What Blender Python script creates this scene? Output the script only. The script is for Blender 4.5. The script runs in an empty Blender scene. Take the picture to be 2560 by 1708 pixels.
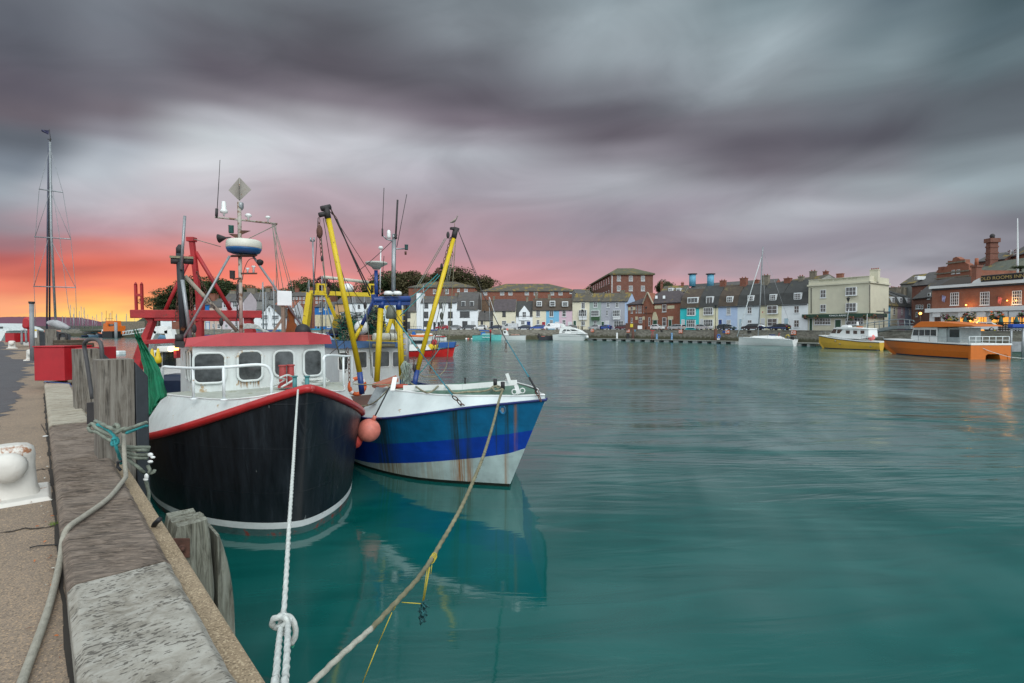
import bpy, math, random
from math import radians as R, sin, cos, pi, atan2, atan, sqrt
from mathutils import Vector as V, Matrix
random.seed(7)
S = bpy.context.scene
# ------------------------------------------------------------------ camera
CAMZ = 3.45; F = 1280.0
TH = atan(34/1280.)
cd = bpy.data.cameras.new('camera'); cam = bpy.data.objects.new('camera', cd); S.collection.objects.link(cam)
cd.sensor_width = 36; cd.lens = 18.0; cd.clip_start = .05; cd.clip_end = 20000
cam.location = (0, 0, CAMZ); cam.rotation_euler = (pi/2 - TH, 0, 0); S.camera = cam
CP = V((0, 0, CAMZ))
def ray(px, py):
    return V(((px-1280)/F, 0, 0)) + V((0, cos(TH), -sin(TH))) + V((0, sin(TH), cos(TH)))*((854-py)/F)
def G(px, py, z):                # point of the plan height z seen at a place of the photo
    r = ray(px, py); return CP + r*((z-CAMZ)/r.z)
def A(px, py, Y):                # point at distance Y ahead
    r = ray(px, py); return CP + r*(Y/r.y)
def lin(c):
    return tuple(((x/255.)/12.92 if x/255. <= .04045 else ((x/255.+.055)/1.055)**2.4) for x in c)
# ------------------------------------------------------------------ exposure
S.view_settings.view_transform = 'Standard'; S.view_settings.look = 'None'
S.view_settings.exposure = .2; S.view_settings.gamma = 1
# ------------------------------------------------------------------ world
W = bpy.data.worlds.new('World'); S.world = W; W.use_nodes = True
nt = W.node_tree; nt.nodes.clear()
def N(t, ty, **kw):
    n = t.nodes.new(ty)
    for k, v in kw.items():
        if k == 'i':
            for a, b in v.items():
                if hasattr(b, 'is_linked'): t.links.new(b, n.inputs[a])
                else: n.inputs[a].default_value = b
        else: setattr(n, k, v)
    return n
def Mth(t, op, a, b=None, c=None, clamp=False):
    n = t.nodes.new('ShaderNodeMath'); n.operation = op; n.use_clamp = clamp
    for k, v in enumerate((a, b, c)):
        if v is None: continue
        if hasattr(v, 'is_linked'): t.links.new(v, n.inputs[k])
        else: n.inputs[k].default_value = v
    return n.outputs[0]
def Ramp(t, fac, stops, interp='LINEAR'):
    n = t.nodes.new('ShaderNodeValToRGB'); cr = n.color_ramp; cr.interpolation = interp
    while len(cr.elements) < len(stops): cr.elements.new(.5)
    for e, (p, c) in zip(cr.elements, stops):
        e.position = p
    for e, (p, c) in zip(cr.elements, stops): e.color = (*c[:3], 1) if len(c) >= 3 else (c[0],)*3+(1,)
    if fac is not None: t.links.new(fac, n.inputs[0])
    return n.outputs[0]
def Mix(t, fac, a, b, mode='MIX'):
    n = t.nodes.new('ShaderNodeMix'); n.data_type = 'RGBA'; n.blend_type = mode
    for k, v in ((0, fac), (6, a), (7, b)):
        if hasattr(v, 'is_linked'): t.links.new(v, n.inputs[k])
        else: n.inputs[k].default_value = v if k == 0 else (*v[:3], 1)
    return n.outputs[2]
SUN_AZ = R(-37)      # the glow of the sunset, left of the view
tc = N(nt, 'ShaderNodeTexCoord').outputs['Generated']
sp = N(nt, 'ShaderNodeSeparateXYZ', i={0: tc})
X, Y_, Z_ = sp.outputs
zc = Mth(nt, 'ADD', Mth(nt, 'MAXIMUM', Z_, 0.0), .10)
px_ = Mth(nt, 'DIVIDE', X, zc); py_ = Mth(nt, 'DIVIDE', Y_, zc)
cb = N(nt, 'ShaderNodeCombineXYZ', i={0: px_, 1: py_, 2: 0.0}).outputs[0]
mp = N(nt, 'ShaderNodeMapping', i={'Vector': cb, 'Rotation': (0, 0, R(28)), 'Scale': (.42, 1.0, 1)}).outputs[0]
n1 = N(nt, 'ShaderNodeTexNoise', i={'Vector': mp, 'Scale': .75, 'Detail': 2.5, 'Roughness': .4, 'Distortion': .2})
n2 = N(nt, 'ShaderNodeTexNoise', i={'Vector': N(nt, 'ShaderNodeMapping', i={'Vector': cb, 'Location': (5, 3, 0), 'Rotation': (0, 0, R(28)), 'Scale': (.25, 1.3, 1)}).outputs[0], 'Scale': .8, 'Detail': 2.5, 'Roughness': .45})
az = Mth(nt, 'ARCTAN2', X, Y_)
el = Mth(nt, 'ARCSINE', Z_)
w1 = Mth(nt, 'SUBTRACT', n1.outputs[0], .5); w2 = Mth(nt, 'SUBTRACT', n2.outputs[0], .5)
elf = Mth(nt, 'MULTIPLY', Mth(nt, 'MINIMUM', Mth(nt, 'MAXIMUM', el, 0.0), .4), 1.0)
amp = Mth(nt, 'MULTIPLY', Mth(nt, 'ADD', elf, .02), .40)
elw = Mth(nt, 'ADD', el, Mth(nt, 'MULTIPLY', w1, amp))
azw = Mth(nt, 'ADD', az, Mth(nt, 'MULTIPLY', w2, .30))
EL0, EL1 = -.03, 1.57
fac = Mth(nt, 'DIVIDE', Mth(nt, 'SUBTRACT', elw, EL0), EL1-EL0)
def eln(px, py):
    r = ray(px, py).normalized(); return (math.asin(r.z)-EL0)/(EL1-EL0)
SKY = [  # column of the photo (2350 wide), then (row, colour) from the horizon up
 (20,  [(745,(252,180,122)),(700,(250,166,122)),(660,(238,132,104)),(622,(196,100,84)),(585,(172,88,84)),(555,(152,108,114)),(500,(146,138,146)),(440,(148,156,164)),(380,(118,126,136)),(310,(94,99,107)),(240,(102,94,101)),(160,(93,88,97)),(60,(86,87,95)),(0,(90,93,101))]),
 (230, [(752,(255,226,120)),(722,(254,205,110)),(690,(250,172,104)),(655,(238,132,98)),(610,(216,106,86)),(565,(186,112,108)),(530,(173,141,149)),(470,(178,174,181)),(410,(180,186,193)),(350,(168,174,182)),(300,(134,132,140)),(240,(110,103,110)),(160,(102,100,108)),(60,(112,115,123)),(0,(112,117,125))]),
 (480, [(740,(248,180,112)),(680,(236,134,102)),(620,(226,120,104)),(570,(200,138,138)),(520,(190,160,166)),(460,(188,182,188)),(390,(200,202,206)),(330,(188,193,197)),(280,(164,165,171)),(220,(120,115,122)),(140,(92,87,95)),(60,(96,96,103)),(0,(106,111,117))]),
 (760, [(720,(226,142,122)),(660,(222,138,132)),(600,(194,134,138)),(540,(177,142,149)),(480,(170,152,160)),(410,(182,181,187)),(340,(187,188,194)),(280,(162,160,166)),(220,(122,115,123)),(140,(86,82,89)),(60,(86,86,92)),(0,(98,102,108))]),
 (1100,[(680,(216,146,144)),(630,(195,141,146)),(570,(170,137,147)),(510,(160,138,147)),(440,(160,154,163)),(380,(165,167,174)),(330,(146,143,151)),(280,(114,106,115)),(220,(91,86,94)),(150,(102,103,110)),(70,(122,129,135)),(0,(122,131,137))]),
 (1450,[(670,(206,150,153)),(620,(178,144,152)),(560,(160,140,150)),(500,(146,137,148)),(430,(160,161,168)),(370,(130,126,134)),(320,(97,91,99)),(260,(94,91,99)),(200,(118,121,128)),(120,(146,156,162)),(50,(148,160,166)),(0,(132,145,151))]),
 (1800,[(660,(182,156,164)),(620,(166,151,160)),(560,(146,140,151)),(490,(164,166,173)),(440,(140,139,147)),(390,(104,99,107)),(330,(87,83,91)),(260,(108,108,115)),(190,(138,147,153)),(110,(150,163,169)),(40,(126,141,147)),(0,(114,130,136))]),
 (2100,[(660,(176,166,173)),(600,(158,157,166)),(530,(136,133,142)),(470,(150,153,160)),(410,(150,157,163)),(360,(116,117,124)),(300,(84,83,91)),(220,(100,105,112)),(130,(128,143,149)),(50,(104,120,127)),(0,(92,108,116))]),
 (2330,[(640,(146,144,153)),(580,(122,120,129)),(520,(116,116,125)),(460,(136,145,151)),(400,(148,161,167)),(340,(126,137,143)),(280,(92,99,105)),(200,(86,93,99)),(120,(96,112,118)),(50,(82,99,106)),(0,(74,92,98))]),
]
cols = []
for x, st in SKY:
    px = x*2560/2350.
    s = [(max(0., eln(px, y*2560/2350.)), tuple(c*1. for c in lin(col))) for y, col in st]
    s.sort(key=lambda q: q[0])
    s.append((.43, (.46, .52, .55))); s.append((.6, (.85, .95, 1.0)))
    cols.append((atan2((px-1280)/F, 1), Ramp(nt, fac, s, 'B_SPLINE' if False else 'EASE')))
cur = cols[0][1]
for k in range(1, len(cols)):
    f = N(nt, 'ShaderNodeMapRange', interpolation_type='SMOOTHSTEP', i={0: azw, 1: cols[k-1][0], 2: cols[k][0], 3: 0.0, 4: 1.0}).outputs[0]
    cur = Mix(nt, f, cur, cols[k][1])
# fine streaks of the long exposure
ae = N(nt, 'ShaderNodeCombineXYZ', i={0: Mth(nt, 'MULTIPLY', az, 3.2), 1: Mth(nt, 'MULTIPLY', Mth(nt, 'ADD', el, Mth(nt, 'MULTIPLY', az, -.06)), 8.5), 2: 0.}).outputs[0]
n3 = N(nt, 'ShaderNodeTexNoise', i={'Vector': ae, 'Scale': 1.2, 'Detail': 4.0, 'Roughness': .5, 'Distortion': .9})
st_ = N(nt, 'ShaderNodeMapRange', i={0: n3.outputs[0], 1: .28, 2: .72, 3: .86, 4: 1.16}).outputs[0]
cur = Mix(nt, 1.0, cur, N(nt, 'ShaderNodeCombineColor', i={0: st_, 1: st_, 2: st_}).outputs[0], 'MULTIPLY')
# clear physical sky shows faintly through; sky behind the viewer brightened as fill light
sky = N(nt, 'ShaderNodeTexSky', sky_type='NISHITA', sun_disc=False, sun_elevation=R(38), sun_rotation=R(150), air_density=1.0, dust_density=2.0)
back = N(nt, 'ShaderNodeMapRange', interpolation_type='SMOOTHSTEP', i={0: Y_, 1: .35, 2: -.5, 3: 0.0, 4: 1.0}).outputs[0]
backc = Mix(nt, n1.outputs[0], (.85, .92, .96), (1.35, 1.46, 1.5))
cur = Mix(nt, back, cur, backc)
low = N(nt, 'ShaderNodeMapRange', i={0: Z_, 1: -.02, 2: 0.0, 3: .25, 4: 1.0}).outputs[0]
cur = Mix(nt, 1.0, cur, N(nt, 'ShaderNodeCombineColor', i={0: low, 1: low, 2: low}).outputs[0], 'MULTIPLY')
bg = N(nt, 'ShaderNodeBackground', i={0: cur, 1: 1.0})
bg2 = N(nt, 'ShaderNodeBackground', i={0: sky.outputs[0], 1: .05})
mxs = N(nt, 'ShaderNodeMixShader', i={0: .06, 1: bg.outputs[0], 2: bg2.outputs[0]})
out = N(nt, 'ShaderNodeOutputWorld', i={0: mxs.outputs[0]})
# ------------------------------------------------------------------ fill lamp added high behind the viewer's right to brighten what faces the view
sl = bpy.data.lights.new('front_fill', 'SUN'); sl.energy = 1.35; sl.angle = R(35); sl.color = (1, .97, .93)
so = bpy.data.objects.new('front_fill', sl); S.collection.objects.link(so)
so.rotation_euler = (R(52), 0, R(30))
# ------------------------------------------------------------------ mesh helpers
WM = {}
I4 = Matrix.Identity(4)
class MB:
    def __init__(s): s.v = []; s.f = []; s.mi = []; s.sm = []; s.cur = 0
    def add(s, vs, fs, sm=False):
        o = len(s.v); s.v += [V(p) for p in vs]
        for f in fs: s.f.append([i+o for i in f]); s.mi.append(s.cur); s.sm.append(sm)
        return s
    def box(s, a, b, M=None, taper=None):
        x0, y0, z0 = a; x1, y1, z1 = b
        vs = [V(p) for p in ((x0,y0,z0),(x1,y0,z0),(x1,y1,z0),(x0,y1,z0),(x0,y0,z1),(x1,y0,z1),(x1,y1,z1),(x0,y1,z1))]
        if taper:
            cx, cy = (x0+x1)/2, (y0+y1)/2
            for i in range(4, 8): vs[i] = V((cx+(vs[i].x-cx)*taper, cy+(vs[i].y-cy)*taper, vs[i].z))
        if M: vs = [M @ p for p in vs]
        return s.add(vs, [(3,2,1,0),(4,5,6,7),(0,1,5,4),(1,2,6,5),(2,3,7,6),(3,0,4,7)])
    def bar(s, p0, p1, w, h, up=(0,0,1)):   # box beam from p0 to p1
        p0 = V(p0); p1 = V(p1); d = p1-p0; L = d.length; d.normalize(); u = V(up)
        if abs(d.dot(u)) > .97: u = V((1,0,0))
        sd = d.cross(u).normalized(); u = sd.cross(d)
        M = Matrix(((d.x,sd.x,u.x,p0.x),(d.y,sd.y,u.y,p0.y),(d.z,sd.z,u.z,p0.z),(0,0,0,1)))
        return s.box((0,-w/2,-h/2), (L,w/2,h/2), M)
    def tube(s, pts, r, n=8, cap=True, rf=None, twist=0):
        pts = [V(p) for p in pts]; k = len(pts); rings = []
        if not hasattr(r, '__len__'): r = [r]*k
        t0 = (pts[1]-pts[0]).normalized(); u = V((0,0,1)) if abs(t0.z) < .9 else V((1,0,0))
        a = t0.cross(u).normalized()
        vs = []
        for i in range(k):
            t = (pts[min(i+1,k-1)]-pts[max(i-1,0)]).normalized()
            a = (a - t*a.dot(t)).normalized(); b = t.cross(a)
            for j in range(n):
                an = 2*pi*j/n; rr = r[i]
                if rf: rr *= rf(an, i)
                vs.append(pts[i] + a*(cos(an)*rr) + b*(sin(an)*rr))
        fs = [(i*n+j, i*n+(j+1)%n, (i+1)*n+(j+1)%n, (i+1)*n+j) for i in range(k-1) for j in range(n)]
        if cap: fs += [tuple(range(n))[::-1], tuple((k-1)*n+j for j in range(n))]
        return s.add(vs, fs, True)
    def cyl(s, p0, p1, r0, r1=None, n=12): return s.tube([p0, p1], [r0, r0 if r1 is None else r1], n)
    def lathe(s, o, prof, n=16, ax=(0,0,1)):   # prof (r, h) along ax
        ax = V(ax).normalized(); u = V((1,0,0)) if abs(ax.x) < .8 else V((0,1,0))
        a = ax.cross(u).normalized(); b = ax.cross(a); o = V(o)
        vs = [o + ax*h + (a*cos(2*pi*j/n)+b*sin(2*pi*j/n))*r for r, h in prof for j in range(n)]
        m = len(prof)
        fs = [(i*n+j, i*n+(j+1)%n, (i+1)*n+(j+1)%n, (i+1)*n+j) for i in range(m-1) for j in range(n)]
        fs += [tuple(range(n))[::-1], tuple((m-1)*n+j for j in range(n))]
        return s.add(vs, fs, True)
    def sph(s, c, r, n=14, m=9, sq=(1,1,1)):
        c = V(c); vs = []; 
        for i in range(m+1):
            ph = pi*i/m
            for j in range(n):
                th = 2*pi*j/n; vs.append(c+V((sin(ph)*cos(th)*r*sq[0], sin(ph)*sin(th)*r*sq[1], -cos(ph)*r*sq[2])))
        fs = [(i*n+j, i*n+(j+1)%n, (i+1)*n+(j+1)%n, (i+1)*n+j) for i in range(m) for j in range(n)]
        return s.add(vs, fs, True)
    def prism(s, poly, a, b, ax='y', sm=False):  # 2-d outline swept from a to b along an axis
        mk = {'y': lambda p, t: V((p[0], t, p[1])), 'x': lambda p, t: V((t, p[0], p[1])), 'z': lambda p, t: V((p[0], p[1], t))}[ax]
        n = len(poly); vs = [mk(p, a) for p in poly] + [mk(p, b) for p in poly]
        s.add(vs, [tuple(range(n)), tuple(range(n, 2*n))[::-1]]); 
        return s.add(vs, [(i, i+n, (i+1)%n+n, (i+1)%n) for i in range(n)], sm)
    def loft(s, rings, closed=True, cap=False, sm=True):
        n = len(rings[0]); vs = [p for r in rings for p in r]; e = n if closed else n-1
        fs = [(i*n+j, i*n+(j+1)%n, (i+1)*n+(j+1)%n, (i+1)*n+j) for i in range(len(rings)-1) for j in range(e)]
        s.add(vs, fs, sm)
        if cap: s.add(rings[0], [tuple(range(n))[::-1]]); s.add(rings[-1], [tuple(range(n))])
        return s
    def poly(s, pts, sm=False): return s.add(pts, [tuple(range(len(pts)))], sm)
    def build(s, name, mats, parent=None, local=False, bevel=0, seg=2, sub=0):
        me = bpy.data.meshes.new(name)
        Mi = I4
        if parent is not None and not local: Mi = WM[parent.name].inverted()
        me.from_pydata([tuple(Mi @ p) for p in s.v], [], s.f)
        if not isinstance(mats, (list, tuple)): mats = [mats]
        for m in mats: me.materials.append(m)
        me.polygons.foreach_set('material_index', s.mi); me.polygons.foreach_set('use_smooth', s.sm)
        me.update()
        o = bpy.data.objects.new(name, me); S.collection.objects.link(o)
        if parent is not None: o.parent = parent; WM[o.name] = WM[parent.name]
        else: WM[o.name] = I4
        if bevel:
            b = o.modifiers.new('bevel', 'BEVEL'); b.width = bevel; b.segments = seg; b.limit_method = 'ANGLE'; b.angle_limit = R(35)
        if sub:
            b = o.modifiers.new('sub', 'SUBSURF'); b.levels = b.render_levels = sub
        return o
def MBn(): return MB()
def interp(tb, t):
    for (a_, va), (b_, vb) in zip(tb, tb[1:]):
        if t <= b_: return va+(vb-va)*(t-a_)/(b_-a_)
    return tb[-1][1]
def tag(o, label, cat, group=None):
    o['label'] = label; o['category'] = cat
    if group: o['group'] = group
    return o
def struct(o): o['kind'] = 'structure'; return o
def thing(name, label, cat, loc=(0,0,0), rz=0, group=None):
    o = bpy.data.objects.new(name, None); S.collection.objects.link(o); o.empty_display_size = .3
    o.location = loc; o.rotation_euler = (0, 0, rz)
    WM[o.name] = Matrix.Translation(loc) @ Matrix.Rotation(rz, 4, 'Z')
    return tag(o, label, cat, group)
def dup(root, loc, rz, label, group=None, scale=None, name=None):
    def cp(o, par):
        c = o.copy(); S.collection.objects.link(c); c.parent = par
        for ch in [x for x in bpy.data.objects if x.parent == o]: cp(ch, c)
        return c
    r = root.copy(); S.collection.objects.link(r)
    for ch in KIDS(root): cp2(ch, r)
    r.location = loc; r.rotation_euler = (0, 0, rz); r['label'] = label
    if scale: r.scale = scale if hasattr(scale, '__len__') else (scale,)*3
    if group: r['group'] = group
    return r
def KIDS(o): return [x for x in S.collection.objects if x.parent == o]
def cp2(o, par):
    c = o.copy(); S.collection.objects.link(c); c.parent = par
    for ch in KIDS(o): cp2(ch, c)
class Frame:     # local frame: origin, heading of its x axis
    def __init__(s, o, ang):
        s.o = V(o); s.a = ang; s.M = Matrix.Translation(s.o) @ Matrix.Rotation(ang, 4, 'Z'); s.I = s.M.inverted()
    def hit(s, px, py, ax, val):
        o = s.I @ CP; d = s.I.to_3x3() @ ray(px, py); i = 'xyz'.index(ax)
        return o + d*((val-o[i])/d[i])
    def w(s, *p): return s.M @ V(p if len(p) == 3 else p[0])
def spline(pts, n=12):   # Catmull-Rom
    P = [V(p) for p in pts]; P = [P[0]*2-P[1]] + P + [P[-1]*2-P[-2]]; o = []
    for i in range(1, len(P)-2):
        a, b, c, d = P[i-1:i+3]
        for k in range(n):
            t = k/n; o.append(((b*2)+(c-a)*t+(a*2-b*5+c*4-d)*t*t+(b*3-a-c*3+d)*t**3)*.5)
    return o+[P[-2]]
def resample(pts, step):
    P = [V(p) for p in pts]; o = [P[0]]; acc = 0
    for a, b in zip(P, P[1:]):
        L = (b-a).length
        if L < 1e-9: continue
        while acc+L >= step:
            t = (step-acc)/L; a = a+(b-a)*t; o.append(a.copy()); L = (b-a).length; acc = 0
            if L < 1e-9: break
        acc += L
    if (o[-1]-P[-1]).length > step*.3: o.append(P[-1])
    return o
def rope(mb, pts, r, pitch=None, n=9, step=None):    # laid rope of three strands
    pitch = pitch or r*9; step = step or pitch/7; P = resample(pts, step)
    if len(P) < 3: P = [P[0], (P[0]+P[-1])/2, P[-1]]
    rf = lambda an, i: 1+.17*cos(3*(an-2*pi*i*step/(pitch*3)))
    return mb.tube(P, r, n, True, rf)
def chain(mb, p0, p1, r=.02, sag=0):
    p0 = V(p0); p1 = V(p1); L = (p1-p0).length; step = r*4.2; k = max(2, int(L/step))
    for i in range(k):
        q = [p0.lerp(p1, t)-V((0,0,sag*4*t*(1-t))) for t in (i/k-.12/k, (i+1)/k+.12/k)]
        d = (q[1]-q[0]).normalized(); u = d.cross(V((.3,.9,.2))).normalized()
        if i % 2: u = d.cross(u)
        c = (q[0]+q[1])/2; h = (q[1]-q[0]).length/2
        pts = [c+d*(cos(a)*h)+u*(sin(a)*r*1.3) for a in [2*pi*j/8 for j in range(9)]]
        mb.tube(pts, r*.38, 5)
    return mb
def wire(mb, p0, p1, r=.006, sag=0, n=4):
    k = 2 if not sag else 9; p0 = V(p0); p1 = V(p1)
    mb.tube([p0.lerp(p1, i/(k-1))-V((0,0,sag*4*(i/(k-1))*(1-i/(k-1)))) for i in range(k)], r, n); return mb
# ------------------------------------------------------------------ materials
def mat(name, col, rough=.6, met=0., var=.25, sc=3., bump=.15, bsc=25., rust=0., rsc=4., rcol=(.22,.09,.03), streak=0., stcol=(.05,.05,.04), spec=.5, coat=0., st=(1,1,1), emit=None, es=1., dist=.01):
    m = bpy.data.materials.new(name); m.use_nodes = True; t = m.node_tree; b = t.nodes['Principled BSDF']
    oc = N(t, 'ShaderNodeTexCoord').outputs['Object']
    mp = N(t, 'ShaderNodeMapping', i={'Vector': oc, 'Scale': st}).outputs[0]
    nz = N(t, 'ShaderNodeTexNoise', i={'Vector': mp, 'Scale': sc, 'Detail': 6.0, 'Roughness': .65}).outputs[0]
    f = N(t, 'ShaderNodeMapRange', i={0: nz, 1: .3, 2: .72, 3: 0., 4: 1.}).outputs[0]
    c = Mix(t, f, tuple(x*(1-var) for x in col), tuple(min(x*(1+var*.5), 1) for x in col))
    if rust:
        n3 = N(t, 'ShaderNodeTexNoise', i={'Vector': oc, 'Scale': rsc, 'Detail': 8.0, 'Roughness': .7}).outputs[0]
        g = N(t, 'ShaderNodeMapRange', i={0: n3, 1: .66-rust*.2, 2: .70-rust*.16, 3: 0., 4: 1.}).outputs[0]
        c = Mix(t, g, c, rcol)
    if streak:
        ms = N(t, 'ShaderNodeMapping', i={'Vector': oc, 'Scale': (7, 7, .6)}).outputs[0]
        n4 = N(t, 'ShaderNodeTexNoise', i={'Vector': ms, 'Scale': 2.5, 'Detail': 5.0, 'Roughness': .6}).outputs[0]
        g = N(t, 'ShaderNodeMapRange', i={0: n4, 1: .52, 2: .75, 3: 0., 4: streak}).outputs[0]
        c = Mix(t, g, c, stcol)
    t.links.new(c, b.inputs['Base Color'])
    b.inputs['Metallic'].default_value = met; b.inputs['Specular IOR Level'].default_value = spec
    b.inputs['Coat Weight'].default_value = coat
    rr = N(t, 'ShaderNodeMapRange', i={0: nz, 1: .2, 2: .8, 3: max(rough-.1, .03), 4: min(rough+.12, 1)}).outputs[0]
    t.links.new(rr, b.inputs['Roughness'])
    if bump:
        nb = N(t, 'ShaderNodeTexNoise', i={'Vector': mp, 'Scale': bsc, 'Detail': 5.0}).outputs[0]
        bp = N(t, 'ShaderNodeBump', i={'Height': nb, 'Strength': bump, 'Distance': dist}).outputs[0]
        t.links.new(bp, b.inputs['Normal'])
    if emit: b.inputs['Emission Color'].default_value = (*emit, 1); b.inputs['Emission Strength'].default_value = es
    return m
def L8(r, g, b): return lin((r, g, b))
m_white = mat('white_paint', (.62,.68,.68), .45, rust=.25, rsc=3, rcol=(.40,.30,.18), streak=.25, stcol=(.33,.33,.26), bump=.25, bsc=9, var=.12)
m_whiteclean = mat('white_gelcoat', (.72,.75,.75), .3, var=.06, bump=0)
m_rail = mat('white_rail_paint', (.72,.78,.8), .4, var=.08, bump=.1, rust=.08, rcol=(.35,.2,.08))
m_red = mat('red_gloss_paint', (.42,.018,.02), .33, var=.3, bump=.3, bsc=8, rust=.1, rcol=(.08,.03,.03))
m_redroof = mat('pinkish_red_roof_paint', (.44,.05,.062), .5, var=.14, bump=.2, bsc=12)
m_redsteel = mat('red_steel_paint', (.38,.02,.025), .5, var=.35, bump=.25, bsc=12, rust=.15, rcol=(.12,.03,.02))
m_yel = mat('yellow_steel_paint', (.62,.46,.012), .45, var=.15, rust=.16, rsc=5, rcol=(.2,.09,.02), bump=.15)
m_blues = mat('blue_steel_paint', (.012,.05,.23), .4, var=.3, rust=.12, rcol=(.12,.05,.03), bump=.2)
m_rust = mat('rusted_iron', (.11,.05,.035), .8, var=.5, sc=12, bump=.4)
m_dark = mat('dark_weathered_iron', (.03,.028,.03), .65, var=.5, sc=8)
m_black = mat('black_rubber', (.014,.016,.02), .6, var=.4, sc=5, bump=.2)
m_galv = mat('galvanised_steel', (.30,.33,.35), .4, .5, var=.3, sc=6)
m_grey = mat('grey_paint', (.25,.27,.29), .5, var=.3)
m_rope = mat('pale_rope_fibre', (.56,.60,.58), .9, var=.3, sc=30, bump=.3, bsc=200)
m_ropeb = mat('weathered_rope_fibre', (.26,.25,.17), .95, var=.45, sc=20, bump=.4, bsc=200)
m_ropeg = mat('greygreen_rope_fibre', (.20,.23,.19), .95, var=.4, sc=20, bump=.4, bsc=200)
m_ropet = mat('turquoise_rope_fibre', (.03,.28,.30), .9, var=.4, sc=25, bump=.4, bsc=200)
m_ropefat = mat('grey_braided_rope', (.33,.32,.27), .95, var=.25, sc=30, bump=.8, bsc=150)
m_string = mat('yellow_twine', (.55,.45,.05), .8, var=.2, bump=0)
m_glass = mat('dark_window_glass', (.075,.085,.09), .08, var=.75, sc=3.5, bump=.05, bsc=1.5, spec=.8)  # raised, mottled base tone stands in for reflections of quay and sky
m_glassf = mat('house_window_glass', (.05,.055,.06), .12, var=.7, sc=.7, bump=.1, bsc=1, spec=.8)
m_orange = mat('orange_paint', (.60,.13,.01), .4, var=.12, bump=.05)
m_buoy = mat('salmon_buoy_rubber', (.62,.19,.145), .5, var=.3, sc=5, rust=.16, rsc=6, rcol=(.16,.08,.06))
m_net = mat('green_net_twine', (.01,.13,.09), .9, var=.6, sc=9)
# ================================================================== SETTING
# ---- water: cloudy turquoise body under a smooth reflecting skin, combed by wind and current
m_water = bpy.data.materials.new('harbour_water'); m_water.use_nodes = True; t = m_water.node_tree; b = t.nodes['Principled BSDF']
oc = N(t, 'ShaderNodeTexCoord').outputs['Object']
def wnz(sx, sy, rot, sc, det, dis=0., loc=(0,0,0)):
    m = N(t, 'ShaderNodeMapping', i={'Vector': N(t, 'ShaderNodeMapping', i={'Vector': oc, 'Rotation': (0,0,R(rot))}).outputs[0], 'Scale': (sx, sy, 1), 'Location': loc}).outputs[0]
    return N(t, 'ShaderNodeTexNoise', i={'Vector': m, 'Scale': sc, 'Detail': det, 'Roughness': .5, 'Distortion': dis}).outputs[0]
big = wnz(.12, .5, 4, .55, 3, 1.2); mid = wnz(.35, 1.7, -6, 1.1, 4, .9, (3,1,0)); fine = wnz(.9, 3.2, 5, 2.2, 4, .4)
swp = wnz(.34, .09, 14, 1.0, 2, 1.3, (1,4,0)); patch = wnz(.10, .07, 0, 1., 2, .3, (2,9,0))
calm = N(t, 'ShaderNodeMapRange', i={0: wnz(.08, .14, 15, 1., 2, .5, (7,2,0)), 1: .38, 2: .62, 3: .45, 4: 1.}).outputs[0]
h = Mth(t, 'ADD', Mth(t, 'MULTIPLY', big, 1.3), Mth(t, 'ADD', Mth(t, 'MULTIPLY', mid, .26), Mth(t, 'MULTIPLY', fine, .035)))
cdst = N(t, 'ShaderNodeVectorMath', operation='LENGTH', i={0: oc}).outputs['Value']
near = N(t, 'ShaderNodeMapRange', i={0: cdst, 1: 8., 2: 24., 3: .12, 4: 1.}).outputs[0]
h = Mth(t, 'MULTIPLY', h, Mth(t, 'MULTIPLY', calm, near))
bp = N(t, 'ShaderNodeBump', i={'Height': h, 'Strength': .6, 'Distance': .34}).outputs[0]
body = Mix(t, N(t, 'ShaderNodeMapRange', i={0: mid, 1: .35, 2: .65, 3: 0., 4: 1.}).outputs[0], (.001, .073, .066), (.003, .094, .085))
# pale threads in the body colour stand in for foam and smeared reflections
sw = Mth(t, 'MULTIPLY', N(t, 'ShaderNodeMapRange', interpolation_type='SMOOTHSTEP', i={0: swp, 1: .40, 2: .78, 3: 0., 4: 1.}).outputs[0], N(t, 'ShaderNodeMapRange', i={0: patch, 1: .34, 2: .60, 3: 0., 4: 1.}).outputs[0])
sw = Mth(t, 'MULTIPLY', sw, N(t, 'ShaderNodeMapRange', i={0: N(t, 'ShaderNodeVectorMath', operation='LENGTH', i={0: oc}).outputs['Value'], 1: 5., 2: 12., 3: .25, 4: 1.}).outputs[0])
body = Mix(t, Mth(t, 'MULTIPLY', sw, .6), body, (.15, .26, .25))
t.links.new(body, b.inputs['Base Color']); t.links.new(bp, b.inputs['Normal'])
b.inputs['IOR'].default_value = 1.78
t.links.new(N(t, 'ShaderNodeMapRange', i={0: cdst, 1: 9., 2: 30., 3: .06, 4: .15}).outputs[0], b.inputs['Roughness'])
w = MB(); w.poly([(-6000,-300,0),(6000,-300,0),(6000,9000,0),(-6000,9000,0)]); struct(w.build('water', m_water))
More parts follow.
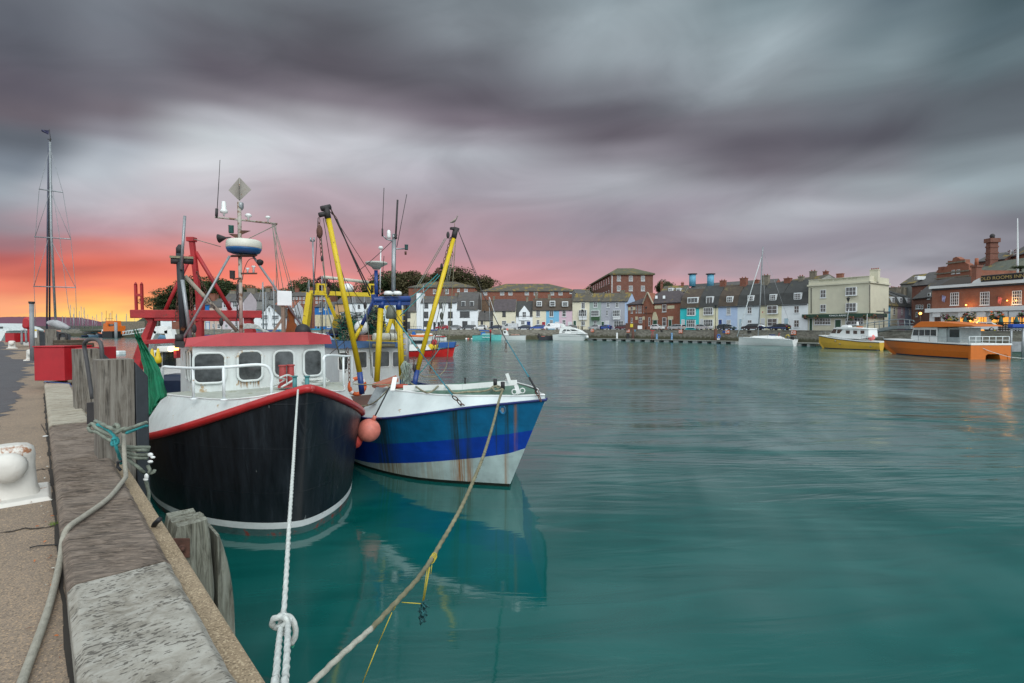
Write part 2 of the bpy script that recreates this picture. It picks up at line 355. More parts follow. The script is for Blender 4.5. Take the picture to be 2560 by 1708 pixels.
# ---- near quay frame: x runs away along the edge, y inland
QA = atan2(.735, -.68); Q = Frame((-.99, 1.84, 0), QA)
def speck(name, c1, c2, c3, rough=.85, sc=60, bump=.5, stain=(.1,.09,.08)):
    m = bpy.data.materials.new(name); m.use_nodes = True; t = m.node_tree; b = t.nodes['Principled BSDF']
    oc = N(t, 'ShaderNodeTexCoord').outputs['Object']
    a = N(t, 'ShaderNodeTexNoise', i={'Vector': oc, 'Scale': 1.3, 'Detail': 8., 'Roughness': .7}).outputs[0]
    v = N(t, 'ShaderNodeTexVoronoi', i={'Vector': oc, 'Scale': sc*2.0})
    hs = N(t, 'ShaderNodeSeparateColor', i={0: v.outputs['Color']}).outputs[0]
    c = Mix(t, N(t, 'ShaderNodeMapRange', i={0: a, 1: .35, 2: .65}).outputs[0], c1, c2)
    c = Mix(t, N(t, 'ShaderNodeMapRange', i={0: hs, 1: .72, 2: .95, 3: 0., 4: .75}).outputs[0], c, c3)
    c = Mix(t, N(t, 'ShaderNodeMapRange', i={0: hs, 1: .25, 2: .05, 3: 0., 4: .6}).outputs[0], c, tuple(x*.35 for x in c1))
    a2 = N(t, 'ShaderNodeTexNoise', i={'Vector': oc, 'Scale': .7, 'Detail': 9., 'Roughness': .75, 'Distortion': .8}).outputs[0]
    c = Mix(t, N(t, 'ShaderNodeMapRange', i={0: a2, 1: .56, 2: .68, 3: 0., 4: .7}).outputs[0], c, stain)
    t.links.new(c, b.inputs['Base Color']); b.inputs['Roughness'].default_value = rough
    nb = N(t, 'ShaderNodeTexNoise', i={'Vector': oc, 'Scale': sc*1.5, 'Detail': 3.}).outputs[0]
    hh = Mth(t, 'ADD', Mth(t, 'MULTIPLY', v.outputs['Distance'], .6), nb)
    t.links.new(N(t, 'ShaderNodeBump', i={'Height': hh, 'Strength': bump, 'Distance': .004}).outputs[0], b.inputs['Normal'])
    return m
m_conc = speck('exposed_gravel_concrete', (.19,.15,.115), (.25,.195,.145), (.42,.30,.19), sc=75, stain=(.115,.095,.075))
m_edge = speck('pale_gravel_concrete', (.25,.19,.12), (.31,.245,.165), (.50,.41,.28), sc=70, bump=.9, stain=(.2,.15,.1))
m_asph = speck('dark_asphalt', (.062,.062,.07), (.078,.078,.085), (.13,.13,.135), sc=110, bump=.3, stain=(.055,.05,.052))
m_road = mat('far_road_asphalt', (.07,.07,.075), .9)
qm = MB(); Lq = 75
qm.box((-9, -.105, -2.5), (Lq, .0, 2.075), Q.M)
qm.box((-9, .0, -2.5), (Lq, 1.2, 1.995), Q.M)
qw = struct(qm.build('quay_wall', m_edge, bevel=.015))
pv = MB(); o0 = Q.w(-9, .44, 2.0)
pts = [Q.w(-9, .3, 2.0), Q.w(Lq, .3, 2.0), Q.w(Lq+10, 40, 2.0), Q.w(-9, 40, 2.0)]
pv.poly(pts); struct(pv.build('quay_pavement', m_conc))
E_ = [(1417,0),(0,1080),(22,1022),(56,995),(36,980),(56,964),(67,940),(74,917),(69,895),(45,875),(13,862)]
ed = [G(px, py, 2.004) for px, py in E_[1:]]
fine_e = []
for a_, b_ in zip(ed, ed[1:]):
    for k in range(9):
        p = a_.lerp(b_, k/9); L_ = (b_-a_).length*.05; fine_e.append(p+V((random.uniform(-L_, L_), random.uniform(-L_, L_), 0)))
fine_e.append(ed[-1])
ap = MB(); pts = fine_e + [Q.w(Lq, 3.3, 2.004), Q.w(Lq+8, 30, 2.004), Q.w(-9, 30, 2.004), Q.w(-9, 3.9, 2.004), Q.w(2.0, 3.6, 2.004)]
ap.poly(pts); struct(ap.build('road', m_asph))
# cracks and joints in the pavement
ck = MB(); m_crack = mat('dark_joint', (.03,.026,.022), .95, bump=0)
for path in ([(0,1332),(40,1326),(60,1319),(78,1323),(110,1318),(150,1312)], [(88,1175),(105,1173),(128,1170)]):
    P = []
    for a_, b_ in zip(path, path[1:]):
        for k in range(6): P.append(G(a_[0]+(b_[0]-a_[0])*k/6, a_[1]+(b_[1]-a_[1])*k/6+random.uniform(-1.2,1.2), 2.006))
    for a_, b_ in zip(P, P[1:]):
        d = (b_-a_).normalized().cross(V((0,0,1)))*random.uniform(.005,.011); ck.poly([a_-d, b_-d, b_+d, a_+d])
P = [Q.w(k*.25-1.5, .452+random.uniform(-.006,.006), 2.005) for k in range(60)]
for a_, b_ in zip(P, P[1:]):
    d = (b_-a_).normalized().cross(V((0,0,1)))*random.uniform(.006,.02); ck.poly([a_-d, b_-d, b_+d, a_+d])
struct(ck.build('pavement_cracks', m_crack))
# ---- coping beams along the edge
def timber(name, c1, c2, c3, sx, rough=.85, bump=1., pits=0, wave=4., rot=0, dk=.22):
    m = bpy.data.materials.new(name); m.use_nodes = True; t = m.node_tree; b = t.nodes['Principled BSDF']
    oc = N(t, 'ShaderNodeTexCoord').outputs['Object']
    mp = N(t, 'ShaderNodeMapping', i={'Vector': N(t, 'ShaderNodeMapping', i={'Vector': oc, 'Rotation': (0,0,R(rot))}).outputs[0], 'Scale': sx}).outputs[0]
    a = N(t, 'ShaderNodeTexNoise', i={'Vector': mp, 'Scale': 2.2, 'Detail': 9., 'Roughness': .72, 'Distortion': wave*.25}).outputs[0]
    a2 = N(t, 'ShaderNodeTexNoise', i={'Vector': oc, 'Scale': 2.6, 'Detail': 5., 'Roughness': .6}).outputs[0]
    c = Ramp(t, a, [(.36, tuple(x*dk for x in c1)), (.44, c1), (.55, c2), (.75, c3)])
    c = Mix(t, N(t, 'ShaderNodeMapRange', i={0: a2, 1: .4, 2: .7, 3: 0., 4: .55}).outputs[0], c, c3)
    hh = a
    if pits:
        mp2 = N(t, 'ShaderNodeMapping', i={'Vector': oc, 'Rotation': (0, 0, 0), 'Scale': (44, 19, 14)}).outputs[0]
        dn = N(t, 'ShaderNodeTexNoise', i={'Vector': oc, 'Scale': 9., 'Detail': 2.}).outputs['Color']
        mp2 = N(t, 'ShaderNodeVectorMath', operation='ADD', i={0: mp2, 1: dn}).outputs[0]
        v = N(t, 'ShaderNodeTexNoise', i={'Vector': mp2, 'Scale': 1.5, 'Detail': 4., 'Roughness': .6}).outputs[0]
        k = N(t, 'ShaderNodeTexNoise', i={'Vector': oc, 'Scale': 3.2, 'Detail': 4., 'Roughness': .6}).outputs[0]
        g = N(t, 'ShaderNodeMapRange', i={0: Mth(t, 'ADD', v, Mth(t, 'MULTIPLY', k, .45)), 1: .79, 2: .83, 3: 0., 4: .85}).outputs[0]
        c = Mix(t, g, c, (.07,.065,.055)); hh = Mth(t, 'SUBTRACT', a, Mth(t, 'MULTIPLY', g, .9))
    t.links.new(c, b.inputs['Base Color']); b.inputs['Roughness'].default_value = rough
    t.links.new(N(t, 'ShaderNodeBump', i={'Height': hh, 'Strength': bump, 'Distance': .02}).outputs[0], b.inputs['Normal'])
    return m
m_tbrown = timber('furrowed_brown_timber', (.085,.064,.048), (.22,.17,.13), (.38,.32,.27), (13, 3.6, 5), wave=5, rot=32, bump=1.6)
m_tpale = timber('pitted_pale_timber', (.22,.205,.17), (.31,.30,.265), (.41,.41,.37), (5, 4, 4), pits=1, bump=.5, dk=.75, wave=2.)
m_tpale2 = timber('washed_pale_timber', (.24,.21,.16), (.36,.33,.26), (.45,.43,.36), (9, 2.2, 3), bump=.5)
m_post = timber('grey_weathered_post', (.11,.095,.078), (.19,.175,.15), (.27,.26,.235), (12, 12, .7), bump=.6)
m_pile = timber('mossy_grey_pile', (.13,.13,.10), (.23,.24,.20), (.33,.35,.30), (11, 11, 1.1), bump=1.)
def coping(x0, x1, mt, label, dz=0, wd=.44):
    c = MB(); n = max(2, int((x1-x0)/.12)); rings = []
    for i in range(n+1):
        x = x0+.004+(x1-x0-.008)*i/n; q = random.uniform(-.004,.004)
        z1 = 2.15+dz+random.uniform(-.003,.003)
        rings.append([V((x, q, 1.98)), V((x, q, z1-.03)), V((x, .03+q, z1)), V((x, wd*.5, z1+random.uniform(-.004,.003))), V((x, wd-.03, z1)), V((x, wd, z1-.03)), V((x, wd, 1.98))])
    o0 = thing('coping_beam', label, 'coping beam', Q.w(x0, 0, 0), QA, 'timber beams capping the quay edge')
    for r in rings:
        for p in r: p.x -= x0
    c.loft(rings, cap=True, sm=False); c.build('beam', mt, o0, local=True, bevel=.006)
coping(-8, 1.36, m_tpale, 'pale pitted timber coping beam nearest the viewer, at the bottom of the photo')
coping(1.375, 7.15, m_tbrown, 'dark brown deeply furrowed timber coping beam crossed by the grey rope', .0)
coping(7.2, 15.3, m_tpale2, 'washed pale timber coping beam running up to the big red box')
coping(16.6, 30, m_tpale2, 'pale coping beam beyond the big red box')
coping(30.1, 62, m_tpale2, 'farthest pale coping beam past the small red box')
# ---- far shore
FQ = [(150,215),(380,176),(700,162),(1000,154),(1200,151),(1450,148),(1560,138),(1700,125),(1850,112),(2050,97),(2300,84),(2560,74),(2900,62)]
GZ = 2.9
def fq(px):
    for (a_, ya), (b_, yb) in zip(FQ, FQ[1:]):
        if px <= b_: Y = ya+(yb-ya)*(px-a_)/(b_-a_); break
    return V(((px-1280)/F*Y, Y, 0))
m_qstone = bpy.data.materials.new('old_quay_stone'); m_qstone.use_nodes = True; t = m_qstone.node_tree; b = t.nodes['Principled BSDF']
oc = N(t, 'ShaderNodeTexCoord').outputs['Object']; sz = N(t, 'ShaderNodeSeparateXYZ', i={0: oc}).outputs[2]
nz = N(t, 'ShaderNodeTexNoise', i={'Vector': N(t, 'ShaderNodeMapping', i={'Vector': oc, 'Scale': (1,1,3)}).outputs[0], 'Scale': 1.1, 'Detail': 8., 'Roughness': .75}).outputs[0]
cc = Ramp(t, nz, [(.3, (.07,.065,.055)), (.5, (.20,.19,.16)), (.7, (.32,.31,.27))])
n2_ = N(t, 'ShaderNodeTexNoise', i={'Vector': N(t, 'ShaderNodeMapping', i={'Vector': oc, 'Scale': (2.2,2.2,.25)}).outputs[0], 'Scale': 1., 'Detail': 4.}).outputs[0]
alg = N(t, 'ShaderNodeMapRange', i={0: Mth(t, 'ADD', sz, Mth(t, 'MULTIPLY', n2_, 1.6)), 1: 2.35, 2: 1.9, 3: 0., 4: .85}).outputs[0]
cc = Mix(t, alg, cc, Mix(t, nz, (.02,.022,.010), (.10,.095,.045)))
t.links.new(cc, b.inputs['Base Color']); b.inputs['Roughness'].default_value = .9
t.links.new(N(t, 'ShaderNodeBump', i={'Height': nz, 'Strength': .8, 'Distance': .15}).outputs[0], b.inputs['Normal'])
fw = MB(); P = [fq(x) for x in [150, 380, 540, 700, 850, 1000, 1200, 1450, 1500, 1560, 1630, 1700, 1775, 1850, 1950, 2050, 2180, 2300, 2430, 2560, 2900]]
for a_, b_ in zip(P, P[1:]):
    d = (b_-a_).normalized(); nrm = V((-d.y, d.x, 0))
    z = V((0,0,1)); fw.add([a_-z*2, b_-z*2, b_+z*1.75, a_+z*1.75], [(0,1,2,3)])
    i_ = nrm*.25; fw.add([a_+z*1.75, b_+z*1.75, b_+i_+z*1.75, a_+i_+z*1.75, a_+i_+z*3.0, b_+i_+z*3.0, b_+i_*2.4+z*3.0, a_+i_*2.4+z*3.0, a_+i_*2.4+z*(GZ-.1), b_+i_*2.4+z*(GZ-.1)], [(0,1,2,3),(3,2,5,4),(4,5,6,7),(7,6,9,8)])
tag(fw.build('quay_wall', m_qstone), 'old stone wall of the far quay with a green tide band', 'quay wall')
fg = MB(); back_ = [V((p.x*2.6, p.y*2.6+60, 0)) for p in P]
for i in range(len(P)-1):
    fg.poly([P[i]+V((0,.3,GZ)), P[i+1]+V((0,.3,GZ)), back_[i+1]+V((0,0,GZ)), back_[i]+V((0,0,GZ))])
struct(fg.build('ground', m_road))
# ---- wooded rise behind the far houses
m_hill = mat('hill_grass', (.03,.045,.018), .95, sc=.05, bump=0, var=.6)
hm = MB(); nx, ny = 44, 14; vs = []
def hillz(px, v):
    k = {200:4,330:6,420:17,520:24,640:17,760:12,880:16,1000:20,1150:21,1250:18,1350:5,1600:4,2600:4}
    ks = sorted(k); 
    for a_, b_ in zip(ks, ks[1:]):
        if px <= b_: f = (px-a_)/(b_-a_); f = f*f*(3-2*f); hh = k[a_]+(k[b_]-k[a_])*f; break
    else: hh = 4
    return max(GZ, hh*sin(min(1, v*1.6)*pi/2))
for j in range(ny+1):
    for i in range(nx+1):
        px = 200+1500*i/nx; Y = 190+150*j/ny; z = hillz(px, j/ny)-(.6 if j == 0 else 0)
        vs.append(V(((px-1280)/F*Y, Y, z)))
hm.add(vs, [(j*(nx+1)+i, j*(nx+1)+i+1, (j+1)*(nx+1)+i+1, (j+1)*(nx+1)+i) for j in range(ny) for i in range(nx)], True)
struct(hm.build('hillside', m_hill))
# ---- far purple ridge across the bay
m_ridge = mat('distant_ridge', (.15,.075,.105), 1., sc=.002, bump=0, var=.15, spec=0)
rg = MB(); prof = [(-1400,742),(-300,776),(0,793),(60,792),(160,793),(200,794),(250,804),(300,806),(360,806),(470,812),(600,816),(1300,817)]
base = [A(px, 822, 4200) for px, py in prof]; top = [A(px, py, 4300) for px, py in prof]; bk = [A(px, 822, 5200) for px, py in prof]
def dn(px_, py_): return 0
fp = []
for (a_, ya), (b_, yb) in zip(prof, prof[1:]):
    for k in range(10): fp.append((a_+(b_-a_)*k/10, ya+(yb-ya)*k/10+random.uniform(-.5,.5)))
rs = [[A(px, 823, 4000), A(px, py+3, 4200), A(px, py, 4400), A(px, 823, 5400)] for px, py in fp]
rg.loft(rs, closed=False); struct(rg.build('hills', m_ridge))
bw = MB(); bw.bar(A(150, 821, 900), A(470, 821, 800), 14, 9); bw.bar(A(-200, 821, 1100), A(150, 821, 900), 14, 8)
tag(bw.build('breakwater', mat('breakwater_stone', (.10,.085,.08), .95, sc=.1)), 'long low grey stone breakwater closing the harbour below the distant ridge', 'breakwater')
# ================================================================== FISHING BOATS
def hullfun(T, wl, sh, shz, z0=0., k=1.):
    if len(wl) == 4: off, Lw, Bw, pw = wl; Ls, Bs, ps = sh
    else: off, tw = wl; Lw, Bw, pw = tw, 0, 0; Ls, Bs, ps = sh, 0, 0
    def hb(t, L, B, p):
        if isinstance(L, list): return interp(L, max(t, 0))
        tt = min(max(t/L, 0), 1); return B*(1-(1-tt)**2)**p
    def pt(q, z, side):
        t = T*q**2; zs = shz(t); v = (z-z0)/(zs-z0); vv = max(v, -.35)
        tap = 1-.10*max(0, (q-.75)/.25)**2
        y = (hb(t, Lw, Bw, pw)*(1-vv**k if vv > 0 else 1+.25*vv)+hb(t, Ls, Bs, ps)*(vv**k if vv > 0 else 0))*tap
        return V((-off*(1-v)-t*(T-off*(1-v))/T, side*y, z))
    return pt
def hull(fr, pt, levels, shz, T, mats, parent, n=44):
    # levels: list of (height function or fraction, material index of the strip above)
    mb = MB(); qs = [i/n for i in range(n+1)]
    def lev(f, q): return f(T*q*q) if callable(f) else f
    for (f0, m0), (f1, _) in zip(levels, levels[1:]):
        mb.cur = m0; rows = 4 if m0 == 0 else 1; rings = []
        for j in range(rows+1):
            r = []
            for sd, qq in ((-1, qs[::-1]), (1, qs[1:])):
                for q in qq:
                    z = lev(f0, q)+(lev(f1, q)-lev(f0, q))*j/rows; r.append(fr.w(pt(q, z, sd)))
            rings.append(r)
        mb.loft(rings, closed=False)
    mb.cur = 0; zs = shz(T)
    mb.poly([fr.w(pt(1, z, sd)) for z, sd in ((-.4,-1),(zs,-1),(zs,1),(-.4,1))])
    return mb.build('hull', mats, parent)
def rrect(x0, y0, x1, y1, r, n=5):   # rounded outline
    o = []
    for cx, cy, a0 in ((x1-r,y1-r,0),(x0+r,y1-r,90),(x0+r,y0+r,180),(x1-r,y0+r,270)):
        for k in range(n+1): a = R(a0+90*k/n); o.append((cx+r*cos(a), cy+r*sin(a)))
    return o
def window3(parent, c, ux, w, h, r, fm, gm, proud=.012, fw=.035, name='window'):
    # framed pane on a wall: c centre, ux horizontal unit vector in the wall, normal toward viewer
    ux = V(ux).normalized(); nr = ux.cross(V((0,0,1))); c = V(c)
    O = rrect(-w/2-fw, -h/2-fw, w/2+fw, h/2+fw, r+fw); I_ = rrect(-w/2, -h/2, w/2, h/2, r)
    mk = lambda p, d: c+ux*p[0]+V((0,0,p[1]))+nr*d
    m = MB(); m.loft([[mk(p, 0) for p in O], [mk(p, proud) for p in O], [mk(p, proud*1.3) for p in [(a[0]*.5+b[0]*.5, a[1]*.5+b[1]*.5) for a, b in zip(O, I_)]], [mk(p, proud) for p in I_], [mk(p, -.0) for p in I_]], sm=False)
    f = m.build(name, fm, parent)
    g = MB(); g.poly([mk(p, .004) for p in I_]); g.build('pane', gm, f)
    return f
# ---------------------------------------------------------------- black boat
FB = Frame((-3.275, 8.186, 0), atan2(-cos(.668), sin(.668)))
m_blackhull = bpy.data.materials.new('black_hull_paint'); m_blackhull.use_nodes = True
t = m_blackhull.node_tree; b = t.nodes['Principled BSDF']; oc = N(t, 'ShaderNodeTexCoord').outputs['Object']
n_ = N(t, 'ShaderNodeTexNoise', i={'Vector': N(t, 'ShaderNodeMapping', i={'Vector': oc, 'Scale': (3,3,.35)}).outputs[0], 'Scale': 2., 'Detail': 9., 'Roughness': .75}).outputs[0]
c = Ramp(t, n_, [(.3,(.003,.004,.006)),(.55,(.008,.011,.016)),(.78,(.025,.035,.045))])
v = N(t, 'ShaderNodeTexNoise', i={'Vector': N(t, 'ShaderNodeMapping', i={'Vector': oc, 'Scale': (5,5,2)}).outputs[0], 'Scale': 2.3, 'Detail': 3.}).outputs[0]
c = Mix(t, N(t, 'ShaderNodeMapRange', i={0: v, 1: .735, 2: .75, 3: 0., 4: .35}).outputs[0], c, (.3,.34,.34))
t.links.new(c, b.inputs['Base Color']); b.inputs['Roughness'].default_value = .34
t.links.new(N(t, 'ShaderNodeMapRange', i={0: n_, 1: .3, 2: .7, 3: .28, 4: .5}).outputs[0], b.inputs['Roughness'])
dent = N(t, 'ShaderNodeTexNoise', i={'Vector': oc, 'Scale': 1.6, 'Detail': 2.}).outputs[0]
def seams(t, oc, h, d):   # welded plate seams: shallow ridges between big plates
    s_ = N(t, 'ShaderNodeSeparateXYZ', i={0: oc}).outputs; v_ = N(t, 'ShaderNodeCombineXYZ', i={0: s_[0], 1: s_[2], 2: 0.}).outputs[0]
    k = N(t, 'ShaderNodeTexBrick', i={'Vector': v_, 'Scale': 1., 'Mortar Size': .011, 'Mortar Smooth': .6, 'Brick Width': 1.25, 'Row Height': .74, 'Color1': (0,0,0,1), 'Color2': (0,0,0,1), 'Mortar': (1,1,1,1)}).outputs[0]
    return N(t, 'ShaderNodeBump', i={'Height': Mth(t, 'ADD', h, Mth(t, 'MULTIPLY', k, .12)), 'Strength': .32, 'Distance': d}).outputs[0]
t.links.new(seams(t, oc, dent, .07), b.inputs['Normal'])
m_stripe = mat('greyish_white_stripe', (.56,.61,.62), .5, var=.15, rust=.12, rcol=(.2,.22,.2))
m_boot = mat('flaking_teal_red_antifouling', (.035,.10,.10), .8, var=.5, rust=.55, rsc=6, rcol=(.16,.03,.02), bump=.6)
T1 = 9.3
def rz1(t):
    tt = min(t/3.77, 1); return 2.469-1.111*tt-.848*tt*(1-tt)+max(0, t-3.77)*.03
pt1 = hullfun(T1, (.42, 3.9, 1.86, .62), (3.77, 2.08, .862), rz1, k=1.15)
bb = thing('fishing_boat', 'black hulled fishing boat with red rail, white wheelhouse and pinkish red roof', 'fishing boat', FB.w(-4.5, 0, 0), FB.a, 'two fishing boats moored side by side')
hull(FB, pt1, [(-.45, 2), (.125, 1), (.235, 0), (rz1, 0)], rz1, T1, [m_blackhull, m_stripe, m_boot], bb)
mb = MB(); n = 60; P = []
for sd, qq in ((-1, [1-i/n for i in range(n)]), (1, [i/n for i in range(n+1)])):
    for q in qq:
        p = pt1(q, rz1(T1*q*q), sd); p.y += sd*.02; p.z += .01
        if q == 0: p.x += .03
        P.append(FB.w(p))
mb.tube(P, .068, 12); mb.build('rubbing_rail', m_red, bb)
mb = MB(); P = [FB.w(pt1(q, .98, -1)+V((0,-.03,0))) for q in [.58+.42*i/12 for i in range(13)]]
mb.tube(P, .06, 10); mb.build('rubbing_strake', m_red, bb)
# whaleback foredeck
hd = [(0,.0),(.15,.24),(.36,.46),(.6,.73),(1.2,1.06),(2.2,1.42),(3.25,1.78)]
zd = [(0,2.50),(.2,2.42),(.5,2.33),(.9,2.27),(1.5,2.235),(3.25,2.2)]
ts = [3.25*(i/26)**1.6 for i in range(27)]
mb = MB()
for sd in (-1, 1):
    lo = []; hi = []
    for t_ in ts:
        q = sqrt(t_/T1); p = pt1(q, rz1(t_), sd); p.y -= sd*.02; lo.append(FB.w(p)); hi.append(FB.w(-t_-.06, sd*interp(hd, t_), interp(zd, t_)))
    for k in range(len(lo)-1): mb.add([lo[k], lo[k+1], hi[k+1], hi[k]], [(0,1,2,3)], True)
    # aft end slope
    q = sqrt(3.25/T1); mb.add([lo[-1], FB.w(-3.9, sd*1.95, rz1(3.9)), hi[-1]], [(0,1,2)])
wb = mb.build('bulwark', m_white, bb)
m_deck = mat('grimy_white_deck', (.42,.46,.41), .6, rust=.35, rsc=3, rcol=(.20,.21,.12), streak=.4, stcol=(.2,.2,.14), bump=.2)
mb = MB(); rows = []
for t_ in ts:
    h_ = interp(hd, t_); z_ = interp(zd, t_); rows.append([FB.w(-t_-.06, h_*j/5, z_+.03*(1-(j/5)**2)) for j in range(-5, 6)])
mb.loft(rows, closed=False); mb.build('foredeck', m_deck, bb)
mb = MB(); P = [FB.w(-t_-.06, -interp(hd, t_), interp(zd, t_)+.006) for t_ in ts[::-1]] + [FB.w(-t_-.06, interp(hd, t_), interp(zd, t_)+.006) for t_ in ts[1:]]
mb.tube(P, .014, 6); mb.build('deck_edge', m_whiteclean, bb)
mb = MB(); mb.poly([FB.w(-3.2, -1.9, 1.35), FB.w(-T1+.1, -1.7, 1.4), FB.w(-T1+.1, 1.7, 1.4), FB.w(-3.2, 1.9, 1.35)])
mb.poly([FB.w(-3.31, -1.75, 1.35), FB.w(-3.31, 1.75, 1.35), FB.w(-3.31, 1.75, 2.2), FB.w(-3.31, -1.75, 2.2)]); mb.build('main_deck', m_grey, bb)
# wheelhouse
WX = [(-2.83,-1.27),(-2.70,-.64),(-2.70,.74),(-2.83,1.23)]
A_ = [(-4.9,-1.27)]+WX+[(-4.9,1.23)]
mb = MB(); lo = [FB.w(x, y, 1.3) for x, y in A_]; hi = [FB.w(x-.03 if x > -4 else x, y*.985, 3.12) for x, y in A_]
for k in range(6):
    j = (k+1) % 6; mb.add([lo[k], lo[j], hi[j], hi[k]], [(0,1,2,3)])
whs = mb.build('wheelhouse', m_white, bb, bevel=.02)
def onwall(p0, p1, px, py):   # wall through p0,p1 (boat frame)
    nrm = V((p1[1]-p0[1], -(p1[0]-p0[0]), 0)); o = FB.I @ CP; d = FB.I.to_3x3() @ ray(px, py)
    k = (V((p0[0], p0[1], 0))-o).dot(nrm)/d.dot(nrm); return o+d*k
for (x0, y0, x1, y1), seg in (((487,885,561,955),0), ((597,880,653,949),1), ((687,879,733,938),1), ((761,877,802,937),2)):
    p0, p1 = WX[seg], WX[seg+1]
    a_, b_ = onwall(p0, p1, x0, y1), onwall(p0, p1, x1, y1); t_ = onwall(p0, p1, (x0+x1)/2, y0); bz = onwall(p0, p1, (x0+x1)/2, y1)
    c_ = (a_+b_)/2; c_.z = (t_.z+bz.z)/2; ux = V((p1[0]-p0[0], p1[1]-p0[1], 0)).normalized(); w_ = abs((b_-a_).dot(ux))
    window3(bb, FB.w(c_+V((.012,0,0))), FB.M.to_3x3() @ ux, w_, t_.z-bz.z, .1, m_white, m_glass, proud=.02, fw=.04)
for x_, w_ in ((-3.1,.26),(-3.55,.3)):
    window3(bb, FB.w(x_, -1.275, 2.72), FB.M.to_3x3() @ V((1,0,0)), w_, .55, .07, m_white, m_glass, proud=.015, fw=.03)
mb = MB(); OV = [(-5.0,-1.37),(-2.83,-1.38),(-2.58,-.68),(-2.58,.80),(-2.83,1.36),(-5.0,1.33)]
lo = [FB.w(x, y, 3.10) for x, y in OV]; hi = [FB.w(x-.02, y*.97, z) for (x, y), z in zip(OV, (3.22,3.26,3.355,3.365,3.29,3.27))]
for k in range(6):
    j = (k+1) % 6; mb.add([lo[k], lo[j], hi[j], hi[k]], [(0,1,2,3)])
mb.poly(hi); mb.poly(lo[::-1]); mb.build('roof', m_redroof, bb, bevel=.015)
mb = MB(); mb.cyl(FB.w(-2.95,-1.45,3.2), FB.w(-2.95,-1.45,3.33), .07); mb.box((-3.05,-1.52,3.08), (-2.85,-1.38,3.2), FB.M); mb.build('side_lamp', m_dark, bb)
mb = MB(); mb.cyl(FB.w(-3.1,-1.5,3.03), FB.w(-3.1,-1.5,3.10), .05); mb.build('deck_lamp', mat('lit_amber_lamp', (.9,.5,.1), emit=(1,.5,.12), es=6), bb)
def PB(px, py, x): return FB.w(FB.hit(px, py, 'x', x))
# rails
def bend(pts, r): return spline(pts, 5)
mb = MB(); rr = .026
legs = [((406,990),(402,921)),((484,998),(480,922)),((560,1000),(553,918)),((679,989),(664,921))]
zt = [2.21,2.23,2.28,2.3]
bz = [G(a_[0], a_[1], z_) for (a_, b_), z_ in zip(legs, zt)]
tz = [V((p.x, p.y, p.z+.53)) for p in bz]
top = [bz[0], bz[0].lerp(tz[0], .85), tz[0]*.93+tz[1]*.07, tz[1], tz[2], tz[2].lerp(tz[3], .8)+V((0,0,.02)), tz[3].lerp(bz[3], .2), bz[3]]
P = [top[0], top[1]] + spline(top[1:3]+[tz[0].lerp(tz[1], .3)], 6)[1:] + [tz[1], tz[2]] + spline([tz[2], tz[2].lerp(tz[3], .8), tz[3].lerp(bz[3], .3), bz[3].lerp(tz[3], .3)], 6)[1:] + [bz[3]]
mb.tube(P, rr, 10)
for k in (1, 2): mb.tube([bz[k], tz[k]], rr*.9, 8)
for p in bz: mb.lathe(p-V((0,0,.01)), [(.055,0),(.055,.02),(.03,.03)], 10)
mb.build('guard_rail', m_rail, bb)
mb = MB(); b0, b1, b2 = G(811,974,2.27), G(859,969,2.2), G(879,967,2.19)
t0, t1, t2 = [V((p.x, p.y, p.z+.66)) for p in (b0, b1, b2)]
mb.tube([b0]+spline([b0.lerp(t0, .75), b0.lerp(t0, .93), t0.lerp(t1, .25), t1], 6)+[t2, b2], rr*.95, 10); mb.tube([b1, t1], rr*.85, 8)
mb.build('guard_rail', m_rail, bb)
# bitts at the stem head
mb = MB()
for px, zt_ in ((737,2.43),(768,2.43)):
    p = G(px, 972, 2.44); mb.cyl(p-V((0,0,.1)), p+V((0,0,.20)), .035); mb.cyl(p+V((0,0,.2)), p+V((0,0,.215)), .05)
mb.build('bitt', mat('teal_bitt_paint', (.05,.20,.21), .5, rust=.2), bb)
mb = MB(); c_ = G(752, 975, 2.47); mb.box((-.3,-.27,2.40), (-.08,.27,2.455), FB.M); mb.build('bitt_base', m_redsteel, bb, bevel=.01)
p0 = G(707, 968, 2.3); p1 = G(727, 966, 2.3); mb = MB()
for p in (p0, p1): mb.cyl(p, p+V((0,0,.40)), .065, n=14); mb.cyl(p+V((0,0,.40)), p+V((0,0,.43)), .08, n=14)
mb.bar(p0+V((-.1,0,.01)), p1+V((.1,0,.01)), .34, .03); mb.build('mooring_post', mat('faded_red_post', (.36,.05,.05), .6, rust=.15), bb, bevel=.008)
p = G(671, 964, 2.27); mb = MB(); mb.lathe(p+V((.02,.3,.1)), [(.1,0),(.1,.18),(.09,.26),(.06,.32),(0.01,.35)], 14); mb.build('vent_cowl', m_rail, bb)
# mast and its gear
MX = -4.55
def tubes(name, m, segs, x, parent=bb, P_=PB):
    mb = MB()
    for a_, b_, r_ in segs: mb.tube([P_(*a_, x) if len(a_) == 2 else P_(*a_), P_(*b_, x) if len(b_) == 2 else P_(*b_)], r_, 10)
    return mb.build(name, m, parent)
m_mast = mat('rust_streaked_mast', (.40,.38,.34), .6, rust=.75, rsc=7, rcol=(.16,.09,.05), st=(1,1,1))
mast = tubes('mast', m_mast, [((603,835),(600,640),.04),((600,640),(598,505),.042)], MX)
tubes('cross_tree', m_mast, [((537,543),(693,560),.022)], MX)
tubes('aerial', m_dark, [((541,545),(542,522),.03),((543,522),(547,455),.008),((547,455),(550,400),.006)], MX)
def lathe_at(name, m, px, py, prof, x, parent=bb, P_=PB, ax=(0,0,1)):
    mb = MB(); mb.lathe(P_(px, py, x), prof, 16, ax); return mb.build(name, m, parent)
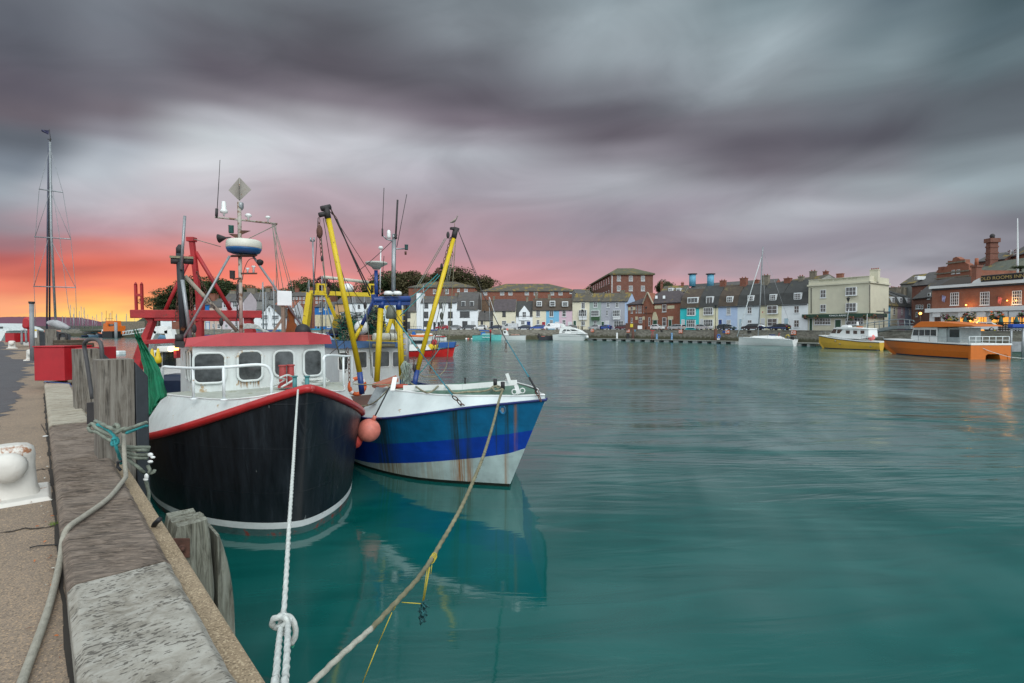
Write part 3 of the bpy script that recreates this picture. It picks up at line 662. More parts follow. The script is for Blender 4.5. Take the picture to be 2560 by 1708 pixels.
lathe_at('satellite_dome', m_whiteclean, 560, 540, [(.02,0),(.02,.05),(.075,.07),(.08,.12),(.05,.15),(.045,.3),(.03,.32)], MX)
lathe_at('gps_antenna', m_whiteclean, 621, 551, [(.02,0),(.02,.06),(.07,.09),(.072,.12),(.04,.15)], MX)
lathe_at('gps_antenna', m_whiteclean, 670, 556, [(.02,0),(.015,.08),(.055,.1),(.055,.13),(.03,.145)], MX)
mb = MB(); T_ = PB(598, 444, MX); Bm = PB(598, 502, MX); Lf = PB(571, 476, MX); Rt = PB(627, 474, MX)
nrm = V((.15,-.28,0)); c_ = (T_+Bm)/2
for q in (Lf, Rt, c_+nrm, c_-nrm): mb.add([T_, q, Bm, T_+V((.008,.01,0)), q+V((.008,.01,0)), Bm+V((.008,.01,0))], [(0,1,2),(5,4,3),(0,3,4,1),(1,4,5,2)])
mb.build('radar_reflector', mat('rusty_grey_plate', (.34,.32,.29), .6, rust=.4, rsc=3), bb)
lathe_at('mast_lamp', m_galv, 602, 520, [(.03,-.05),(.05,-.02),(.06,0),(.06,.1),(.05,.12)], MX)
lathe_at('navigation_lamp', mat('dark_green_lamp', (.01,.07,.06), .2), 578, 583, [(.05,0),(.055,.02),(.055,.15),(.06,.17)], MX)
lathe_at('navigation_lamp', m_dark, 581, 697, [(.05,0),(.055,.02),(.055,.16),(.06,.18)], MX)
for tri in ([(574,585),(598,586),(598,599)], [(600,576),(624,577),(600,587)]):
    q_ = [PB(*p_, MX) for p_ in tri]; e_ = V((.02,.02,0)); mb = MB(); mb.add([p_-e_ for p_ in q_]+[p_+e_ for p_ in q_], [(0,1,2),(5,4,3),(0,3,4,1),(1,4,5,2),(2,5,3,0)]); mb.build('bracket', m_rust, bb)
for a_, b_ in (((601,684),(642,684)),((583,698),(602,696))): mb = MB(); mb.bar(PB(*a_, MX), PB(*b_, MX), .1, .03); mb.build('bracket', m_rust, bb)
lathe_at('gps_antenna', m_whiteclean, 619, 683, [(.02,0),(.02,.07),(.04,.09),(.04,.12)], MX)
lathe_at('gps_antenna', m_whiteclean, 634, 683, [(.025,0),(.02,.12),(.045,.14),(.04,.17)], MX)
lathe_at('radar_dome', mat('cream_radome', (.62,.63,.56), .4, var=.12), 610, 622, [(.36,0),(.375,.02),(.365,.15),(.33,.19),(.01,.2)], MX)
lathe_at('radar_base', mat('blue_radome_base', (.01,.10,.28), .4), 610, 622, [(.25,-.12),(.33,-.09),(.36,-.03),(.37,0)], MX)
mb = MB(); mb.bar(PB(577,640,MX), PB(640,640,MX), .3, .02); mb.build('radar_bracket', m_rust, bb)
lathe_at('horn', m_dark, 572, 594, [(.1,-.22),(.02,-.06),(.01,.05)], MX, ax=(1,.1,.12))
tubes('mast_stay', m_galv, [((574,640),(458,846),.026)], MX+.4)
tubes('mast_stay', m_grey, [((632,640),(753,812),.026)], MX)
lathe_at('floodlight', m_dark, 648, 655, [(.02,-.08),(.07,0),(.07,.06)], MX, ax=(1,-.3,-.5))
mb = MB()
for k in range(7):
    y0 = 700+random.uniform(-10,15); P = [PB(598+random.uniform(-5,8), y0, MX)]
    for j in range(6): P.append(PB(597+random.uniform(-7,10), y0+(j+1)*random.uniform(12,18), MX))
    mb.tube(spline(P, 3), .009, 5)
mb.tube(spline([PB(606,700,MX), PB(611,672,MX), PB(622,650,MX), PB(636,646,MX)], 4), .007, 5)
mb.build('cable_tangle', m_dark, bb)
mb = MB()
for a_, b_ in (((692,562),(609,603)),):
    wire(mb, PB(*a_, MX), PB(*b_, MX), .008)
for a_, b_ in (((680,560),(722,805)),((683,560),(745,800)),((685,560),(757,812)),((681,562),(699,740)),((690,558),(691,732)),((485,598),(552,617))): wire(mb, PB(*a_, MX), PB(*b_, MX), .008)
mb.build('rigging', m_ropeg, bb)
# aft-left post with lamps
tubes('derrick_post', mat('black_peeling_post', (.02,.026,.032), .6, var=.5, rust=.3), [((459,846),(449,634),.075)], -5.2)
tubes('pole', m_galv, [((453,674),(462,540),.03),((476,848),(456,700),.04)], -5.1)
mb = MB(); mb.bar(PB(424,642,-5.15), PB(483,645,-5.15), .06, .05); mb.build('lamp_bar', m_ropeb, bb)
mb = MB()
for px in (440, 470): mb.tube([PB(px-13,652,-5.2), PB(px+13,654,-5.2)], .07, 10)
mb.build('deck_floodlight', m_dark, bb)
mb = MB(); mb.lathe(PB(450,634,-5.2), [(.08,0),(.08,.12),(.03,.2)], 10); P = [PB(450,628,-5.2)+V((.06*sin(a),0,.05-.05*cos(a))) for a in [k*.5 for k in range(12)]]; mb.tube(P, .015, 5); mb.build('post_cap', m_dark, bb)
tubes('boom', mat('pale_worn_boom', (.30,.27,.22), .7, rust=.5, rcol=(.05,.045,.04)), [((462,690),(593,828),.045)], -5.3)
# wheelhouse roof gear
mb = MB(); mb.box((-.01,-.16,-.17), (.03,.16,.17), Matrix.Translation(PB(711,746,-4.2)) @ Matrix.Rotation(FB.a, 4, 'Z')); mb.build('aerial_box', m_rail, bb, bevel=.01)
mb = MB(); mb.bar(PB(708,762,-4.25), PB(709,832,-4.25), .07,.07,(0,1,0)); mb.bar(PB(706,797,-4.25), PB(682,832,-4.25), .05,.05); mb.build('timber_strut', mat('bare_timber', (.22,.17,.13), .8, sc=9), bb)
mb = MB(); mb.add([PB(714,832,-4.6), PB(741,832,-4.6), PB(740,812,-4.6), PB(735,806,-4.6), PB(733,778,-4.6), PB(727,770,-4.6), PB(719,771,-4.6), PB(717,808,-4.6)], [tuple(range(8))]); mb.add([p+V((0,.05,0)) for p in mb.v[:8]], [tuple(range(8))]); mb.add(mb.v[:8]+[p+V((0,.05,0)) for p in mb.v[:8]], [(i,(i+1)%8,(i+1)%8+8,i+8) for i in range(8)]); mb.build('rusty_plate', mat('orange_rust_plate', (.20,.06,.015), .9, var=.4), bb)
tag((lambda m: (m.sph(PB(757,828,-3.9), .17), m.build('buoy', m_black, bevel=0))[1])(MB()), 'black round buoy lying on the red wheelhouse roof', 'buoy')
# stern gantry
GX = -8.5
mb = MB(); 
for a_, b_, w_, h_ in (((325,785),(653,786),.22,.22),): mb.bar(PB(*a_, GX), PB(*b_, GX), w_, h_)
mb.bar(PB(385,798,GX), PB(600,799,GX), .15, .1)
mb.build('gantry_beam', m_redsteel, bb, bevel=.012)
def slab(mb, pts, x, th=.16, P_=PB, d=(0,1,0)):
    a_ = [P_(*p, x) for p in pts]; b_ = [p+V(d)*th for p in a_]; k = len(a_)
    mb.add(a_+b_, [tuple(range(k)), tuple(range(k, 2*k))[::-1]]+[(i, i+k, (i+1)%k+k, (i+1)%k) for i in range(k)])
mb = MB(); slab(mb, [(350,787),(388,787),(362,860),(345,930),(320,930),(345,856),(369,805)], GX, .18); mb.build('gantry_leg', m_redsteel, bb, bevel=.01)
mb = MB(); slab(mb, [(608,787),(640,787),(626,800),(632,820),(638,860),(612,860),(610,820)], GX, .18); mb.build('gantry_leg', m_redsteel, bb, bevel=.01)
tubes('gantry_brace', m_redsteel, [((477,640),(413,776),.05),((489,630),(577,776),.055)], GX)
mb = MB(); mb.bar(PB(479,597,GX), PB(502,785,GX), .12,.12,(0,1,0)); mb.bar(PB(500,730,GX), PB(500,860,GX), .17,.15,(0,1,0)); mb.box((-.1,-.1,-.06),(.1,.1,.06), Matrix.Translation(PB(479,599,GX))); mb.bar(PB(345,856,GX), PB(440,852,GX), .12,.12); mb.build('gantry_post', m_redsteel, bb, bevel=.01)
mb = MB()
for px in (340,355): mb.bar(PB(px+1,775,GX), PB(px-1,712,GX), .055,.055,(0,1,0)); mb.lathe(PB(px-1,712,GX), [(.04,0),(.01,.07)], 6)
mb.bar(PB(340,738,GX), PB(355,738,GX), .07,.07); mb.build('net_horn', m_redsteel, bb)
for a_, b_ in (((476,690),(482,850)),((449,700),(440,800)),((492,680),(530,760))): chain(MBn(), PB(*a_, GX+.3), PB(*b_, GX+.3), .028).build('chain', m_rust, bb)
for px, py, s_ in ((486,822,1), (553,805,1)):
    mb = MB(); mb.sph(PB(px,py,GX+1), .09, sq=(.6,.6,1.3)); mb.build('pulley_block', m_dark, bb)
mb = MB()
for k in range(5): rope(mb, spline([PB(578+k*3,829-k*1.5,-6), PB(600,822-k*2.5,-6), PB(640,821-k*2,-6), PB(672-k*3,830,-6)], 6), .018)
mb.build('coiled_hose', m_rope, bb)
# rust runs below windows are paint loss on the wheelhouse: thin flakes
m_runs = mat('rust_runs', (.33,.19,.08), .8, streak=.9, stcol=(.5,.42,.3), sc=20)
for x0, x1, y0, y1, nn, sg in ((593,655,952,972,22,1),(498,515,957,970,5,0)):
    mb = MB()
    for k in range(nn):
        px = random.uniform(x0, x1); l_ = random.uniform(.3, 1); p0, p1 = WX[sg], WX[sg+1]
        a_ = onwall(p0, p1, px, y0); b_ = onwall(p0, p1, px, y0+(y1-y0)*l_); w_ = random.uniform(.004,.012); 
        mb.add([FB.w(a_+V((.004,-w_,0))), FB.w(a_+V((.004,w_,0))), FB.w(b_+V((.004,w_*.3,0))), FB.w(b_+V((.004,-w_*.3,0)))], [(0,1,2,3)])
    mb.build('rust_stain', m_runs, bb)
# rope on deck
def looprope(name, label, m, c, r0, n, rr_, jit, parent=None, flat=.5, turns=5):
    mb = MB(); P = []
    for k in range(turns*12):
        a = 2*pi*k/12; r_ = r0*(1+random.uniform(-jit, jit)); P.append(V(c)+V((r_*cos(a), r_*sin(a)*flat*1.6, .02+rr_*1.2*k/12*.8+random.uniform(0,.01))))
    rope(mb, spline(P, 3), rr_); o = mb.build(name, m, parent)
    if parent is None: tag(o, label, 'rope')
    return o
looprope('coiled_rope', 'pale rope coiled on the white foredeck before the wheelhouse of the black boat', m_rope, G(790,958,2.28), .24, 1, .017, .25)
mb = MB(); rope(mb, spline([G(650,970,2.3), G(680,966,2.32), G(712,950,2.45), G(700,945,2.52), G(722,938,2.55), G(733,950,2.45), G(704,968,2.4), G(735,950,2.5)], 8), .017)
tag(mb.build('mooring_rope', m_rope), 'pale rope wound round the red post on the foredeck of the black boat', 'rope')
# ---------------------------------------------------------------- blue boat
BL = Frame((.66, 10.12, 0), atan2(-cos(.665), sin(.665)))
def PL(px, py, x): return BL.w(BL.hit(px, py, 'x', x))
def PLy(px, py, y): return BL.w(BL.hit(px, py, 'y', y))
def streaky(name, col, cols_rust, zfade=None):
    # paint with rust runs hanging below chosen spots of the hull (thing coordinates along x)
    m = bpy.data.materials.new(name); m.use_nodes = True; t = m.node_tree; b = t.nodes['Principled BSDF']
    oc = N(t, 'ShaderNodeTexCoord').outputs['Object']; sx, sy_, sz = N(t, 'ShaderNodeSeparateXYZ', i={0: oc}).outputs
    sx = Mth(t, 'ADD', Mth(t, 'MULTIPLY', sx, .617), Mth(t, 'MULTIPLY', sy_, .787)); ox = N(t, 'ShaderNodeCombineXYZ', i={0: sx, 1: 0., 2: sz}).outputs[0]
    n_ = N(t, 'ShaderNodeTexNoise', i={'Vector': oc, 'Scale': 2.2, 'Detail': 7., 'Roughness': .6}).outputs[0]
    c = Mix(t, N(t, 'ShaderNodeMapRange', i={0: n_, 1: .3, 2: .7}).outputs[0], tuple(x*.72 for x in col), tuple(x*1.2 for x in col))
    sn = N(t, 'ShaderNodeTexNoise', i={'Vector': N(t, 'ShaderNodeMapping', i={'Vector': ox, 'Scale': (13,0,.35)}).outputs[0], 'Scale': 1.6, 'Detail': 5., 'Roughness': .7}).outputs[0]
    for x0, wd, rc, st in cols_rust:
        d = Mth(t, 'DIVIDE', Mth(t, 'SUBTRACT', sx, x0), wd); g = Mth(t, 'POWER', 2.718, Mth(t, 'MULTIPLY', Mth(t, 'MULTIPLY', d, d), -1.))
        g = Mth(t, 'MULTIPLY', g, N(t, 'ShaderNodeMapRange', i={0: sn, 1: .36, 2: .56, 3: 0., 4: st}).outputs[0], clamp=True)
        c = Mix(t, g, c, rc)
    t.links.new(c, b.inputs['Base Color']); b.inputs['Roughness'].default_value = .38
    t.links.new(seams(t, oc, N(t, 'ShaderNodeTexNoise', i={'Vector': oc, 'Scale': 1.8, 'Detail': 3.}).outputs[0], .05), b.inputs['Normal'])
    return m
OX = 5.0
gr_ = (.02,.035,.02); br_ = (.36,.15,.04)
RS = [(1.25, .11, gr_, 1.), (1.5, .06, gr_, 1.), (2.32, .04, gr_, .9), (2.5,.03, br_, .9), (-.5,.3,gr_,.8), (2.1,.03,gr_,.6)]
m_teal = streaky('teal_blue_hull_paint', (.004,.15,.33), RS)
m_royal = streaky('royal_blue_hull_paint', (.003,.05,.42), RS)
m_wbot = streaky('white_hull_bottom', (.50,.62,.62), [(1.28,.15,br_,1.),(1.5,.07,br_,.9),(2.3,.04,br_,.7),(-.4,.5,(.3,.2,.1),.9),(.6,.3,(.4,.35,.25),.6)])
m_slime = mat('slimy_waterline', (.015,.018,.012), .5, var=.6)
T2 = 13.0
Z2T = [(0,2.02),(.56,1.93),(1.2,1.82),(2,1.65),(3.3,1.42),(5,1.35),(13,1.5)]
def smooth(tb, n=4): return [(p.x, p.y) for p in spline([(a, b, 0) for a, b in tb], n)]
Z2T = smooth(Z2T)
def rz2(t): return interp(Z2T, t)
pt2 = hullfun(T2, (1.17, [(0,0),(.57,.46)]+smooth([(.57,.46),(1.45,1.10),(2.22,1.49),(3.32,1.79),(5,1.95),(13.1,1.95)])[1:]), [(0,0),(.56,.48)]+smooth([(.56,.48),(1.2,1.10),(2.0,1.66),(3.3,2.08),(5,2.15),(13.1,2.15)])[1:], rz2, k=1.0)
zt_ = lambda tab: (lambda t: interp(tab, t))
wb_ = zt_([(0,.94),(.25,.80),(.8,.66),(1.7,.49),(3.4,.20),(4.5,.12),(13,.1)]); tb_ = zt_([(0,1.36),(.4,1.25),(1.5,1.05),(3,.80),(4.5,.7),(13,.6)])
sl_ = zt_([(0,.09),(13,.09)])
bo = thing('fishing_boat', 'blue hulled fishing boat with white bow, green foredeck and tall yellow booms', 'fishing boat', BL.w(-OX, 0, 0), BL.a, 'two fishing boats moored side by side')
hull(BL, pt2, [(-.45, 4), (.07, 3), (wb_, 2), (tb_, 1), (rz2, 0)], rz2, T2, [m_teal, m_teal, m_royal, m_wbot, m_slime], bo, n=40)
mb = MB(); P = []
for sd, qq in ((-1, [1-i/50 for i in range(50)]), (1, [i/50 for i in range(51)])):
    for q in qq: p = pt2(q, rz2(T2*q*q), sd); p.y += sd*.015; P.append(BL.w(p))
mb.tube(P, .026, 8); mb.build('rubbing_rail', mat('navy_rail', (.01,.02,.13), .5, rust=.3), bo)
hd2 = [(0,.0),(.2,.13),(.74,.47),(1.3,.96),(2.04,1.33),(3.5,1.72)]
zd2 = [(0,2.12),(.5,2.07),(2,2.02),(3.5,2.03)]
ts = [3.5*(i/24)**1.7 for i in range(25)]
mb = MB()
for sd in (-1, 1):
    lo = []; hi = []
    for t_ in ts:
        q = sqrt(t_/T2); p = pt2(q, rz2(t_), sd); p.y -= sd*.01; lo.append(BL.w(p)); hi.append(BL.w(-t_-.03, sd*interp(hd2, t_), interp(zd2, t_)))
    for k in range(len(lo)-1): mb.add([lo[k], lo[k+1], hi[k+1], hi[k]], [(0,1,2,3)], True)
    q = sqrt(4.5/T2); mb.add([lo[-1], BL.w(pt2(q, rz2(4.5), sd)), hi[-1]], [(0,1,2)])
mb.build('bulwark', mat('white_bow_paint', (.62,.70,.71), .45, var=.1, rust=.06, rcol=(.3,.18,.08), bump=.1, bsc=5), bo)
m_gdeck = mat('green_deck_paint', (.055,.155,.105), .55, var=.4, sc=5, rust=.25, rsc=14, rcol=(.5,.55,.5))
mb = MB(); rows = []
for t_ in ts:
    h_ = interp(hd2, t_)-.05; h_ = max(h_, 0); z_ = interp(zd2, t_)-.015; rows.append([BL.w(-t_-.08, h_*j/4, z_+.02*(1-(j/4)**2)) for j in range(-4, 5)])
mb.loft(rows, closed=False); mb.build('foredeck', m_gdeck, bo)
mb = MB(); P = [BL.w(-t_-.03, -interp(hd2, t_), interp(zd2, t_)) for t_ in ts[::-1]] + [BL.w(-t_-.03, interp(hd2, t_), interp(zd2, t_)) for t_ in ts[1:]]
mb.tube(P, .022, 6); mb.build('deck_edge', m_whiteclean, bo)
mb = MB(); k0, k1, k2 = G(1008,977,2.03), G(1156,974,2.03), G(1292,962,2.03)
k0.z = k1.z = k2.z = 2.03
for a_, b_ in ((k0, k1), (k1, k2)):
    u_ = V((0,0,.115)); mb.bar(a_+u_/2, b_+u_/2, .02, .13)
mb.build('deck_coaming', m_whiteclean, bo)
mb = MB(); mb.poly([BL.w(-3.5,-1.9,1.25), BL.w(-T2+.1,-1.9,1.25), BL.w(-T2+.1,1.9,1.25), BL.w(-3.5,1.9,1.25)]); mb.build('main_deck', m_rust, bo)
mb = MB(); mb.poly([BL.w(-3.45,-1.68,1.2), BL.w(-3.45,1.68,1.2), BL.w(-3.45,1.68,2.0), BL.w(-3.45,-1.68,2.0)]); mb.build('deck_bulkhead', m_whiteclean, bo)
mb = MB(); p = G(981, 972, 2.1); mb.bar(p-V((0,0,.05)), G(988,968,2.1)+V((0,0,.22)), .1, .03, (0,1,0)); mb.build('bulwark_horn', m_whiteclean, bo)
for px, py in ((1238,966),(1257,974)):
    mb = MB(); p = G(px, py, 2.1); mb.cyl(p, p+V((0,0,.17)), .045); mb.build('bitt', m_black, bo)
for px, py, dx in ((1275,956,-8),(1297,985,-7)):
    mb = MB(); p = G(px, py, 2.12); mb.bar(p, A(px+dx, py-22, p.y), .08, .02, (0,1,0)); mb.build('bracket', m_whiteclean, bo)
for px, py in ((1286,986),(1306,983)):
    mb = MB(); p = G(px, py, 2.12); mb.tube([p+V((.05*sin(a), 0, .05-.05*cos(a))) for a in [k*2*pi/12 for k in range(13)]], .012, 6); mb.build('ring_eye', m_whiteclean, bo)
mb = MB(); p = G(1163, 962, 2.1); mb.cyl(p, p+V((0,0,.13)), .02); mb.sph(p+V((0,0,.15)), .025); mb.build('deck_post', m_dark, bo)
# hawse hole
q = sqrt(.62/T2); c_ = pt2(q, 1.80, -1); mb = MB(); cc_ = BL.w(c_); u1 = (BL.w(pt2(sqrt(.75/T2), 1.80, -1))-BL.w(pt2(sqrt(.56/T2), 1.80, -1))).normalized()
u2 = V((-.1,0,1)); nn = u1.cross(u2).normalized(); nn = nn if nn.y < 0 else -nn
mb.tube([cc_+nn*.02+u1*.055*cos(a)+u2*.085*sin(a) for a in [k*2*pi/16 for k in range(17)]], .022, 8); mb.build('hawse_pipe', m_teal, bo)
mb = MB(); mb.poly([cc_+nn*.015+u1*.05*cos(a)+u2*.08*sin(a) for a in [k*2*pi/16 for k in range(16)]]); mb.build('hawse_opening', m_grey, bo)
# wheelhouse
HX = -8.6
m_whbl = mat('blue_roof_paint', (.02,.08,.20), .5, var=.4, sc=2, rust=.1)
yl = BL.hit(840, 860, 'x', HX).y; yr = BL.hit(1003, 865, 'x', HX).y
mb = MB(); mb.box((-11, yl+.1, 1.2), (HX, yr-.05, 2.83), BL.M); mb.build('wheelhouse', m_white, bo, bevel=.03)
mb = MB(); lo = [(-11.1,yl,2.80),(HX+.12,yl,2.80),(HX+.12,yr,2.80),(-11.1,yr,2.80)]; hi = [(-11,yl+.12,3.03),(HX-.1,yl+.12,3.03),(HX-.1,yr-.1,3.0),(-11,yr-.1,3.0)]
mb.loft([[BL.w(p) for p in lo], [BL.w(p) for p in hi]], cap=True, sm=False); mb.build('roof', m_whbl, bo, bevel=.01)
for x0, y0, x1, y1 in ((847,882,868,925),(893,880,916,920),(932,879,972,918),(982,880,998,917)):
    a_, b_ = BL.hit(x0, y1, 'x', HX), BL.hit(x1, y0, 'x', HX); c_ = (a_+b_)/2
    window3(bo, BL.w(c_+V((.005,0,0))), BL.M.to_3x3() @ V((0,1,0)), abs(b_.y-a_.y), abs(b_.z-a_.z), .05, m_whiteclean, m_glass, fw=.03)
def tubesL(name, m, segs, x): return tubes(name, m, segs, x, bo, PL)
FX = -7.0
# bipod frame
for a_, b_, c_ in (((942,955),(952,771),(957,752)), ((1006,948),(997,775),(996,752))):
    mb = MB(); mb.tube([PL(*a_, FX), PL(*b_, FX)], .085, 14); mb.build('frame_leg', m_yel, bo)
    mb = MB(); mb.tube([PL(*b_, FX), PL(*c_, FX)], .09, 14); mb.build('frame_leg_top', m_blues, bo)
mb = MB(); mb.tube([PL(932,750,FX), PL(1024,748,FX)], .1, 12); mb.bar(PL(932,757,FX), PL(1024,757,FX), .1, .16); mb.bar(PL(934,736,FX), PL(936,760,FX), .14,.1,(0,1,0)); mb.build('cross_beam', m_blues, bo, bevel=.01)
for k in range(10):
    y = 905-14.5*k
    if y > 770: mb = MB(); a_, b_ = PL(1004-.06*(905-y), y, FX), PL(1015-.03*(905-y), y-1, FX); mb.tube([a_, b_], .015, 6); mb.build('rung', m_yel, bo)
mb = MB(); mb.tube([PL(1000,940,FX+.1), PL(994,790,FX+.1)], .035, 8); mb.build('ladder_rail', m_yel, bo)
# booms
BX = -6.3
for nm, base, mid, top in (('boom', (905,985), (899,930), (820,542)), ('boom', (1032,985), (1043,925), (1135,592))):
    mb = MB(); mb.tube([PL(*mid, BX), PL(*top, BX)], [.075,.068], 16); o_ = mb.build(nm, m_yel, bo)
    mb = MB(); mb.tube([PL(*base, BX), PL(*mid, BX)], [.075,.078], 16); mb.build('boom_foot', m_blues, o_)
    hx, hy = top
    mb = MB(); d_ = 1 if hx > 1000 else -1
    if d_ < 0:
        mb.tube([PL(820,546,BX), PL(815,520,BX)], .085, 12); mb.tube([PL(803,522,BX), PL(826,517,BX)], .07, 10); mb.tube([PL(798,538,BX), PL(815,534,BX)], .065, 12)
    else:
        mb.tube([PL(1134,596,BX), PL(1140,570,BX)], .085, 12); mb.bar(PL(1127,571,BX), PL(1146,574,BX), .12, .07)
    mb.build('boom_head', m_dark, o_)
# mast
tubesL('mast', m_galv, [((983,735),(985,600),.065)], FX)
tubesL('mast_top', m_galv, [((985,603),(984,585),.05),((983,623),(1012,622),.02),((958,590),(966,598),.02),((966,598),(984,603),.022)], FX)
tubesL('whip_aerial', m_dark, [((989,598),(994,500),.028)], FX)
tubesL('whip_aerial', m_dark, [((992,618),(1017,486),.01)], FX)
tubesL('whip_aerial', m_dark, [((956,573),(960,470),.01),((956,591),(956,572),.025)], FX)
lathe_at('navigation_lamp', mat('green_red_lamp', (.01,.06,.06), .25), 1016, 625, [(.05,0),(.05,.02),(.055,.14),(.06,.16)], FX, bo, PL)
lathe_at('navigation_lamp', m_rust, 1014, 637, [(.03,0),(.035,.1)], FX, bo, PL)
lathe_at('mast_camera', m_whiteclean, 972, 596, [(.05,0),(.06,.05),(.055,.2),(.03,.25)], FX, bo, PL)
lathe_at('mast_lantern', m_dark, 987, 598, [(.05,0),(.08,.03),(.06,.08),(.08,.13),(.03,.16)], FX, bo, PL)
for px in (971, 993):
    lathe_at('floodlight', m_whiteclean, px, 738, [(.12,0),(.14,.03),(.13,.09),(.08,.12)], FX+.2, bo, PL)
tubesL('radar_post', m_blues, [((941,745),(940,676),.055)], FX-.2)
lathe_at('radar_dome', mat('grey_radome', (.45,.47,.44), .4), 941, 672, [(.1,-.02),(.15,.05),(.32,.14),(.34,.17),(.30,.2),(.01,.22)], FX-.2, bo, PL)
tubesL('aerial_pole', m_whiteclean, [((950,735),(952,625),.02)], FX-1)
lathe_at('gps_antenna', m_whiteclean, 952, 625, [(.02,0),(.07,.04),(.07,.09),(.04,.12)], FX-1, bo, PL)
tubesL('aerial_pole', m_galv, [((785,735),(782,604),.025),((779,604),(786,600),.02),((777,604),(777,594),.03),((785,604),(785,594),.03)], -10.5)
mb = MB(); mb.tube([PL(808,693,-9.5), PL(921,706,-9.5)], .055, 10); mb.build('scanner_bar', mat('cream_scanner', (.55,.54,.46), .5), bo)
lathe_at('scanner_base', m_whiteclean, 869, 722, [(.15,-.1),(.2,0),(.16,.12),(.06,.18)], -9.5, bo, PL)
# blue strut, stay winch gear
tubesL('strut', m_blues, [((932,757),(905,812),.055)], -7.4); tubesL('strut', m_yel, [((905,812),(886,850),.055)], -7.45)
tubesL('exhaust_pipe', m_dark, [((1014,735),(1013,850),.07)], -8.2)
tubesL('exhaust_pipe', mat('grey_pipe', (.38,.4,.42), .5), [((1014,832),(1016,905),.085)], -8)
# stern gantry
SX = -11.7
mb = MB(); mb.bar(PL(774,732,SX), PL(936,738,SX), .16, .16); mb.build('gantry_beam', m_yel, bo, bevel=.01)
for pts, w_ in (([(776,733),(762,830)],.3), ([(814,735),(868,862)],.16), ([(927,738),(972,836)],.16)):
    mb = MB(); mb.bar(PL(*pts[0], SX), PL(*pts[1], SX), w_*.6, w_, (0,1,0)); mb.build('gantry_leg', m_yel, bo, bevel=.01)
for px in (803, 931):
    mb = MB(); c_ = PL(px, 721, SX); Mx = Matrix.Translation(c_) @ Matrix.Rotation(BL.a, 4, 'Z')
    for b_ in (((-.1,-.17,-.17),(.1,-.11,.17)),((-.1,.08,-.17),(.1,.17,.17)),((-.1,-.11,.11),(.1,.08,.17))): mb.box(*b_, Mx)
    mb.build('gantry_head', m_yel, bo)
mb = MB(); slab(mb, [(835,795),(842,786),(851,788),(858,812),(860,845),(850,850),(830,846),(829,812)], -10.9, .12, PL); mb.build('net_drum_plate', mat('ochre_steel', (.36,.24,.01), .6, rust=.2), bo)
mb = MB()
for a_, b_, dy in (((966,765),(1003,842),0),((985,775),(966,840),0)): mb.bar(PL(*a_, -10.5), PL(*b_, -10.5), .13, .13, (0,1,0))
mb.build('a_frame', m_yel, bo, bevel=.01)
mb = MB(); mb.sph(PL(838,832,-10.4), .22, sq=(1,1,.8)); mb.build('winch_drum', m_black, bo); 
mb = MB(); mb.bar(PL(821,836,-10.2), PL(856,837,-10.2), .25,.04); mb.build('winch_tray', m_blues, bo)
lathe_at('hanging_lamp', mat('dull_green_lamp', (.10,.12,.10), .5), 978, 795, [(.13,-.03),(.16,0),(.16,.1),(.12,.3),(.05,.38)], FX+.3, bo, PL)
# pulleys and rigging
for px, py, x, s_ in ((799,580,BX,1.6),(805,647,BX,.7),(820,728,-9,1.2),(913,764,-7,1.0),(1120,588,BX,1.0),(1095,679,-7,1.2),(1104,666,-7,.9),(1018,766,-7,1),(1036,920,BX,1.1),(1104,790,-6.5,1.1)):
    mb = MB(); mb.sph(PL(px, py, x), .075*s_, 10, 7, sq=(.7,.7,1.5)); mb.build('pulley_block', m_rust if s_ > 1.1 else m_dark, bo)
for a_, b_, x in (((797,545),(799,572),BX),((800,590),(804,640),BX),((824,524),(842,548),BX),((1127,594),(1108,660),BX),((1128,594),(1131,640),BX),((1098,700),(1062,855),-7),((1090,830),(1075,930),-7),((868,870),(872,900),-6),((872,900),(874,955),-6),((1036,892),(1034,915),BX)):
    chain(MBn(), PL(*a_, x), PL(*b_, x), .024).build('chain', m_rust, bo)
RG = [((795,545),(786,700),0),((803,590),(815,720),1),((806,655),(820,745),1),((808,545),(868,905),0),((812,546),(905,830),0),((842,548),(925,740),2),((826,520),(930,735),2),((828,530),(1053,880),0),
      ((866,700),(912,765),0),((806,750),(806,835),0),((802,750),(803,835),0),((1146,576),(1205,715),0),((1112,596),(1032,730),1),((1116,596),(1037,730),1),((1095,685),(1025,745),3),((1100,688),(1000,790),3),
      ((1132,640),(1095,870),1),((1128,640),(1085,900),1),((1139,600),(1118,905),4),((1124,660),(1078,860),1),((1100,870),(1043,940),3),((918,770),(928,940),0),((915,770),(932,945),1),((985,775),(988,860),0),
      ((905,812),(800,905),0),((783,730),(769,960),0),((980,603),(893,680),0),((960,640),(955,700),0),((1140,600),(1185,905),0)]
RG = RG[:-1]
for a_, b_, k in RG:
    mb = MB(); wire(mb, PL(*a_, BX), PL(*b_, BX-.2), (.009,.011,.02,.012,.012)[k], .03); mb.build('rigging_line', (m_dark, m_ropeg, m_dark, m_ropet, m_ropeb)[k], bo)
P = [(1118,905),(1112,925),(1098,938),(1078,943),(1055,940),(1040,928)]
mb = MB(); rope(mb, spline([PL(*p, BX) for p in P], 6), .014); mb.build('slack_rope', m_ropeb, bo)
mb = MB(); wire(mb, PL(815,760,-6.8), PL(848,885,-6.8), .02); wire(mb, PL(848,885,-6.8), PL(863,932,-6.8), .02); mb.build('boom_rope', m_ropeg, bo)
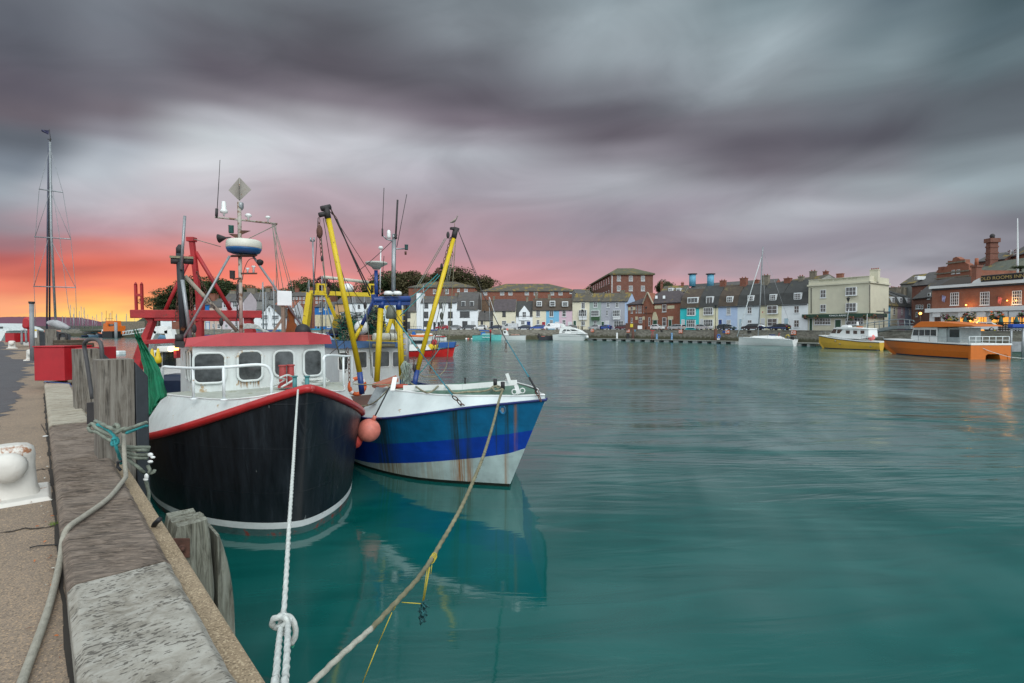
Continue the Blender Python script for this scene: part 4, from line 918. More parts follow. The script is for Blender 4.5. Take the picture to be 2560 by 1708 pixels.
# forestay to the bow
fs = [(1146,577,-6.2),(1205,730,-4.6),(1265,850,-2.6),(1323,944,-.5)]
P = [PL(x, y, d) for x, y, d in fs]
mb = MB(); mb.tube([P[0], P[1], P[2]], .012, 6); mb.build('forestay', m_dark, bo); mb = MB(); mb.tube([P[2], P[3]], .014, 6); mb.build('forestay_line', mat('blue_line', (.02,.19,.26), .8), bo)
mb = MB(); tip = G(1348, 1000, 2.03); mb.tube(spline([P[3], PL(1333,962,-.3), PL(1341,975,-.15)], 4), .022, 8); mb.build('hose_sleeve', m_black, bo)
chain(MBn(), PL(1341,975,-.15), PL(1352,1003,0), .028).build('anchor_chain', m_rust, bo)
chain(MBn(), P[2], P[2]-V((0,0,.3)), .022).build('chain', m_rust, bo)
a_ = PLy(1133,991,-1.4); b_ = BL.w(pt2(sqrt(1.45/T2), 1.76, -1))+V((0,-.03,0))
chain(MBn(), a_, G(1163,1020,1.80), .03).build('chain', m_rust, bo)
mb = MB(); wire(mb, PL(987,795,-6.8), PL(1050,880,-4.5), .03); mb.build('stay_sleeve', mat('teal_sleeve', (.06,.22,.24), .7, rust=.4), bo)
mb = MB(); wire(mb, PL(1050,880,-4.5), a_, .015); mb.build('stay_line', mat('blue_cord', (.02,.19,.26), .8), bo)
# ---- things lying or hanging on the blue boat
def netpile(name, label, pts_, x, r_, m, n_=70):
    mb = MB()
    for k in range(n_):
        px, py = random.choice(pts_); c_ = PL(px+random.uniform(-8,8), py+random.uniform(-10,10), x+random.uniform(-.3,.3)); P = []
        a0 = random.uniform(0, 6.28)
        for j in range(7): P.append(c_+V((random.gauss(0,1), random.gauss(0,.6), random.gauss(0,1)))*r_)
        mb.tube(spline(P, 3), .010, 4)
    return tag(mb.build(name, m), label, 'net')
for k, m_ in enumerate((m_net, m_ropeb, m_dark)):
    pass
def mknet(label, pts_, x):
    root = thing('fishing_net', label, 'fishing net', PL(*pts_[0], x), 0, 'heaps of fishing net on the blue boat')
    for nm, m_, k in (('green_mesh', m_net, 90), ('brown_mesh', m_ropeb, 35), ('dark_mesh', m_dark, 50)):
        mb = MB()
        for _ in range(k):
            px, py = random.choice(pts_); c_ = PL(px+random.uniform(-9,9), py+random.uniform(-11,11), x+random.uniform(-.3,.3))
            P = [c_+V((random.gauss(0,1), random.gauss(0,.6), random.gauss(0,1)))*.14 for j in range(7)]
            mb.tube(spline(P, 3), .011, 4)
        if nm == 'dark_mesh':
            for px, py in pts_: mb.sph(PL(px, py, x-.1), .14, 8, 6, (1,.8,1.3))
        mb.build(nm, m_, root)
mknet('tall heap of green and brown fishing net behind the yellow frame leg', [(936,790),(930,805),(940,820),(935,838)], -9.4)
mknet('smaller dark green net heap beside the white numbered buoy', [(870,810),(880,825),(868,840)], -9.6)
mb = MB(); c_ = PL(904, 819, -9); mb.sph(c_, .24, 18, 12); ob = mb.build('buoy', m_whiteclean); tag(ob, 'white round buoy marked 1 hanging among nets on the blue boat', 'buoy')
def text(txt, size, M, m, parent, ext=.004, name='lettering', bold=0):
    cu = bpy.data.curves.new('lettering', 'FONT'); cu.body = txt; cu.size = size; cu.extrude = ext; cu.align_x = 'CENTER'; cu.align_y = 'CENTER'; cu.offset = bold
    o = bpy.data.objects.new('lettering', cu); S.collection.objects.link(o); dg = bpy.context.evaluated_depsgraph_get()
    me = bpy.data.meshes.new_from_object(o.evaluated_get(dg)); bpy.data.objects.remove(o)
    me.transform(M if parent is None else WM[parent.name].inverted() @ M); me.materials.clear(); me.materials.append(m)
    o = bpy.data.objects.new(name, me); S.collection.objects.link(o); o.parent = parent; return o
m_ink = mat('black_lettering', (.01,.01,.012), .6, bump=0)
tocam = (V((0,0,CAMZ))-c_); ang = atan2(tocam.x, -tocam.y)
text('1', .17, Matrix.Translation(c_+tocam.normalized()*.243+V((0,0,.03))) @ Matrix.Rotation(ang, 4, 'Z') @ Matrix.Rotation(pi/2, 4, 'X'), m_ink, ob, .006)
cr = thing('fish_box', 'faded salmon pink fish box stacked beside the nets on the wheelhouse roof', 'fish box', PL(911,855,-9.1), BL.a)
mb = MB(); mb.box((-.2,-.17,-.02),(.2,.17,.22)); mb.build('box', mat('salmon_plastic', (.48,.14,.09), .6), cr, local=True, bevel=.015); mb = MB(); mb.box((-.22,-.19,.2),(.22,.19,.235)); mb.build('rim', mat('salmon_plastic_rim', (.5,.2,.15), .6), cr, local=True, bevel=.01)
lr = thing('liferaft', 'white liferaft canister strapped on a yellow tray above the blue boat wheelhouse', 'liferaft', PL(964,853,-8.3), BL.a)
mb = MB(); mb.tube([BL.M.to_3x3()@V((0,-.42,.13))+PL(964,853,-8.3), BL.M.to_3x3()@V((0,.36,.13))+PL(964,853,-8.3)], .135, 16); mb.build('canister', mat('cream_canister', (.56,.57,.5), .5), lr, bevel=.03)
for y_ in (-.2, .12): mb = MB(); c_ = PL(964,853,-8.3); mb.tube([c_+BL.M.to_3x3()@V((.142*cos(a), y_, .13+.142*sin(a))) for a in [k*2*pi/14 for k in range(15)]], .012, 5); mb.build('strap', m_black, lr)
mb = MB(); mb.bar(PL(922,852,-8.3), PL(994,854,-8.3), .35, .03); mb.build('tray', m_yel, bo)
mb = MB(); mb.tube([PL(932,864,-8.2), PL(986,864,-8.2)], .06, 8); tag(mb.build('rolled_cover', m_ropeb), 'rolled beige cover under the liferaft tray', 'rolled cover')
lb = thing('lifebuoy', 'orange and white lifebuoy hanging behind the left yellow boom of the blue boat', 'lifebuoy', PL(893,968,-7.6), BL.a)
mb = MB(); c_ = PL(893,966,-7.6); Mx = Matrix.Translation(c_) @ Matrix.Rotation(BL.a, 4, 'Z')
ring = lambda a0, a1, r_: [Mx @ V((0, .24*cos(a), .24*sin(a))) for a in [a0+(a1-a0)*k/16 for k in range(17)]]
mb.tube(ring(0, 2*pi, 0), .062, 12); mb.build('ring', mat('lifebuoy_orange', (.62,.12,.03), .6), lb)
for a0 in (.5, 2.1, 3.7, 5.2): mb = MB(); mb.tube(ring(a0, a0+.35, 0), .065, 12); mb.build('band', m_whiteclean, lb)
fl = thing('ramp_board', 'faded orange and grey wooden ramp lying askew on the blue boat deck', 'board', PL(960,952,-4.6), 0)
mb = MB(); a_ = [PL(930,960,-4.8), PL(990,938,-4.6), PL(996,946,-4.2), PL(945,966,-4.2)]; mb.add(a_+[p-V((0,0,.08)) for p in a_], [(0,1,2,3),(7,6,5,4),(0,4,5,1),(1,5,6,2),(2,6,7,3),(3,7,4,0)]); mb.build('panel', mat('salmon_board', (.42,.14,.09), .7, rust=.5, rcol=(.25,.22,.18)), fl)
bk = thing('fish_basket', 'ribbed orange red fish basket standing behind the white bow bulwark', 'basket', G(1004,972,1.9))
c_ = PL(1003,972,-4.2)
mb = MB(); mb.lathe(c_-V((0,0,.1)), [(.13,0),(.17,.2),(.165,.2),(.12,.02)], 20); mb.build('body', mat('red_basket_plastic', (.42,.07,.04), .6), bk)
for z_ in (0,.05,.1,.16): mb = MB(); mb.lathe(c_+V((0,0,-.1+z_)), [(.14+z_*.2,0),(.155+z_*.2,.01),(.14+z_*.2,.022)], 20); mb.build('rib', mat('red_basket_rib', (.45,.08,.045), .6), bk)
mb = MB()
for k in range(16):
    x0 = 1004+k*1.5+random.uniform(-1,1); P = [PL(1012+random.uniform(-3,6), 903, -6.7)]
    for j in range(1, 7): P.append(PL(x0+random.uniform(-2,2), 905+9.5*j+random.uniform(-2,2), -6.6+random.uniform(-.05,.05)))
    rope(mb, spline(P, 3), .012, n=6)
tag(mb.build('rope_coil', mat('pale_green_rope', (.30,.38,.33), .9, var=.4, sc=12)), 'long hank of pale green rope hanging on the ladder of the blue boat', 'rope')
mb = MB(); P = [(1026,958),(1038,965),(1052,975),(1070,982),(1085,975),(1100,962),(1113,963),(1124,974),(1137,983),(1165,980),(1200,979),(1222,975),(1234,966),(1245,970),(1258,968),(1250,976),(1238,978),(1232,970),(1245,965),(1256,972)]
rope(mb, spline([G(x, y, 2.12) for x, y in P], 5), .02); tag(mb.build('mooring_rope', m_ropeb), 'brown rope snaking across the green foredeck of the blue boat', 'rope')
mb = MB(); c_ = A(922, 1076, 10.9); mb.sph(c_, .247, 24, 16); mb.lathe(c_+V((.08,.02,.2)), [(.06,0),(.04,.08),(.045,.12)], 10, (.5,0,1)); ob = mb.build('fender_buoy', m_buoy); tag(ob, 'big faded salmon ball fender hanging between the black and blue boats', 'fender')
mb = MB(); wire(mb, c_+V((.13,.02,.3)), PL(974,968,-2.95), .02); mb.build('lashing', m_black, ob)
mb = MB(); mb.sph(A(889,1098,10.9), .15, 16, 12, (1,1,1.3)); tag(mb.build('fender_buoy', mat('red_fender', (.5,.05,.04), .5)), 'dark red fender squeezed between the two hulls below the ball fender', 'fender')
mb = MB(); P = [PL(975,968,-2.95), PL(950,995,-3.3), PL(925,1012,-3.8), PL(900,1016,-4.2)]; rope(mb, spline(P, 5), .016); rope(mb, spline([PL(984,962,-3.2), PL(930,962,-3.8), PL(880,960,-4.2)], 4), .012); tag(mb.build('spring_line', m_ropeb), 'brown line leading from the white bow post of the blue boat to the black boat', 'rope')
cr = thing('metal_chute', 'grey metal chute standing on the blue boat deck behind the ball fender', 'chute', PL(935,1000,-3.9), 0)
mb = MB(); a_ = [PL(940,968,-3.7), PL(970,970,-3.7), PL(948,1010,-3.7), PL(918,1010,-3.7)]; mb.add(a_+[p+V((.02,.25,0)) for p in a_], [(0,1,2,3),(0,3,7,4),(1,5,6,2)]); mb.build('tray', m_galv, cr)
# seagull on the right boom head
gu = thing('seagull', 'pale brown seagull perched on top of the right yellow boom', 'seagull', PL(1136,566,BX), 0)
g0 = PL(1136,567,BX); mb = MB()
rings = []
for dx, dz, rr_, hh in ((-.20,.13,.015,.012),(-.12,.15,.05,.04),(-.03,.18,.085,.075),(.06,.21,.085,.085),(.11,.26,.055,.055),(.12,.30,.048,.045),(.13,.335,.045,.04),(.14,.36,.02,.02)):
    rings.append([g0+V((dx*.7+hh*.4*sin(a), rr_*cos(a), dz+hh*sin(a)*.8)) for a in [j*2*pi/12 for j in range(12)]])
mb.loft(rings, cap=True); mb.build('body', mat('gull_feathers', (.35,.31,.27), .8, sc=20), gu)
mb = MB(); mb.lathe(g0+V((.075,0,.33)), [(.012,0),(.002,.05)], 6, (1,-.2,-.1)); mb.build('beak', m_dark, gu)
for d_ in (-.02, .02): mb = MB(); mb.tube([g0+V((0,d_,0)), g0+V((.01,d_,.12))], .006, 5); mb.build('leg', mat('gull_leg', (.3,.2,.15), .7), gu)
# ================================================================== MOORING LINES IN FRONT
def vplane(P0, P1, pix):
    P0 = V(P0); P1 = V(P1); n_ = V((P1.y-P0.y, -(P1.x-P0.x), 0)); o = []
    for px, py in pix: r = ray(px, py); k = (P0-CP).dot(n_)/r.dot(n_); o.append(CP+r*k)
    return o
P0 = A(745, 975, 7.75); P1 = A(700, 1560, 2.55)
P = vplane(P0, P1+V((.0,0,0)), [(745,975),(738,1100),(729,1230),(722,1330)])
Z0 = A(745,975,7.75); line = []
pix = [(745,975),(742,1020),(738,1080),(734,1150),(728,1240),(722,1330),(717,1420),(712,1500),(708,1545)]
for k, (px, py) in enumerate(pix):   # depth from a straight run in plan (depth is linear in 1/size along the line)
    f = k/(len(pix)-1); zz = 2.47+(1.98-2.47)*f; line.append((px, py))
import bisect
def depths(pix, Y0, Y1, sag=0):
    o = []; x0, y0 = pix[0]; x1, y1 = pix[-1]; L_ = sum(sqrt((a[0]-b[0])**2+(a[1]-b[1])**2) for a, b in zip(pix, pix[1:])); acc = 0; prev = pix[0]
    for p in pix:
        acc += sqrt((p[0]-prev[0])**2+(p[1]-prev[1])**2); prev = p; s_ = acc/L_
        o.append(A(*p, 1/((1-s_)/Y0+s_/Y1)))
    return o
m1 = thing('mooring_line', 'white laid mooring line running from the black bow down to a big knot', 'mooring line', A(745,975,7.75))
mb = MB(); P = depths(pix, 7.75, 2.5); rope(mb, P, .013, pitch=.075); mb.build('standing_part', m_rope, m1)
kd = 2.45
mb = MB(); K = lambda x, y, d=0: A(640+x/3.843, 1300+y/3.843, kd+d)
rope(mb, spline([K(275,905,.03), K(230,930,-.03), K(170,950,-.03), K(155,1000,-.02), K(185,1035,-.01), K(240,1025,-.05), K(300,985,-.06), K(290,950,-.06), K(250,945,-.03), K(235,1000,.0), K(255,1070,.03), K(275,1100,.04)], 7), .0135, pitch=.075)
rope(mb, spline([K(215,930,.01), K(260,915,.0), K(320,935,.02), K(365,990,.02), K(380,1060,.02), K(370,1130,.02), K(345,1190,.02)], 7), .0135, pitch=.075)
rope(mb, spline([K(200,1030,.02), K(260,1040,.0), K(310,1000,-.02), K(330,950,.0)], 6), .0135, pitch=.075)
mb.build('knot', m_rope, m1)
mb = MB()
for pts in ([(240,1030),(225,1150),(208,1320),(190,1568),(180,1700)], [(308,990),(305,1120),(298,1300),(280,1568),(272,1700)]):
    pp = [(640+x/3.843, 1300+y/3.843) for x, y in pts]; rope(mb, spline(depths(pp, kd-.05, 1.75)+[V((-.25,.5,2.26)), Q.w(-2.42,.95,2.22)], 8), .0130, pitch=.075)
mb.build('doubled_end', m_rope, m1)
mb = MB(); q = [K(330,1185,.02), K(372,1205,.03), K(355,1235,.01), K(335,1215,.0), K(322,1245,.02)]; mb.add(q, [(0,1,2,3),(0,3,4)]); mb.build('tape_end', mat('green_tape', (.02,.25,.15), .5), m1)
m2 = thing('mooring_line', 'long weathered line from the blue bow with yellow twine tied round it', 'mooring line', G(1256,972,2.12))
pix = [(1257,974),(1248,1000),(1237,1046),(1222,1098),(1205,1150),(1180,1210),(1155,1265),(1128,1315),(1100,1362),(1080,1396),(1050,1440),(1015,1480),(975,1522),(930,1570),(880,1614),(830,1660),(785,1704),(740,1745)]
dp_ = []
D0, D1 = 10.6, 2.05
P = depths(pix, D0, D1); P = spline(P+[A(700,1830,1.78), V((-.42,1.0,2.2)), Q.w(-2.42,1.0,2.2)], 6)
mb = MB(); Pn = resample(P, .03); rad = [.0225-.0065*min(1, i/len(Pn)*1.2) for i in range(len(Pn))]
nA = int(len(Pn)*.80)
for seg, m_ in ((Pn[:nA], m_ropeb), (Pn[nA-1:], m_rope)):
    pass
mbA = MB(); Ps = resample(P, .012); k_ = len(Ps); cut = int(k_*.70)
rr2 = [max(.0122, .0225-.0125*i/k_) for i in range(k_)]
rf = lambda an, i: 1+.17*cos(3*(an-2*pi*i*.012/.30))
mbA.tube(Ps[:cut], rr2[:cut], 9, True, rf); mbA.build('weathered_part', mat('weedy_rope', (.22,.21,.13), .95, var=.5, sc=6, bump=.5, bsc=90), m2)
rf2 = lambda an, i: 1+.17*cos(3*(an-2*pi*(i+cut-1)*.012/.30))
mbA = MB(); mbA.tube(Ps[cut-1:], rr2[cut-1:], 9, True, rf2); mbA.build('clean_part', mat('dull_rope', (.42,.42,.36), .95, var=.35, sc=18, bump=.4, bsc=200), m2)
Y = lambda x, y, f=.0: (640+x/3.843, 1300+y/3.843)
def near_rope(px, py, d=0):
    best = min(Ps, key=lambda q: (q-CP).normalized().cross(ray(px, py).normalized()).length); return A(px, py, best.y+d)
for k in range(4):
    mb = MB(); c_ = near_rope(*Y(1690+k*7, 385-k*12)); a_ = c_-V((0,0,.0)); mb.tube([c_+V((.019*cos(a), .019*sin(a)*.6, .019*sin(a))) for a in [j*2*pi/10 for j in range(11)]], .0028, 5); mb.build('twine_turn', m_string, m2)
for a_, b_ in (((1665,440),(1605,790)),((1672,450),(1612,790)),((1645,470),(1600,780)),((1400,792),(1585,805)),((1360,790),(1320,870)),((1305,890),(1170,1200)),((1170,1200),(1010,1600)),((1690,430),(1680,520))):
    A0 = near_rope(*Y(*a_)); B0 = A(*Y(*b_), A0.y); mb = MB(); wire(mb, A0, B0, .0026, 0, 5); mb.build('twine', m_string, m2)
tw = near_rope(*Y(1605,790)); mb = MB()
for k in range(16): c_ = A(*Y(1605+random.uniform(-22,25), 800+k*12+random.uniform(-8,8)), tw.y+random.uniform(-.02,.02)); mb.tube(spline([c_+V((random.gauss(0,.012), random.gauss(0,.01), random.gauss(0,.016))) for _ in range(5)], 3), .005, 5)
mb.build('frayed_end', mat('frayed_teal_dark', (.02,.12,.13), .9, var=.9, sc=30), m2)
# ================================================================== NEAR QUAY
Z1 = lambda x, y: (x/4.481, 750+y/4.481)       # detail views of the photo
Z2 = lambda x, y: (x/2.214, 1000+y/2.214)
def postbox(label, pxl, pxr, pyt, Y, zb, m=m_post, depth=None, name='timber_post', tilt=0, cat='timber post', group='timber posts along the quay edge', rubber=None, hole=False):
    w_ = (pxr-pxl)/F*Y; c_ = A((pxl+pxr)/2, pyt, Y); q_ = c_-CP; q_.z = 0; c_ = c_+q_.normalized()*w_*.4; d_ = 0
    root = thing(name, label, cat, (c_.x, c_.y+d_/2, zb), QA-pi/2+.06, group)
    zt_ = c_.z; mb = MB(); n = 14; rings = []
    for k in range(n+1):
        z = zb+(zt_-zb)*k/n; j = lambda: random.uniform(-.005, .005)
        hw = w_*.41; rings.append([V((-hw+j(), -hw+j(), z-zb)), V((hw+j(), -hw+j(), z-zb)), V((hw+j(), hw+j(), z-zb)), V((-hw+j(), hw+j(), z-zb))])
    mb.loft(rings, cap=True, sm=False); mb.build('post', m, root, local=True, bevel=.012)
    if hole: mb = MB(); mb.cyl((0,-w_*.41-.004,hole-zb), (0,-w_*.41+.01,hole-zb), .022); mb.build('bolt_hole', m_black, root, local=True)
    if rubber:
        hw = w_*.41; x0, th, top_ = rubber; mb = MB()
        mb.prism([(-hw-.01,-6),(hw*.9,-6),(hw*.9,top_-zb-.22),(hw*.4,top_-zb),(-hw-.01,top_-zb)], hw+.004, hw+.004+th, 'x') if False else mb.add([V(p) for p in ((hw+.005,-hw,-5+0),(hw+.005+th,-hw+.02,-5),(hw+.005+th,hw,-5),(hw+.005,hw,-5),(hw+.005,-hw,top_-zb),(hw+.005+th,-hw+.02,top_-zb-.16),(hw+.005+th,hw,top_-zb-.16),(hw+.005,hw,top_-zb))], [(3,2,1,0),(4,5,6,7),(0,1,5,4),(1,2,6,5),(2,3,7,6),(3,0,4,7)])
        mb.build('fender_board', m_rub, root, local=True, bevel=.01)
    return root
m_rub = mat('slate_fender_plastic', (.028,.034,.043), .5, var=.35, sc=4, bump=.2)
postbox('big grey split timber post with a slate fender board, ropes knotted round it', 238, 329, 900, 5.15, -1.2, rubber=(0,.115,3.10), hole=2.25)
postbox('grey timber post with a dark board behind the hoop ladder', 184, 244, 873, 8.3, -1.2, rubber=(0,.14,3.08))
postbox('grey timber post just left of the moored tall masted yacht', 114, 139, 823, 24, -.5, rubber=(0,.5,3.3))
postbox('grey timber post beside the red lifebuoy case', 84, 97, 824, 26, -.5, rubber=(0,.45,3.3))
postbox('low mossy timber post behind the big red box', 137, 162, 844, 17, -.5)
for (x0, y0, x1, y1, Y_, lab) in ((157,850,192,864,15,'dark mossy timber beam lying behind the red box, upper of two'), (164,858,208,872,13,'dark mossy timber beam lying behind the red box, lower of two')):
    mb = MB(); mb.bar(A(x0, (y0+y1)/2, Y_), A(x1, (y0+y1)/2, Y_-.3), .5, (y1-y0)/F*Y_); ob = mb.build('timber_beam', mat('mossy_dark_beam', (.07,.055,.035), .9, var=.5, sc=8), bevel=.02); tag(ob, lab, 'timber beam', 'mossy beams behind the red box')
# near fender pile
pr = thing('fender_pile', 'mossy split fender pile with a rusty bolted plate beside the coping', 'fender pile', Q.w(2.35, -.42, 0), QA)
pc = Q.I @ G(458, 1290, 1.86)
mb = MB(); 
for (x0, x1, y0, y1, zt2, ph) in ((-.24,-.09,-.17,.12,1.87,0),(-.085,.05,-.18,.13,1.86,2),(.055,.20,-.15,.12,1.88,4)):
    rings = []
    for k in range(26):
        z = -.9+2.75*k/25; s_ = 1 if k < 23 else (.97, .9, .75)[k-23]; j = lambda a=0: .008*sin(z*9+a+ph)+random.uniform(-.003,.003)
        cx, cy = (x0+x1)/2, (y0+y1)/2
        rings.append([V((cx+(x-cx)*s_+j(x), cy+(y-cy)*s_+j(y), min(z, zt2)+random.uniform(-.01,.01)*(k>23))) for x, y in ((x0,y0+.02),(x0+.03,y0),(x1-.02,y0),(x1,y0+.02),(x1,y1),(x0,y1))])
    mb.loft([[p+V((pc.x-2.35, pc.y+.42, 0)) for p in r] for r in rings], cap=True, sm=False)
mb.build('pile', m_pile, pr, local=True, bevel=.01)
mb = MB(); rings = []   # outer waterside plank with a sloped shoulder
for k in range(22):
    z = -.9+2.60*k/21; w_ = .15*(1 if k < 16 else 1-((k-15)/6)**2*.75); r = []
    for x, y in ((-.20,-.185-w_),(.14,-.185-w_),(.18,-.20),(-.24,-.20)): r.append(V((x+pc.x-2.35+.01*sin(z*7+x), y+pc.y+.42, z)))
    rings.append(r)
mb.loft(rings, cap=True, sm=False); mb.build('outer_plank', m_pile, pr, local=True, bevel=.012)
def quad_on(px0, py0, px1, py1, pt_, nrm):
    o = []
    for px, py in ((px0,py0),(px1,py0),(px1,py1),(px0,py1)):
        r = ray(px, py); o.append(CP+r*((V(pt_)-CP).dot(nrm)/r.dot(nrm)))
    return o
nq = V((Q.M.to_3x3() @ V((-1,0,0)))); fp = Q.w(pc.x-.255, pc.y, 1.5)
mb = MB(); q4 = quad_on(430, 1345, 474, 1393, fp, nq); a_ = [p+nq*.02 for p in q4]; mb.add(a_+[p+nq*.004 for p in q4], [(0,1,2,3),(0,4,5,1),(1,5,6,2),(2,6,7,3),(3,7,4,0)]); mb.build('bolt_plate', m_rust, pr, bevel=.004)
mb = MB(); c_ = (q4[0]+q4[2])/2+nq*.02; mb.cyl(c_, c_+nq*.012, .032, n=16); mb.cyl(c_+nq*.012, c_+nq*.045, .02, n=6); mb.build('bolt', m_rust, pr)
# big white bollard
m_boll = mat('thick_white_bollard_paint', (.62,.61,.57), .55, var=.12, rust=.5, rsc=4.5, rcol=(.30,.13,.06), bump=.6, bsc=7, dist=.02)
def bollard(c_, s_, label, big=False):
    r = thing('bollard', label, 'bollard', c_, QA, 'white bollards along the quay edge')
    mb = MB(); mb.add([V(p)*s_ for p in ((-.34,-.26,0),(.28,-.26,0),(.30,.26,0),(-.34,.26,0),(-.32,-.24,.03),(.27,-.24,.03),(.28,.24,.03),(-.32,.24,.03))], [(4,5,6,7),(0,1,5,4),(1,2,6,5),(2,3,7,6),(3,0,4,7)]); mb.build('base_plate', m_boll, r, local=True, bevel=.008)
    mb = MB(); rings = []
    for z, rx, ry, cx in ((.03,.20,.19,0),(.10,.185,.17,0),(.28,.17,.16,.01),(.36,.175,.165,.0),(.42,.165,.155,-.02),(.455,.13,.12,-.03),(.47,.06,.06,-.03)):
        rings.append([V((cx+rx*(abs(cos(a))**.6*(1 if cos(a) > 0 else -1)), ry*(abs(sin(a))**.6*(1 if sin(a) > 0 else -1)), z))*s_ for a in [2*pi*j/20 for j in range(20)]])
    mb.loft(rings, cap=True); mb.build('head', m_boll, r, local=True)
    mb = MB(); mb.lathe(V((-.14,.0,.30))*s_, [(.12*s_,0),(.125*s_,.08*s_),(.11*s_,.15*s_),(.05*s_,.175*s_),(.01,.18*s_)], 18, (-1,.15,.0)); mb.build('horn', m_boll, r, local=True)
    return r
bollard(G(28, 1243, 2.0), .98, 'big white rust spotted bollard nearest the viewer at the left edge')
bollard(Q.w(-2.6,.95,2.0), .98, 'white bollard behind the viewer that takes the two long mooring lines')
bollard(G(79, 901, 2.0), 1.05, 'white bollard half hidden beside the big red box')
bollard(G(30, 871, 2.0), 1.15, 'small far white bollard near the small red box')
# hoop ladder behind
lad = thing('quay_ladder', 'dark hooped handrail of the quay ladder between the two timber posts', 'ladder', Q.w(5.6, -.1, 2.0), QA)
for dx in (0, .28):
    mb = MB(); b_ = A(226-dx*20, 1000, 7.0+dx); P = [A(*Z1(1035,1110), 6.8+dx), A(*Z1(975,700), 6.8+dx), A(*Z1(945,520), 6.8+dx), A(*Z1(965,465), 6.75+dx), A(*Z1(1030,440), 6.7+dx), A(*Z1(1100,455), 6.65+dx), A(*Z1(1135,520), 6.6+dx), A(*Z1(1150,700), 6.6+dx)]
    mb.tube(spline(P, 6), .024, 10); mb.build('handrail', mat('dark_grey_rail', (.06,.06,.065), .5, var=.4), lad)
mb = MB(); mb.box((-.06,-.04,-.3), (.06,.04,.0), Matrix.Translation(A(*Z1(1045,1150), 6.95))); mb.build('bracket', m_dark, lad)
P = [A(*Z1(x, y), 16.5) for x, y in ((655,480),(665,390),(700,375),(740,385),(748,450))]
mb = MB(); mb.tube(spline(P, 4), .035, 6); tag(mb.build('quay_ladder', m_dark), 'far dark ladder hoop behind the mossy beams', 'ladder')
P = [A(*Z1(x, y), 28) for x, y in ((245,500),(245,360),(262,345),(285,350),(295,480))]
mb = MB(); mb.tube(spline(P, 4), .05, 6); tag(mb.build('quay_ladder', m_grey), 'farthest grey ladder hoop left of the red lifebuoy case', 'ladder')
# red steel boxes on the edge
def redbox(label, pxs, pyt, pyb, Yn, dep, px2):
    a_ = A(pxs[0], pyb, Yn); w_ = (pxs[1]-pxs[0])/F*Yn; z1 = A(pxs[0], pyt, Yn).z; root = thing('red_box', label, 'equipment box', (a_.x, a_.y, 2.0), .0, 'red equipment boxes on the quay edge')
    mb = MB(); mb.box((0,0,a_.z-2.0), (w_,dep,z1-2.0)); mb.build('body', m_rbox, root, local=True, bevel=.012)
    mb = MB(); mb.box((-.015,-.02,z1-2.0+.003), (w_+.015,dep,z1-2.0+.035)); mb.build('lid', m_rbox, root, local=True, bevel=.008)
    w2 = (px2-pxs[1])/F*(Yn+dep*.5)
    mb = MB(); mb.box((w_+.01,dep*.35,a_.z-2.0+.07), (w_+w2,dep*1.5,z1-2.0-.02)); mb.build('side_locker', m_rbox, root, local=True, bevel=.01)
    for z in (.25, .7): mb = MB(); mb.box((-.03,.05,a_.z-2+z*(z1-a_.z)), (.0,.12,a_.z-2+z*(z1-a_.z)+.1)); mb.build('hinge', m_rbox, root, local=True)
m_rbox = mat('bright_red_box_paint', (.40,.014,.022), .42, var=.2, sc=2, bump=.1, rust=.06, rcol=(.1,.02,.02))
redbox('big bright red steel box standing on the coping beside the timber posts', (86,162), 869, 952, 12.0, .8, 193)
redbox('smaller far red steel box near the quay corner at the left edge', (13,36), 834, 856, 38, 1.5, 46)
mb = MB(); P = [A(*Z1(x, y), 11.9) for x, y in ((490,930),(500,915),(620,925),(780,935),(840,1040),(860,1060))]; mb.tube(P, .008, 4); tag(mb.build('cord', mat('blue_twine', (.02,.08,.3), .8)), 'thin blue cord tied at the foot of the big red box', 'cord')
# grey pole, lifebuoy case
pl = thing('signal_pole', 'tall bare grey pole standing just left of the big red box', 'pole', G(81, 902, 2.0))
mb = MB(); p = G(81, 902, 2.0); mb.tube([p, A(79,757,p.y)], .085, 12); mb.build('shaft', m_grey, pl); mb = MB(); mb.tube([A(79,759,p.y), A(79,754,p.y)], .11, 12); mb.build('cap', m_dark, pl)
for y in (762, 768, 786): mb = MB(); mb.bar(A(75,y,p.y), A(80,y,p.y), .06, .05); mb.build('bracket', m_dark, pl)
lc = thing('lifebuoy_case', 'red lifebuoy case on a red post beside the grey pole', 'lifebuoy case', G(73, 893, 2.0))
Yl = 23.5; mb = MB(); P = rrect(-.17,-.28,.17,.28,.16,6); c_ = A(70, 808, Yl); M_ = Matrix.Translation(c_) @ Matrix.Rotation(R(8), 4, 'Y'); mb.loft([[M_@V((x*s_, y_, z*s_)) for x, z in P] for y_, s_ in ((-.12,.7),(-.1,.95),(.05,1),(.1,.8))], cap=True); mb.build('case', m_rbox, lc)
mb = MB(); mb.bar(A(73,822,Yl), A(79,872,Yl), .1, .1, (0,1,0)); mb.build('post', m_rbox, lc)
nb = thing('notice_board', 'small pale notice fixed on the timber post by the lifebuoy case', 'notice', A(87, 834, 25))
mb = MB(); M_ = Matrix.Translation(A(87,834,25)); mb.box((-.12,-.02,-.2),(.12,.0,.2), M_); mb.build('panel', m_whiteclean, nb); mb = MB(); mb.box((-.12,-.03,.12),(.12,-.021,.2), M_); mb.build('heading', m_yel, nb)
